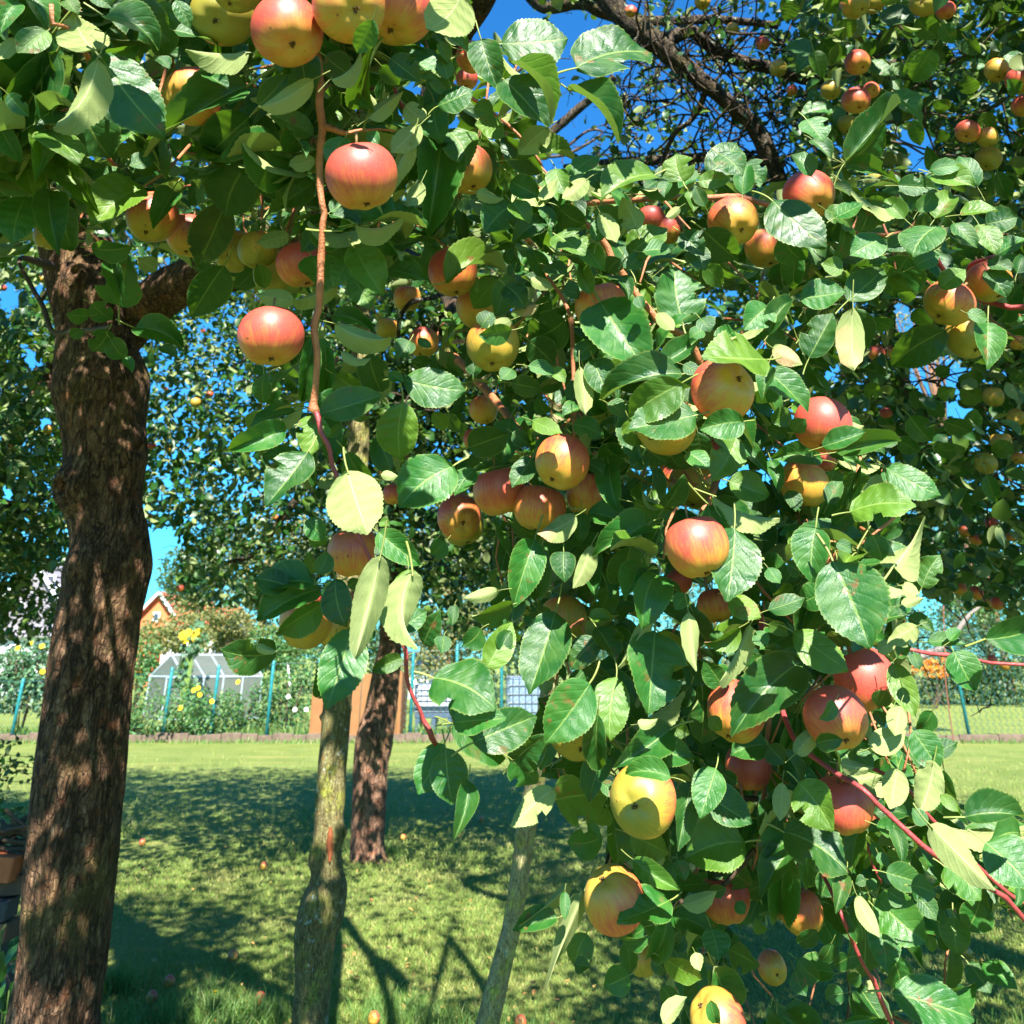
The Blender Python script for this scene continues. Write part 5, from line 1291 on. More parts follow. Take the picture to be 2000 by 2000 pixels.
CROWND = [(60, 380), (2100, 200), (2100, 560), (1300, 700), (1280, 900), (1150, 1150), (1060, 1230), (960, 1240), (860, 1230), (790, 1180), (700, 1210), (620, 1170), (560, 1180), (480, 1190), (420, 1185), (360, 1175), (340, 1130), (345, 1070), (335, 1030), (300, 1040), (262, 1035), (250, 1180), (140, 1180), (120, 900)]
DGAPS = [(600, 965, 30, 22), (560, 930, 24, 14), (500, 910, 20, 12), (300, 960, 26, 12), (470, 1000, 14, 14)]
def maskD(X, Y):
    ok = inpoly(X, Y, CROWND)
    return ok
C, A, N, L = crown_fill(12500, 60, 1350, 350, 1250, 4.3, 8.0, maskD, (.06, .095), thr=-.24, cs=1.9, zmin=1.2)
C2, A2, N2, L2 = crown_fill(4200, 600, 1560, 420, 1130, 5.4, 7.6, maskD, (.10, .14), thr=-.13, cs=.9, zmin=1.2)
C, A, N, L = [np.concatenate(q) for q in ((C, C2), (A, A2), (N, N2), (L, L2))]
k = near_apple(C, A, L, APPLES, 0)
C, A, N, L = C[k], A[k], N[k], L[k]
anc = [Vector(p) for p in C[rng.integers(0, len(C), 60)]]
twig_net(anc, 260, .25, M['bark_limb'], rootD, (.3, .9), .008, name='twigs', mask=lambda X, Y: inpoly(X, Y, CROWND))
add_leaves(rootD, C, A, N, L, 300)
print('D leaves', len(C))

# F: tree at the far left
rootF = empty('apple_tree', (-4.9, 7.9, 0))
tag(rootF, 'leafy apple tree at the left edge behind the thick trunk, dotted with tiny apples', 'apple tree')
profF = [(-4.9, 7.9, -.05, .17), (-4.88, 7.9, .8, .13), (-4.8, 7.9, 1.8, .12), (-4.5, 7.7, 3.0, .09), (-4.0, 7.5, 4.2, .06)]
link('trunk', trunk_mesh('trunk', profF, M['bark_far'], 12, 36, .008, (), .05), rootF)
limb(rootF, 'limb', [(-80, 900, 5.6, 30), (-30, 760, 5.4, 20), (40, 640, 5.2, 12), (100, 560, 5.0, 8)], M['bark_limb'], 8, .004)
limb(rootF, 'limb', [(-80, 1000, 5.6, 30), (0, 980, 5.6, 16), (60, 1010, 5.6, 9)], M['bark_limb'], 8, .004)
CROWNF = [(-500, 380), (60, 470), (135, 480), (135, 1080), (120, 1110), (60, 1120), (-20, 1110), (-500, 1150)]
FG = [(95, 560, 26, 30), (112, 640, 9, 40), (105, 740, 16, 36), (60, 700, 14, 18), (15, 580, 20, 30), (92, 830, 14, 16), (15, 960, 12, 18)]
def maskF(X, Y):
    ok = inpoly(X, Y, CROWNF)
    for gx, gy, a, b in FG: ok &= ((X - gx) / a) ** 2 + ((Y - gy) / b) ** 2 > 1
    return ok
C, A, N, L = crown_fill(8200, -450, 140, 380, 1150, 3.9, 6.6, maskF, (.06, .09), thr=-.24, cs=2.0, zmin=1.0)
C2, A2, N2, L2 = crown_fill(3000, -300, 140, 1060, 1265, 4.4, 6.6, lambda X, Y: inpoly(X, Y, [(-300, 1050), (130, 1050), (118, 1240), (60, 1262), (-300, 1265)]), (.05, .07), thr=.05, cs=2.2, zmin=1.0)
C, A, N, L = [np.concatenate(q) for q in ((C, C2), (A, A2), (N, N2), (L, L2))]
twig_net([Vector(p) for p in C[rng.integers(0, len(C), 30)]], 90, .2, M['bark_limb'], rootF, (.3, .8), .007, mask=maskF)
add_leaves(rootF, C, A, N, L, 300)
print('F leaves', len(C))
# tiny apples in those crowns
for (x, y, r, red, lab) in ((43, 833, 9, .1, "tiny green apple left of a yellow one in the left-edge crown"), (95, 838, 10, .1, "tiny yellow-green apple close to the thick trunk in the left-edge crown"), (63, 778, 8, .2, "tiny green apple under the sky gap in the left-edge crown"),
        (28, 872, 7, .15, "tiny green apple low in the darkest part of the left-edge crown"), (5, 712, 6, .8, "tiny orange apple cut by the left edge, lower one"), (6, 562, 7, .8, "tiny orange apple cut by the left edge, upper one"),
        (85, 545, 9, .05, "tiny pale green apple beside the dark bare branch at the upper left"), (46, 910, 6, .9, "tiny red apple low in the left-edge crown"), (297, 871, 8, .7, "tiny orange apple touching a yellow leaf just right of the thick trunk"),
        (330, 877, 8, .15, "tiny green apple beside an orange one right of the thick trunk"), (382, 786, 10, .05, "largest tiny green apple in the sunlit far crown"), (323, 760, 5, .6, "tiny golden apple right of the thick trunk's upper knot"),
        (396, 646, 5, .9, "tiny red apple high in the far crown"), (520, 738, 6, .4, "tiny yellow apple just below the large red one left of the twig"), (352, 1149, 8, .6, "tiny orange apple hanging over the orange gable"),
        (410, 770, 7, .6, "tiny orange apple upper right of the largest tiny green one"), (347, 905, 5, .9, "tiny red apple below the green one in the far crown"), (425, 805, 6, .8, "tiny red-orange apple lower right of the largest tiny green one"),
        (870, 1010, 7, .2, "tiny green apple behind the shaded red one, left of centre"), (292, 1007, 6, .5, "tiny yellow apple against the trunk edge above the narrow sky gap"), (405, 620, 6, .2, "highest tiny green apple in the far crown"),
        (455, 870, 7, .2, "tiny green apple left of the shaded leaf cluster"), (538, 1010, 6, .6, "tiny orange apple among far leaves above the drooping dark leaves")):
    left = x < 135
    put_apple(x, y, r, None, red, .6, .036 * F / r * .92 if not left else min(5.2, .036 * F / r), lab,
              'tiny apples in the left-edge crown' if left else 'tiny apples in the far crown', 99)

# the parts of the crowns above the picture, which dapple trunks and lawn
def overhead(root, n, xr, yr, zr, size, thr, cs, seed):
    P = np.stack([rng.uniform(*xr, n), rng.uniform(*yr, n), rng.uniform(*zr, n)], 1)
    keep = np.array([mnoise.noise(Vector(p * cs) + Vector((seed, 0, 0))) > thr for p in P])
    ed = np.minimum.reduce([P[:, 0] - xr[0], xr[1] - P[:, 0], P[:, 1] - yr[0], yr[1] - P[:, 1]])      # ragged outer edge
    keep &= ed > np.array([.9 * abs(mnoise.noise(Vector(p * 1.3) + Vector((0, seed, 3)))) * 2.2 for p in P]) * rng.uniform(.5, 1, len(P))
    P = P[keep]
    C = np.repeat(P, 4, 0) + rng.normal(0, .05, (len(P) * 4, 3))
    A = rand_dirs(len(C), (0, 0, -.4)); L = rng.uniform(*size, len(C))
    X, Y, D = proj(C + A * L[:, None] * .5)
    inside = (X > -15) & (X < 2015) & (Y > -15) & (Y < 2015) & (D > 0)
    hid = inpoly(X, Y, NEARP) & (D > 1.25) & (Y < 600) & ~np.array([in_gap(a, b) for a, b in zip(X, Y)])
    ok = (~inside) | hid
    # keep the sunny foreground boughs in the sun
    S = np.array(SUNV)
    t = (C[:, 1] - 1.05) / S[1]
    Q = C - S * t[:, None]
    ok &= ~((t > 0) & (Q[:, 0] > -.42) & (Q[:, 0] < 1.2) & (Q[:, 2] > .6) & (Q[:, 2] < 2.3))
    t2 = (C[:, 1] - 4.4) / S[1]
    Q2 = C - S * t2[:, None]
    ok &= ~((t2 > 0) & (Q2[:, 0] > 2.1) & (Q2[:, 2] > 1.2) & (Q2[:, 2] < 2.75))
    ok &= ~((t > 0) & (Q[:, 0] > -.75) & (Q[:, 0] <= -.42) & (Q[:, 2] > 1.9) & (Q[:, 2] < 2.3))
    C, A, L = C[ok], A[ok], L[ok]
    N = rand_dirs(len(C), (0, 0, 1.0))
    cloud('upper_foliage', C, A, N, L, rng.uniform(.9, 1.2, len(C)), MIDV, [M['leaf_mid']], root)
    print('overhead', len(C))
overhead(rootA, 4600, (-4.4, -.2), (-2.6, 5.2), (2.5, 4.6), (.06, .085), -.08, 1.6, 1)
overhead(rootA, 3800, (-3.2, -.9), (.3, 3.2), (3.1, 4.8), (.06, .085), -.3, 1.4, 17)
overhead(rootB, 7000, (-3.2, 3.0), (-1.6, 6.8), (2.6, 5.0), (.06, .085), .0, 1.5, 5)
overhead(rootD, 5000, (-5.0, 1.6), (5.0, 9.0), (3.0, 5.6), (.06, .085), .05, 1.3, 9)
overhead(rootE, 9000, (.3, 5.4), (-1.4, 6.6), (2.7, 4.8), (.06, .085), -.08, 1.3, 13)
# ------------------------------------------------------------------ lawn
n = NT('mown_grass')
p = n.pos()
a = n.noise(p, 1.1, 4); b = n.noise(p, 9, 5, .65); c3 = n.noise(p, 90, 4, .7)
c = n.mix(n.ss(a, .35, .65), (.185, .245, .055), (.255, .30, .080))
c = n.mix(n.math('MULTIPLY', n.ss(b, .52, .75), .7), c, (.36, .32, .09))
c = n.mix(n.ss(c3, .35, .7, .0, .45), c, (.09, .17, .03))
yb = n.noise(n.mapping(p, (.5, 2.6, 1)), 1.2, 3)
c = n.mix(n.math('MULTIPLY', n.ss(yb, .55, .72), .55), c, (.40, .34, .10))
nm = n.bump(n.math('ADD', n.noise(p, 140, 4, .75), n.math('MULTIPLY', b, .6)), .9, .03)
lawn = n.done(n.bsdf(c, .85, .15, nm))
gx = np.concatenate([np.linspace(-300, -12, 14), np.linspace(-11, 11, 60), np.linspace(12, 300, 14)])
gy = np.concatenate([np.linspace(-60, -2, 6), np.linspace(-1.5, 22, 70), np.linspace(24, 500, 20)])
X, Y = np.meshgrid(gx, gy, indexing='ij')
Z = np.array([mnoise.noise(Vector((x * .5, y * .5, 0))) * .03 * (1 if abs(x) < 12 and y < 22 else 0) - .012 for x, y in zip(X.ravel(), Y.ravel())])
V = np.stack([X.ravel(), Y.ravel(), Z], 1)
nx, ny = len(gx), len(gy)
T = []
for i in range(nx - 1):
    for j in range(ny - 1):
        a0 = i * ny + j
        T += [(a0, a0 + ny, a0 + ny + 1), (a0, a0 + ny + 1, a0 + 1)]
g = link('lawn', mesh_np('lawn', V, np.array(T), lawn))
tag(g, 'mown lawn with dry patches and leaf shadows', None, None, 'structure')

def blade_material(name, c1, c2, c3_):
    n = NT(name)
    geo = n.n('ShaderNodeNewGeometry')
    r = geo.outputs['Random Per Island']
    c = n.mix(n.ss(r, 0, 1), c1, c2)
    c = n.mix(n.ss(n.math('FRACT', n.math('MULTIPLY', r, 13.7)), .80, 1.0), c, c3_)
    c = n.mix(n.math('MULTIPLY', n.ss(n.noise(geo.outputs['Position'], 1.6, 4), .52, .72), .6), c, c3_)
    b = n.bsdf(c, .55, .3)
    tr = n.n('ShaderNodeBsdfTranslucent'); n.l(c, tr.inputs[0])
    mx = n.n('ShaderNodeMixShader'); mx.inputs[0].default_value = .3
    n.l(b, mx.inputs[1]); n.l(tr.outputs[0], mx.inputs[2])
    return n.done(mx.outputs[0])
M['blade'] = blade_material('grass_blade', (.15, .25, .045), (.26, .34, .075), (.42, .37, .14))
M['blade_tall'] = blade_material('tall_grass_blade', (.07, .17, .03), (.15, .27, .06), (.26, .31, .11))
def grass(name, n, samp, h, w, mat, lean=.5, label=None, cat='grass', kind='stuff'):
    P = samp(n)
    n = len(P)
    ang = rng.uniform(0, 2 * PI, n); H = rng.uniform(h[0], h[1], n)
    if len(P[0]) > 2:
        H = H * P[:, 2]; W_ = w * P[:, 2]
    else: W_ = np.full(n, w)
    dx, dy = np.cos(ang), np.sin(ang)
    ln = rng.normal(0, lean, (n, 2)) * H[:, None]
    base = np.stack([P[:, 0], P[:, 1], np.full(n, -.014)], 1)
    side = np.stack([dx, dy, np.zeros(n)], 1) * (W_ * .5)[:, None]
    midp = base + np.stack([ln[:, 0] * .35, ln[:, 1] * .35, H * .6], 1)
    tip = base + np.stack([ln[:, 0], ln[:, 1], H], 1)
    V = np.stack([base - side, base + side, midp - side * .75, midp + side * .75, tip], 1).reshape(-1, 3)
    t = np.array([(0, 1, 3), (0, 3, 2), (2, 3, 4)])
    T = (t[None] + (np.arange(n) * 5)[:, None, None]).reshape(-1, 3)
    o = link(name, mesh_np(name, V, T, mat, smooth=False))
    tag(o, label, cat, None, kind)
    return o
def samp_view(n):
    # density falls with distance; blades grow coarser further out so that the turf stays closed
    px = rng.uniform(-150, 2150, n)
    t = rng.uniform(0, 1, n) ** 1.1
    py = 1452 + t * (2260 - 1452)
    kp = rng.uniform(0, 1, n) < np.clip((py - 1445) / 170, .05, 1) ** 1.5
    px, py = px[kp], py[kp]; n = len(px)
    g = np.array([tuple(ground(a, b)) for a, b in zip(px, py)])
    s = np.clip(g[:, 1] / 5.0, .8, 3.0) ** .8
    return np.stack([g[:, 0], g[:, 1], s], 1)
grass('lawn_grass', 260000, samp_view, (.012, .026), .0042, M['blade'], .6, 'short green and straw-coloured grass blades of the mown lawn')
def samp_tufts(n):
    out = []
    for (x, y, s, k) in ((1.0, 0, 0, 0),):
        pass
    cen = [(560, 1985, 26, 1.2), (610, 1995, 24, 1.0), (760, 1975, 40, .9), (820, 1990, 40, .9), (420, 1960, 20, 1.2), (380, 1995, 40, 1.3), (480, 2000, 40, 1.3), (300, 2010, 60, 1.0), (230, 1930, 18, 1.2), (10, 1900, 30, 2.2), (20, 1960, 30, 2.2), (-40, 1930, 40, 2.0), (700, 1650, 30, .8), (760, 1662, 20, .8), (950, 2010, 60, .9), (1200, 2020, 90, .9), (1500, 2020, 90, .9), (1900, 2020, 80, 1.0)]
    m = n // len(cen)
    for x, y, s, k in cen:
        xs = rng.normal(x, s, m); ys = np.minimum(2200, rng.normal(y, s * .35, m))
        for a, b in zip(xs, ys):
            q = ground(a, max(b, 1500)); out.append((q.x, q.y, k))
    return np.array(out)
grass('grass_tufts', 9000, samp_tufts, (.05, .10), .0045, M['blade_tall'], .45, 'longer uncut grass tufts round the trunks and along the near edge')

# fallen leaves on the grass: uncountable litter
m = 420
px = rng.uniform(0, 2000, m); py = 1500 + rng.uniform(0, 1, m) ** .8 * 560
G = np.array([tuple(ground(a, b, .022)) for a, b in zip(px, py)])
C_ = G; A_ = rand_dirs(m, (0, 0, 0)); A_[:, 2] *= .2; N_ = rand_dirs(m, (0, 0, 3))
M['litter'] = leaf_material('fallen_leaf', (.30, .18, .05), (.42, .30, .08), (.45, .14, .05), (.34, .26, .12), fine=False, rough=.7, transl=.1)
o = cloud('fallen_leaves', C_, A_, N_, rng.uniform(.022, .045, m), rng.uniform(.8, 1.2, m), MIDV, [M['litter']])
tag(o, 'yellow and brown fallen leaves scattered over the lawn', 'fallen leaves', None, 'stuff')

# hawkbit flowers near the bottom edge
M['petal'] = simple('yellow_petal', (.75, .52, .01), .6, .3, .15, 40)
M['stem'] = simple('flower_stem', (.14, .22, .05), .6, .3, .2, 40)
for (fx, fy, bx, by, lab) in ((420, 1937, 417, 2030, "leftmost hawkbit, flat yellow head on a long straight stem near the bottom edge"), (462, 1946, 452, 2040, "tall hawkbit with a bright yellow bud on a leaning stem near the bottom edge"),
                              (473, 1973, 472, 2050, "short hawkbit with a half-open yellow bud near the bottom edge"), (487, 1975, 486, 2055, "rightmost short hawkbit with an open yellow head near the bottom edge")):
    g0 = ground(bx, 2140); top = atY(fx, fy, g0.y); g0 = Vector((top.x + (bx - fx) * .003, g0.y, 0))
    e = empty('hawkbit_flower', g0); tag(e, lab, 'flower', 'hawkbits in the long grass')
    b = MB(); b.tube([g0, g0.lerp(top, .5) + Vector((.006, 0, 0)), top], [.0018, .0015, .0014], 5)
    b.build('stem', M['stem'], e, True)
    b = MB()
    for k in range(14):
        a = 2 * PI * k / 14
        d = Vector((math.cos(a), math.sin(a), .25)) * .010; s = Vector((-math.sin(a), math.cos(a), 0)) * .0022
        q = top + Vector((0, 0, .001 * (k % 2)))
        b.add([q - s * .5, q + s * .5, q + d + s, q + d - s], [(0, 1, 2, 3)])
    b.tube([top - Vector((0, 0, .006)), top + Vector((0, 0, .002))], [.0028, .004], 6)
    b.build('flower_head', M['petal'], e)
# broad-leaved weeds at the left bottom corner
e = empty('weed_plant', ground(15, 2100)); tag(e, 'broad-leaved weed growing at the foot of the thick trunk in the bottom left corner', 'weed')
for i in range(26):
    x, y = rng.uniform(-60, 38), rng.uniform(1870, 2010)
    q = at(x, y, rng.uniform(2.2, 2.6))
    L_ = rng.uniform(.06, .12)
    dv = Vector((rnd.gauss(0, .6), rnd.gauss(-.2, .4), rnd.gauss(.5, .5))).normalized()
    link('leaf', MIDM[i % 5], e, leaf_matrix(q, dv, Vector((rnd.gauss(0, .4), -.4, .8)), L_, .75))
b = MB()
for i in range(9):
    q = at(rng.uniform(-50, 30), rng.uniform(1900, 1990), 2.4)
    b.tube([(q.x * .98, q.y, 0), (q.x, q.y, q.z)], [.003, .002], 4)
b.build('stem', M['stem'], e)
# ------------------------------------------------------------------ kerb wall and fence
YK = ground(1000, 1449).y
M['kerb'] = simple('weathered_kerb_stone', (.13, .095, .07), .9, .2, .6, 9, .6)
kx0, kx1 = atY(-500, 1440, YK).x, atY(2700, 1440, YK).x
kz = atY(1000, 1432, YK).z
e = empty('kerb_wall', (0, YK, 0)); tag(e, 'low weathered kerb of reddish concrete blocks along the far end of the lawn', 'kerb')
x = kx0; stones = []
for _ in range(3):
    b = MB(); b.box((0, 0, 0), (1, 1, 1), bev=.06); stones.append(b.mesh('kerb_stone', M['kerb']))
while x < kx1:
    w = rnd.uniform(.26, .42) if x < 0 else rnd.uniform(.75, 1.0)
    h = kz * rnd.uniform(.72, 1.06)
    link('kerb_stone', rnd.choice(stones), e, Matrix.Translation((x + w / 2, YK + .05 + rnd.uniform(-.008, .008), h / 2 - .01)) @ Matrix.Rotation(rnd.gauss(0, .03), 4, 'Y') @ Matrix.Diagonal((w - .012, .10, h + .02, 1)))
    x += w
M['teal'] = simple('teal_painted_steel', (.015, .19, .21), .4, .5, .2, 12)
M['wire'] = simple('blue_green_wire', (.03, .13, .13), .45, .5, .2, 12)
YF = YK + .14
fe = empty('wire_fence', (0, YF, 0)); tag(fe, 'chain-link fence on slim teal posts between the lawn and the neighbouring gardens', 'fence')
posts = [(-160, 1320), (-60, 1322), (46, 1325), (150, 1320), (252, 1314), (337, 1303), (428, 1299), (535, 1290), (625, 1286), (712, 1280), (808, 1266), (893, 1262), (980, 1250), (1120, 1240), (1260, 1236), (1400, 1232), (1550, 1230), (1700, 1228), (1852, 1224), (2010, 1222), (2160, 1220), (2320, 1218)]
for px_, pt in posts:
    top = atY(px_, pt, YF); bx = top.x
    b = MB(); b.tube([(bx, YF, 0), (bx, YF, top.z - .01), (bx, YF, top.z)], [.034, .034, .028], 10); b.build('post', M['teal'], fe, True)
for i in range(len(posts) - 1):
    a = atY(posts[i][0], posts[i][1], YF); c = atY(posts[i + 1][0], posts[i + 1][1], YF)
    xa, xb = a.x, c.x; za, zb = a.z - .06, c.z - .06
    b = MB(); pitch = .13
    nx_ = int((xb - xa) / pitch) + 1
    right = posts[i][0] > 700
    wr = .0072 if right else .003
    for k in range(nx_):
        xw = xa + k * pitch
        hh = za + (zb - za) * ((xw - xa) / (xb - xa)) - .04
        m = int(hh / (pitch * .5))
        pts = [(xw + (pitch * .52 if (j % 2) else -.004), YF + (.006 if j % 2 else -.006) - .03, .05 + j * pitch * .5) for j in range(m)]
        pts = [q for q in pts if q[0] <= xb + .03]
        if len(pts) > 1: b.tube(pts, wr, 3, False)
    o = b.build('wire_mesh', M['wire'], fe); o['kind'] = 'stuff'
    b = MB()
    for f in (.03, .98): b.tube([(xa, YF - .04, za * f + .02), (xb, YF - .04, zb * f + .02)], .004, 5)
    b.build('tension_wire', M['wire'], fe)
# weeds at the foot of the kerb
def samp_kerb(n):
    return np.stack([rng.uniform(kx0, kx1, n), YK - .05 - np.abs(rng.normal(0, .12, n)), np.full(n, 1.0) * rng.uniform(.6, 1.5, n)], 1)
grass('kerb_grass', 5000, samp_kerb, (.04, .09), .014, M['blade_tall'], .5, 'uncut grass fringe along the foot of the kerb')
def samp_behind(n):
    return np.stack([rng.uniform(kx0, atY(1120, 1400, YK).x, n), YF + .12 + np.abs(rng.normal(0, .4, n)), rng.uniform(.6, 1.5, n)], 1)
grass('garden_grass', 9000, samp_behind, (.12, .26), .022, M['blade_tall'], .4, 'tall unmown grass behind the fence of the neighbouring garden')

# ------------------------------------------------------------------ shrubs, hedges, trees of the gardens
def blob_leaves(n, c, r, size, lobes=9, seed=0, flat=.0, shell=.55):
    R = np.random.default_rng(seed)
    c = np.array(c); r = np.array(r)
    lc = R.normal(0, .42, (lobes, 3)); lr = R.uniform(.35, .62, lobes)
    k = R.integers(0, lobes, n)
    d = unit(R.normal(0, 1, (n, 3))); rad = R.uniform(shell, 1, n) ** .5
    P = lc[k] + d * (lr[k] * rad)[:, None]
    P = c + P * r
    A = unit(d * .6 + R.normal(0, .7, (n, 3)) + np.array((0, 0, -.3)))
    N = unit(d * .5 + R.normal(0, .45, (n, 3)) + np.array((0, 0, .6)))
    return P, A, N, R.uniform(size[0], size[1], n)
def shrub(name, c, r, n, size, mat, label, cat, group=None, flowers=None, seed=0, trunk=None, lobes=9):
    gz = (c[0], c[1], 0)
    e = empty(name, gz); tag(e, label, cat, group)
    P, A, N, L = blob_leaves(n, c, r, size, lobes, seed)
    ok = P[:, 2] > .03
    cloud('foliage', P[ok], A[ok], N[ok], L[ok], np.ones(ok.sum()) * 1.15, TINY, [M[mat]], e)
    b = MB()
    if trunk:
        b.tube([(c[0], c[1], -.05), (c[0] + .05, c[1], c[2] * .5), (c[0], c[1], c[2] + r[2] * .5)], [trunk, trunk * .8, trunk * .3], 8)
        for k in range(7):
            a = rnd.uniform(0, 6.28)
            b.tube([(c[0], c[1], c[2] * .6 + k * .1 * r[2] * .5), (c[0] + math.cos(a) * r[0] * .5, c[1] + math.sin(a) * r[1] * .5, c[2] + r[2] * rnd.uniform(-.1, .6))], [trunk * .4, trunk * .12], 6)
        b.build('trunk', M['bark_far'], e, True)
    else:
        for k in range(7):
            a = rnd.uniform(0, 6.28)
            b.tube([(c[0] + math.cos(a) * .05, c[1] + math.sin(a) * .05, 0), (c[0] + math.cos(a) * r[0] * .4, c[1] + math.sin(a) * r[1] * .4, c[2] + r[2] * .4)], [.02, .008], 5)
        b.build('stems', M['twig_dark'], e, True)
    if flowers:
        fm, pts, fr = flowers
        for (x, y, z) in pts:
            b = MB(); ax = Vector((rnd.gauss(0, .3), -1, .5)).normalized(); u_ = ax.orthogonal().normalized(); v_ = ax.cross(u_)
            for k in range(9):
                a = 2 * PI * k / 9
                d = u_ * math.cos(a) + v_ * math.sin(a); s = (u_ * -math.sin(a) + v_ * math.cos(a)) * .3
                q = Vector((x, y, z))
                b.add([q, q + (d * .6 + s) * fr, q + d * fr + ax * .2 * fr, q + (d * .6 - s) * fr], [(0, 1, 2, 3)])
            b.tube([Vector((x, y, z)), Vector((x, y, z)) + ax * fr * .3], [fr * .35, fr * .22], 7)
            b.build('flower', M[fm], e)
    return e
M['sun_yellow'] = simple('sunflower_yellow', (.80, .48, .01), .6, .3, .2, 30)
M['white_petal'] = simple('white_petal', (.75, .75, .72), .6, .3, .1, 30)
def S(name, x, y, Y, rx, rz, n, size, mat, label, cat, **kw):
    """shrub centred at pixel x,y at distance Y; radii in pixels"""
    s = Y / F * 1.0; Y = Y * KY; c = atY(x, y, Y)
    return shrub(name, tuple(c), (rx * s, max(rx * s * .6, .4), rz * s), n, size, mat, label, cat, **kw)
def fl(Y, pts): return [tuple(atY(a, b, Y * KY)) for a, b in pts]
SH = 'shrubs in the neighbouring gardens'
S('shrub', 60, 1330, 15.0, 110, 90, 5200, (.07, .13), 'leaf_blue', 'blue-green leafy bush with yellow flowers behind the fence at the left edge', 'bush', group=SH, seed=1, flowers=('sun_yellow', fl(14.2, [(82, 1262), (60, 1257), (83, 1312), (97, 1313), (35, 1266)]), .06))
S('shrub', -110, 1320, 15.5, 110, 100, 2500, (.08, .14), 'leaf_blue', 'broad blue-green bush cut by the left edge behind the fence', 'bush', group=SH, seed=2)
S('shrub', 270, 1395, 14.6, 70, 46, 1700, (.05, .10), 'leaf_garden', 'low green bush behind the fence next to the thick trunk', 'bush', group=SH, seed=3)
S('shrub', 372, 1400, 14.8, 70, 44, 2200, (.05, .10), 'leaf_garden', 'low yellow-flowered bush in front of the greenhouse', 'bush', group=SH, seed=4, flowers=('sun_yellow', fl(14.2, [(379, 1348), (387, 1344), (390, 1357), (414, 1370), (465, 1332), (352, 1383)]), .055))
S('shrub', 470, 1390, 15.0, 66, 52, 2200, (.05, .10), 'leaf_garden', 'bright green bush at the right end of the greenhouse', 'bush', group=SH, seed=5)
S('shrub', 565, 1370, 15.2, 60, 72, 2800, (.06, .11), 'leaf_garden', 'white-flowered green bush left of the wooden bin', 'bush', group=SH, seed=6, flowers=('white_petal', fl(14.3, [(563, 1361), (576, 1386), (598, 1386)]), .05))
# sunflower plant
YS = 18.0 * KY
cS = atY(372, 1262, YS)
e = empty('sunflower_plant', (cS.x, YS, 0)); tag(e, 'tall sunflower plant with a cluster of yellow heads in front of the greenhouse roof', 'sunflowers')
for i, (fx, fy) in enumerate(((358, 1241), (372, 1237), (368, 1248), (379, 1249), (376, 1241), (392, 1241), (387, 1236), (384, 1245))):
    h = atY(fx, fy, YS); h.y -= .1 * (i % 3)
    b = MB(); b.tube([(cS.x + (h.x - cS.x) * .2, YS, 0), (cS.x + (h.x - cS.x) * .5, YS, h.z * .7), tuple(h)], [.02, .016, .01], 5); b.build('stem', M['stem'], e)
    b = MB(); ax = Vector((rnd.gauss(0, .2), -1, .25)).normalized(); u_ = ax.orthogonal().normalized(); v_ = ax.cross(u_)
    for k in range(12):
        a = 2 * PI * k / 12; d = u_ * math.cos(a) + v_ * math.sin(a); s = (u_ * -math.sin(a) + v_ * math.cos(a)) * .3
        b.add([h, h + (d * .6 + s) * .12, h + d * .13, h + (d * .6 - s) * .12], [(0, 1, 2, 3)])
    b.build('flower_head', M['sun_yellow'], e)
P, A, N, L = blob_leaves(420, tuple(atY(375, 1310, YS)), (.42, .35, .75), (.12, .22), 6, 77)
cloud('leaves', P, A, N, L, np.ones(len(P)) * 1.3, TINY, [M['leaf_blue']], e)
# garden behind
S('shrub', 330, 1250, 24, 80, 46, 2600, (.10, .18), 'leaf_dry', 'olive-green hedge bush under the orange roof', 'bush', group=SH, seed=8)
S('shrub', 440, 1248, 26, 90, 44, 3400, (.10, .18), 'leaf_dry', 'olive bush with rusty tips above the greenhouse roof', 'bush', group=SH, seed=9)
S('shrub', 560, 1260, 25, 80, 50, 3000, (.10, .18), 'leaf_garden', 'round green bush behind the greenhouse, left of the grey trunk', 'bush', group=SH, seed=10)
S('shrub', 275, 1300, 22, 50, 46, 1800, (.09, .16), 'leaf_garden', 'fresh green bush beside the left gable of the greenhouse', 'bush', group=SH, seed=11)
S('shrub', 690, 1270, 22, 90, 60, 3400, (.10, .17), 'leaf_dark', 'dark green bush behind the wooden bin', 'bush', group=SH, seed=12)
S('shrub', 850, 1250, 21, 100, 70, 4200, (.09, .16), 'leaf_dry', 'tall olive bush above the left water tank', 'bush', group=SH, seed=13)
S('shrub', 1010, 1260, 21, 90, 70, 3200, (.09, .16), 'leaf_dark', 'dark bush above the right water tank', 'bush', group=SH, seed=14)
S('shrub', 920, 1360, 17.5, 46, 50, 1500, (.08, .14), 'leaf_dark', 'dark low bush between the two water tanks', 'bush', group=SH, seed=15)
S('shrub', 1180, 1330, 18, 90, 90, 2600, (.09, .15), 'leaf_dark', 'dark bush hidden behind the leafy boughs in the centre', 'bush', group=SH, seed=16)
S('shrub', 1400, 1320, 20, 140, 80, 2600, (.10, .16), 'leaf_dark', 'dark hedge bush behind the right-hand boughs', 'bush', group=SH, seed=17)
S('shrub', 1640, 1290, 24, 150, 100, 5200, (.10, .17), 'leaf_dark', 'dark hedge bush left of the orange-flowered one', 'bush', group=SH, seed=18)
S('shrub', 1880, 1300, 25, 170, 105, 9500, (.10, .17), 'leaf_dark', 'long dark hedge bush behind the chain-link fence on the right', 'bush', group=SH, seed=19)
S('shrub', 2110, 1320, 25, 120, 66, 2600, (.10, .17), 'leaf_dark', 'dark hedge bush beyond the right edge of the lawn', 'bush', group=SH, seed=20)
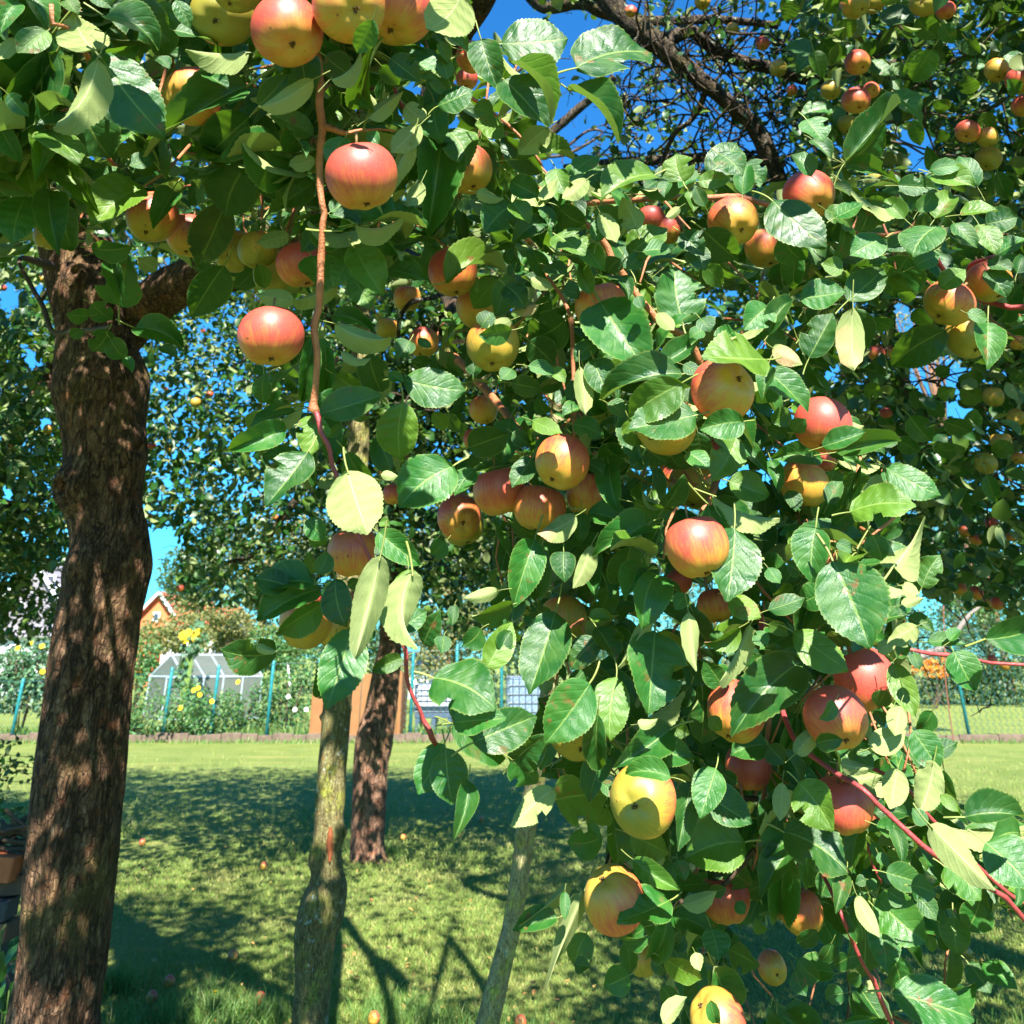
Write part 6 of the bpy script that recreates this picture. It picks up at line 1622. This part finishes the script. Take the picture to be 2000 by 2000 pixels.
M['orange_fl'] = leaf_material('orange_blossom', (.55, .14, .01), (.75, .25, .015), (.65, .10, .01), (.45, .14, .02), fine=False, rough=.6, transl=.15)
c = atY(1825, 1302, 23.0 * KY)
e = empty('flower_bush', (c.x, c.y, 0)); tag(e, 'bush covered in orange blossom behind the fence post on the right', 'flower bush')
P, A, N, L = blob_leaves(750, tuple(c), (.95, .5, .30), (.06, .12), 9, 31)
cloud('blossom', P, A, N, L, np.ones(len(P)) * 1.3, TINY, [M['orange_fl']], e)
b = MB()
for k in range(8): b.tube([(c.x + rnd.uniform(-.3, .3), c.y, 0), (c.x + rnd.uniform(-.8, .8), c.y, c.z)], [.02, .01], 5)
b.build('stems', M['twig_dark'], e)
TR = 'garden trees beyond the fence'
for i, (x, y, Y, rx, rz, n_, mt, lab) in enumerate((
    (-260, 1080, 30, 300, 170, 5200, 'leaf_garden', 'green tree beyond the left edge above the houses'),
    (-90, 1170, 20, 100, 75, 3200, 'leaf_garden', 'bright green leafy tree beside the grey clad house'),
    (395, 1130, 30, 85, 100, 5200, 'leaf_dark', 'dark green conifer-like tree right of the orange roof'),
    (520, 1130, 28, 120, 130, 6400, 'leaf_dry', 'sunlit pale green tree above the white-flowered bush'),
    (700, 1100, 30, 160, 180, 7000, 'leaf_dark', 'dark tree behind the brown trunk'),
    (880, 1110, 26, 120, 120, 6800, 'leaf_dry', 'olive-green sunlit tree right of the brown trunk above the fence'),
    (1060, 1090, 30, 190, 210, 9000, 'leaf_dark', 'dark tree behind the central boughs'),
    (1330, 1100, 32, 240, 230, 9000, 'leaf_dark', 'dark tree hidden behind the right-hand boughs'),
    (1700, 1100, 34, 240, 210, 9500, 'leaf_dark', 'dark garden tree behind the old apple tree'),
    (1930, 1140, 30, 190, 160, 9500, 'leaf_blue', 'blue-green garden tree above the fence on the right'),
    (2200, 1080, 32, 220, 200, 4000, 'leaf_dark', 'dark garden tree beyond the right edge'),
    (1800, 640, 26, 120, 170, 2600, 'leaf_dry', 'tall pale birch crown seen through the gaps on the right'))):
    S('garden_tree', x, y, Y, rx, rz, n_, (.12, .24) if i < 11 else (.10, .17), mt, lab, 'tree', group=TR, seed=50 + i, trunk=.2, lobes=11)

# ------------------------------------------------------------------ greenhouse
M['alu'] = simple('white_aluminium', (.27, .33, .38), .4, .5, .08, 5, metal=0.0)
n = NT('greenhouse_panel')
nz = n.noise(n.pos(), 3, 3)
cc = n.mix(nz, (.13, .15, .13), (.22, .24, .21))
s1 = n.bsdf(cc, .28, .5)
tr = n.n('ShaderNodeBsdfTransparent'); tr.inputs[0].default_value = (.86, .92, .90, 1)
tl = n.n('ShaderNodeBsdfTranslucent'); tl.inputs[0].default_value = (.55, .60, .55, 1)
m1 = n.n('ShaderNodeMixShader'); m1.inputs[0].default_value = .45; n.l(s1, m1.inputs[1]); n.l(tl.outputs[0], m1.inputs[2])
m2 = n.n('ShaderNodeMixShader'); m2.inputs[0].default_value = .22; n.l(m1.outputs[0], m2.inputs[1]); n.l(tr.outputs[0], m2.inputs[2])
M['panel'] = n.done(m2.outputs[0])
G0 = 19.5 * KY
gl = atY(293, 1322, G0); gr_ = atY(360, 1322, G0 - .9)          # eaves of the gable towards the lawn
apex = atY(333, 1279, G0 - .4)
far = Vector((atY(512, 1322, G0 + .2).x - gr_.x, 1.1, 0))
e = empty('greenhouse', ((gl.x + gr_.x) / 2, G0, 0)); tag(e, 'small greenhouse with white frame and cloudy panels behind the fence', 'greenhouse')
ez = gr_.z; az = apex.z
A0 = Vector((gl.x, gl.y, 0)); B0 = Vector((gr_.x, gr_.y, 0)); A1 = Vector((gl.x, gl.y, ez)); B1 = Vector((gr_.x, gr_.y, ez)); T0 = Vector(((gl.x + gr_.x) / 2 + .05, (gl.y + gr_.y) / 2, az))
def quad(name, p, mat=M['panel'], off=0):
    b = MB(); nn = (p[1] - p[0]).cross(p[2] - p[0]).normalized() * .006
    k = len(p)
    b.add([q + nn for q in p] + [q - nn for q in p], [tuple(range(k)), tuple(range(2 * k - 1, k - 1, -1))] + [(i, i + k, (i + 1) % k + k, (i + 1) % k) for i in range(k)])
    return b.build(name, mat, e)
def inset(p, f=.03):
    c = sum(p, Vector()) / len(p); return [q + (c - q) * f for q in p]
nb = 4
for k in range(nb):
    o0, o1 = far * (k / nb), far * ((k + 1) / nb)
    quad('side_panel', inset([B0 + o0, B0 + o1, B1 + o1, B1 + o0]))
    quad('side_panel', inset([A0 + o0, A0 + o1, A1 + o1, A1 + o0]))
    quad('roof_panel', inset([B1 + o0, B1 + o1, T0 + o1, T0 + o0]))
    quad('roof_panel', inset([A1 + o0, A1 + o1, T0 + o1, T0 + o0]))
mA, mB = A0.lerp(B0, .5), A1.lerp(B1, .5)
quad('gable_panel', inset([A0, mA, mB, A1])); quad('gable_panel', inset([A1, B1, T0], .05))
quad('gable_panel', inset([A0 + far, B0 + far, B1 + far, T0 + far, A1 + far]))
dp = inset([mA, B0, B1, mB], .05)
d = quad('door', dp)
b = MB()
for i in range(4): b.tube([dp[i], dp[(i + 1) % 4]], .03, 4)
b.tube([dp[0].lerp(dp[3], .5), dp[1].lerp(dp[2], .5)], .025, 4)
b.build('door_frame', M['alu'], e)
b = MB()
for k in range(nb + 1):
    o = far * (k / nb)
    b.tube([A0 + o, A1 + o], .03, 4); b.tube([B0 + o, B1 + o], .03, 4); b.tube([A1 + o, T0 + o], .03, 4); b.tube([B1 + o, T0 + o], .03, 4)
for q in (A0, B0, A1, B1, T0): b.tube([q, q + far], .035, 4)
b.tube([A1, B1], .03, 4); b.tube([A0, B0], .03, 4)
b.build('frame', M['alu'], e)

# ------------------------------------------------------------------ wooden bin, tanks, pole, stake
M['board'] = simple('orange_brown_board', (.22, .105, .042), .8, .2, .25, 5, .2)
e = empty('wooden_bin', (atY(700, 1430, 14.4 * KY).x, 14.4 * KY, 0)); tag(e, 'orange-brown board bin behind the grey and brown trunks', 'garden bin')
YBN = 14.4 * KY
tops = [(614, 1338), (636, 1334), (660, 1330), (684, 1322), (708, 1316), (732, 1312), (756, 1312)]
for i, (x, y) in enumerate(tops):
    l = atY(x, y, YBN); r_ = atY(x + 23.2, y, YBN)
    b = MB(); b.box(((l.x + r_.x) / 2, YBN + .01 * (i % 2), l.z / 2), (r_.x - l.x - .008, .035, l.z), bev=.006); b.build('board', M['board'], e)
l = atY(787, 1312, YBN).x; z = atY(700, 1314, YBN).z
for k in range(4):
    b = MB(); b.box((l - .02, YBN + .16 + k * .26, z / 2), (.03, .25, z), bev=.006); b.build('board', M['board'], e)
b = MB(); b.box((l - .05, YBN + .05, z / 2 + .01), (.07, .07, z + .05), bev=.008); b.build('post', M['board'], e)
b = MB(); b.box((atY(612, 1338, YBN).x + .02, YBN + .06, atY(612, 1338, YBN).z / 2), (.07, .07, atY(612, 1338, YBN).z), bev=.008); b.build('post', M['board'], e)
M['tank'] = simple('cloudy_white_plastic', (.50, .55, .60), .45, .4, .12, 4)
M['tank_b'] = simple('blue_grey_plastic', (.16, .23, .30), .45, .4, .2, 4)
M['cage'] = simple('dark_steel_cage', (.05, .08, .12), .45, .5, .2, 10)
def tank(x0, x1, y0, y1, Y, mat, label):
    Y = Y * KY
    a = atY(x0, y0, Y); c = atY(x1, y1, Y)
    w = c.x - a.x; h = a.z - c.z
    e = empty('water_tank', ((a.x + c.x) / 2, Y + w / 2, 0)); tag(e, label, 'water tank')
    b = MB(); b.box(((a.x + c.x) / 2, Y + w / 2, (a.z + c.z) / 2), (w * .95, w * .95, h * .94), bev=.06); b.build('container', mat, e)
    b = MB(); x_0, x_1, y_0, y_1 = a.x, c.x, Y, Y + w
    for k in range(6):
        z = c.z + h * k / 5
        b.tube([(x_0, y_0, z), (x_1, y_0, z), (x_1, y_1, z), (x_0, y_1, z), (x_0, y_0, z)], .013, 5)
    for k in range(7):
        xx = x_0 + w * k / 6
        b.tube([(xx, y_0 - .01, c.z), (xx, y_0 - .01, a.z)], .012, 5)
        yy = y_0 + w * k / 6
        b.tube([(x_0 - .01, yy, c.z), (x_0 - .01, yy, a.z)], .012, 5)
        b.tube([(x_1 + .01, yy, c.z), (x_1 + .01, yy, a.z)], .012, 5)
    b.build('cage', M['cage'], e)
    b = MB()
    b.box(((a.x + c.x) / 2, Y + w / 2, c.z - .08), (w, w, .10), bev=.01)
    for sx_ in (-.42, 0, .42): b.box(((a.x + c.x) / 2 + sx_ * w, Y + w / 2, c.z - .16 - max(0, (c.z - .2)) / 2), (.1, w, max(.06, c.z - .16)), bev=.01)
    b.build('pallet', M['cage'], e)
    b = MB(); b.tube([((a.x + c.x) / 2, Y + w / 2, a.z - .02), ((a.x + c.x) / 2, Y + w / 2, a.z + .05)], [.11, .11], 12); b.build('lid', M['cage'], e, True)
tank(812, 884, 1337, 1390, 15.6, M['tank'], 'white caged water tank behind the fence left of the hanging twig tip')
tank(990, 1064, 1322, 1408, 15.8, M['tank_b'], 'blue-grey caged water tank behind the fence left of the central boughs')
M['pole'] = simple('pale_pole', (.50, .52, .48), .6, .3, .2, 8)
a = atY(562, 1293, 16.5 * KY); c = atY(569, 1372, 16.5 * KY)
b = MB(); b.tube([(c.x + .07, 16.5 * KY, -.02), tuple(c), tuple(a)], .022, 8); o = b.build('garden_pole', M['pole'], None, True); tag(o, 'thin pale pole leaning slightly in the garden behind the fence', 'pole')
M['rust'] = simple('rusty_rod', (.20, .08, .045), .8, .3, .35, 14, .3)
pts = [atY(x, y, YK - .25) for x, y in ((1842, 1155), (1843, 1200), (1845, 1260), (1846, 1320), (1851, 1370), (1857, 1410), (1863, 1452))]
b = MB(); b.tube([(pts[-1].x, pts[-1].y, -.05)] + list(reversed(pts)), .012, 7); o = b.build('rusty_rod', M['rust'], None, True); tag(o, 'slightly bent rusty iron rod standing before the fence on the right', 'iron rod')
# pale leaning trunk behind the fence on the right
YL = 14.6 * KY
pr = []
for x, y, w in ((1700, 1345, 20), (1755, 1300, 17), (1800, 1282, 14), (1845, 1262, 11), (1868, 1235, 9), (1890, 1205, 7), (1920, 1180, 5)):
    q = atY(x, y, YL); pr.append((q.x, q.y, q.z, w / 2 * 14.6 / F))
q0 = atY(1640, 1415, YL)
pr = [(q0.x, YL, -.05, .16)] + pr
e = empty('leaning_tree', (q0.x, YL, 0)); tag(e, 'pale grey trunk leaning far over behind the chain-link fence on the right', 'tree')
link('trunk', trunk_mesh('trunk', pr, simple('pale_grey_bark', (.20, .17, .15), .9, .2, .4, 14, .6), 21, 20, .008, (), .06), e)
P, A, N, L = blob_leaves(900, tuple(atY(1905, 1165, YL + .2)), (1.1, .6, .5), (.07, .11), 8, 91)
cloud('foliage', P, A, N, L, np.ones(len(P)) * 1.1, TINY, [M['leaf_garden']], e)
twig_net([Vector(p) for p in P[::60]], 30, .1, M['twig_dark'], e, (.3, .6), .01)

# ------------------------------------------------------------------ houses
M['wall_w'] = simple('white_render', (.66, .67, .70), .9, .2, .06, 1.5, .1)
M['wall_g'] = simple('grey_slate_cladding', (.19, .18, .20), .8, .3, .22, 2.5, .2)
M['wall_o'] = simple('orange_render', (.55, .16, .06), .9, .2, .08, 1.2, .1)
M['tile'] = simple('red_roof_tile', (.50, .13, .06), .75, .3, .22, 3, .2)
M['slate'] = simple('grey_roof_tile', (.26, .24, .26), .7, .4, .2, 3, .2)
M['pane'] = simple('window_glass', (.04, .05, .07), .08, .9, .2, 1)
M['trim'] = simple('white_trim', (.75, .76, .78), .6, .3, .05, 2)
def house(x0, x1, yeave, yridge, Y, dep, wall, roof, label, wins, gable_front=True, overh=.35, course=.42):
    Y = Y * KY
    a = atY(x0, yeave, Y); c = atY(x1, yeave, Y); r = atY((x0 + x1) / 2, yridge, Y)
    xm = (a.x + c.x) / 2
    e = empty('house', (xm, Y + dep / 2, 0)); tag(e, label, 'house')
    b = MB(); ze, zr = a.z, r.z
    if gable_front:
        P = [(a.x, Y, 0), (c.x, Y, 0), (c.x, Y, ze), (xm, Y, zr), (a.x, Y, ze)]
        k = [(x, y + dep, z) for x, y, z in P]
        b.add(P + k, [(0, 1, 2, 3, 4), (9, 8, 7, 6, 5), (0, 5, 6, 1), (1, 6, 7, 2), (0, 4, 9, 5), (2, 7, 8, 3), (3, 8, 9, 4)])
    else:
        P = [(a.x, Y, 0), (a.x, Y + dep, 0), (a.x, Y + dep, ze), (a.x, Y + dep / 2, zr), (a.x, Y, ze)]
        k = [(c.x, y, z) for x, y, z in P]
        b.add(P + k, [(4, 3, 2, 1, 0), (5, 6, 7, 8, 9), (1, 6, 5, 0), (2, 7, 6, 1), (0, 5, 9, 4), (3, 8, 7, 2), (4, 9, 8, 3)])
    b.build('wall', M[wall], e)
    # two roof slopes laid in overlapping courses
    for sgn in (-1, 1):
        if gable_front:
            lo = Vector(((a.x if sgn < 0 else c.x) + sgn * overh, Y - .3, ze - overh * (zr - ze) / max(.1, (c.x - a.x) / 2))); hi = Vector((xm, Y - .3, zr + .06)); along = Vector((0, dep + .6, 0))
        else:
            lo = Vector((a.x - .3, (Y if sgn < 0 else Y + dep) + sgn * overh, ze - overh * (zr - ze) / (dep / 2))); hi = Vector((a.x - .3, Y + dep / 2, zr + .06)); along = Vector((c.x - a.x + .6, 0, 0))
        sl_ = hi - lo; nn = sl_.cross(along).normalized()
        if nn.z < 0: nn = -nn
        m = max(3, int(sl_.length / course))
        b = MB()
        for i in range(m):
            p0 = lo + sl_ * (i / m); p1 = lo + sl_ * ((i + 1.12) / m)
            if i == m - 1: p1 = hi
            q = [p0 + nn * .10, p0 + along + nn * .10, p1 + along + nn * .03, p1 + nn * .03]
            w_ = [v - nn * .07 for v in q]
            b.add(q + w_, [(0, 1, 2, 3), (7, 6, 5, 4), (0, 4, 5, 1), (1, 5, 6, 2), (2, 6, 7, 3), (3, 7, 4, 0)])
        b.build('roof_slope', M[roof], e)
    if gable_front:
        b = MB()
        for p, q in (((a.x - overh, ze - overh * .6), (xm, zr)), ((c.x + overh, ze - overh * .6), (xm, zr))):
            b.tube([(p[0], Y - .34, p[1]), (q[0], Y - .34, q[1])], .09, 4)
        b.build('bargeboard', M['trim'], e)
    for (wx, wy, ww, wh) in wins:
        p = atY(wx, wy, Y)
        w2, h2 = ww * Y / KY / F, wh * Y / KY / F
        b = MB(); b.box((p.x, Y - .03, p.z), (w2 + .16, .08, h2 + .16)); f = b.build('window', M['trim'], e)
        b = MB(); b.box((p.x, Y - .08, p.z), (w2, .03, h2)); g_ = b.build('pane', M['pane'], f)
    return e
house(268, 345, 1212, 1158, 38, 9, 'wall_o', 'tile', 'house with orange gable and red tiled roof behind the garden trees', [(306, 1205, 8, 12)])
house(322, 420, 1232, 1182, 36, 7, 'wall_w', 'tile', 'low annex with red tiled roof right of the orange gable', [(340, 1240, 9, 9)], False)
house(-40, 140, 1228, 1098, 34, 10, 'wall_g', 'slate', 'grey clad house with pale gable behind the left-edge tree', [(100, 1132, 12, 12), (116, 1150, 7, 10), (40, 1185, 12, 14)])
house(-60, 118, 1242, 1222, 30, 3, 'wall_w', 'slate', 'white flat-roofed extension in front of the grey clad house', [(30, 1268, 14, 14), (80, 1268, 14, 14)], False)
house(800, 870, 1298, 1276, 28, 4, 'wall_w', 'slate', 'small white shed above the left water tank', [(835, 1312, 8, 10)], False)

# ------------------------------------------------------------------ brick and wood pile at the left edge
M['brick_o'] = simple('orange_brick', (.55, .15, .06), .85, .2, .2, 14, .3)
M['brick_g'] = simple('grey_old_brick', (.075, .07, .07), .9, .2, .4, 14, .5)
M['brick_b'] = simple('brown_old_brick', (.12, .08, .055), .9, .2, .4, 14, .5)
YP = 3.0 * KY
pc = atY(10, 1830, YP)
e = empty('brick_pile', (pc.x, YP, 0)); tag(e, 'pile of old grey and brown bricks with one orange brick at the left edge', 'brick pile')
bm_ = {}
for k in ('brick_o', 'brick_g', 'brick_b'):
    b = MB(); b.box((0, 0, 0), (1, 1, 1), bev=.03); bm_[k] = b.mesh('brick', M[k])
zb = .035; row = 0
x_r = atY(57, 1800, YP).x
ztop = atY(30, 1712, YP).z
while zb < ztop:
    xx = x_r - rnd.uniform(0, .06) - (.05 if row % 2 else 0)
    for k in range(4):
        w = rnd.uniform(.13, .2)
        link('brick', bm_['brick_b' if rnd.random() < .3 else 'brick_g'], e, Matrix.Translation((xx - w / 2, YP + rnd.uniform(-.03, .03), zb)) @ Matrix.Rotation(rnd.gauss(0, .03), 4, 'Y') @ Matrix.Rotation(rnd.gauss(0, .06), 4, 'Z') @ Matrix.Diagonal((w - .008, .12, .066, 1)))
        xx -= w
    zb += .073; row += 1
q = atY(20, 1690, YP - .02)
link('brick', bm_['brick_o'], e, Matrix.Translation((q.x - .03, YP - .03, q.z)) @ Matrix.Rotation(.06, 4, 'Y') @ Matrix.Diagonal((.15, .13, .085, 1)))
q = atY(50, 1695, YP)
link('brick', bm_['brick_b'], e, Matrix.Translation((q.x, YP + .05, q.z)) @ Matrix.Diagonal((.09, .13, .085, 1)))
e2 = empty('stick_heap', (pc.x, YP, atY(30, 1668, YP).z)); tag(e2, 'heap of dry dark sticks lying on the brick pile at the left edge', 'sticks')
for k in range(24):
    p = atY(rnd.uniform(-40, 60), rnd.uniform(1626, 1668), YP + rnd.uniform(-.05, .1)); L_ = rnd.uniform(.08, .2); a = rnd.gauss(0, .35)
    dv = Vector((math.cos(a), rnd.gauss(0, .2), math.sin(a)))
    b = MB(); b.tube([p - dv * L_, p + Vector((0, 0, .008)), p + dv * L_], [.008, .009, .006], 5); b.build('stick', M['twig_dark'], e2)
# dark stake and thin shrub at the left edge
q = atY(1, 1500, 3.2 * KY); b = MB(); b.tube([(q.x, q.y, -.02), (q.x - .01, q.y, q.z)], .014, 7); o = b.build('garden_stake', M['twig_dark'], None, True); tag(o, 'dark wooden stake at the left edge beside the brick pile', 'stake')
e = empty('young_shrub', (atY(-60, 1600, 4.2 * KY).x, 4.2 * KY, 0)); tag(e, 'thin young shrub with small leaves reaching in from the left edge over the lawn', 'shrub')
b = MB(); tips = []
for (x, y) in ((70, 1480), (60, 1530), (40, 1450), (74, 1512), (30, 1500), (55, 1590), (20, 1560), (68, 1500)):
    s0 = atY(-60, 1700, 4.2 * KY); s0.z = 0; t = atY(x, y, 4.2 * KY + rnd.uniform(-.2, .2)); md = atY(-30, y - 10, 4.2 * KY)
    b.tube([s0, md, t], [.008, .005, .002], 5)
    for k in range(16):
        f = rnd.uniform(.15, 1); tips.append(tuple(md.lerp(t, f) + Vector((rnd.gauss(0, .02), rnd.gauss(0, .03), rnd.gauss(0, .02)))))
b.build('stems', M['twig_dark'], e)
tp = np.array(tips)
for i in range(len(tp)):
    a_ = rand_dirs(1, (0, 0, -.3))[0]; n_ = rand_dirs(1, (0, -.4, .8))[0]
    link('leaf', MIDM[i % 5], e, leaf_matrix(tp[i], a_, n_, rnd.uniform(.03, .05), 1.0))
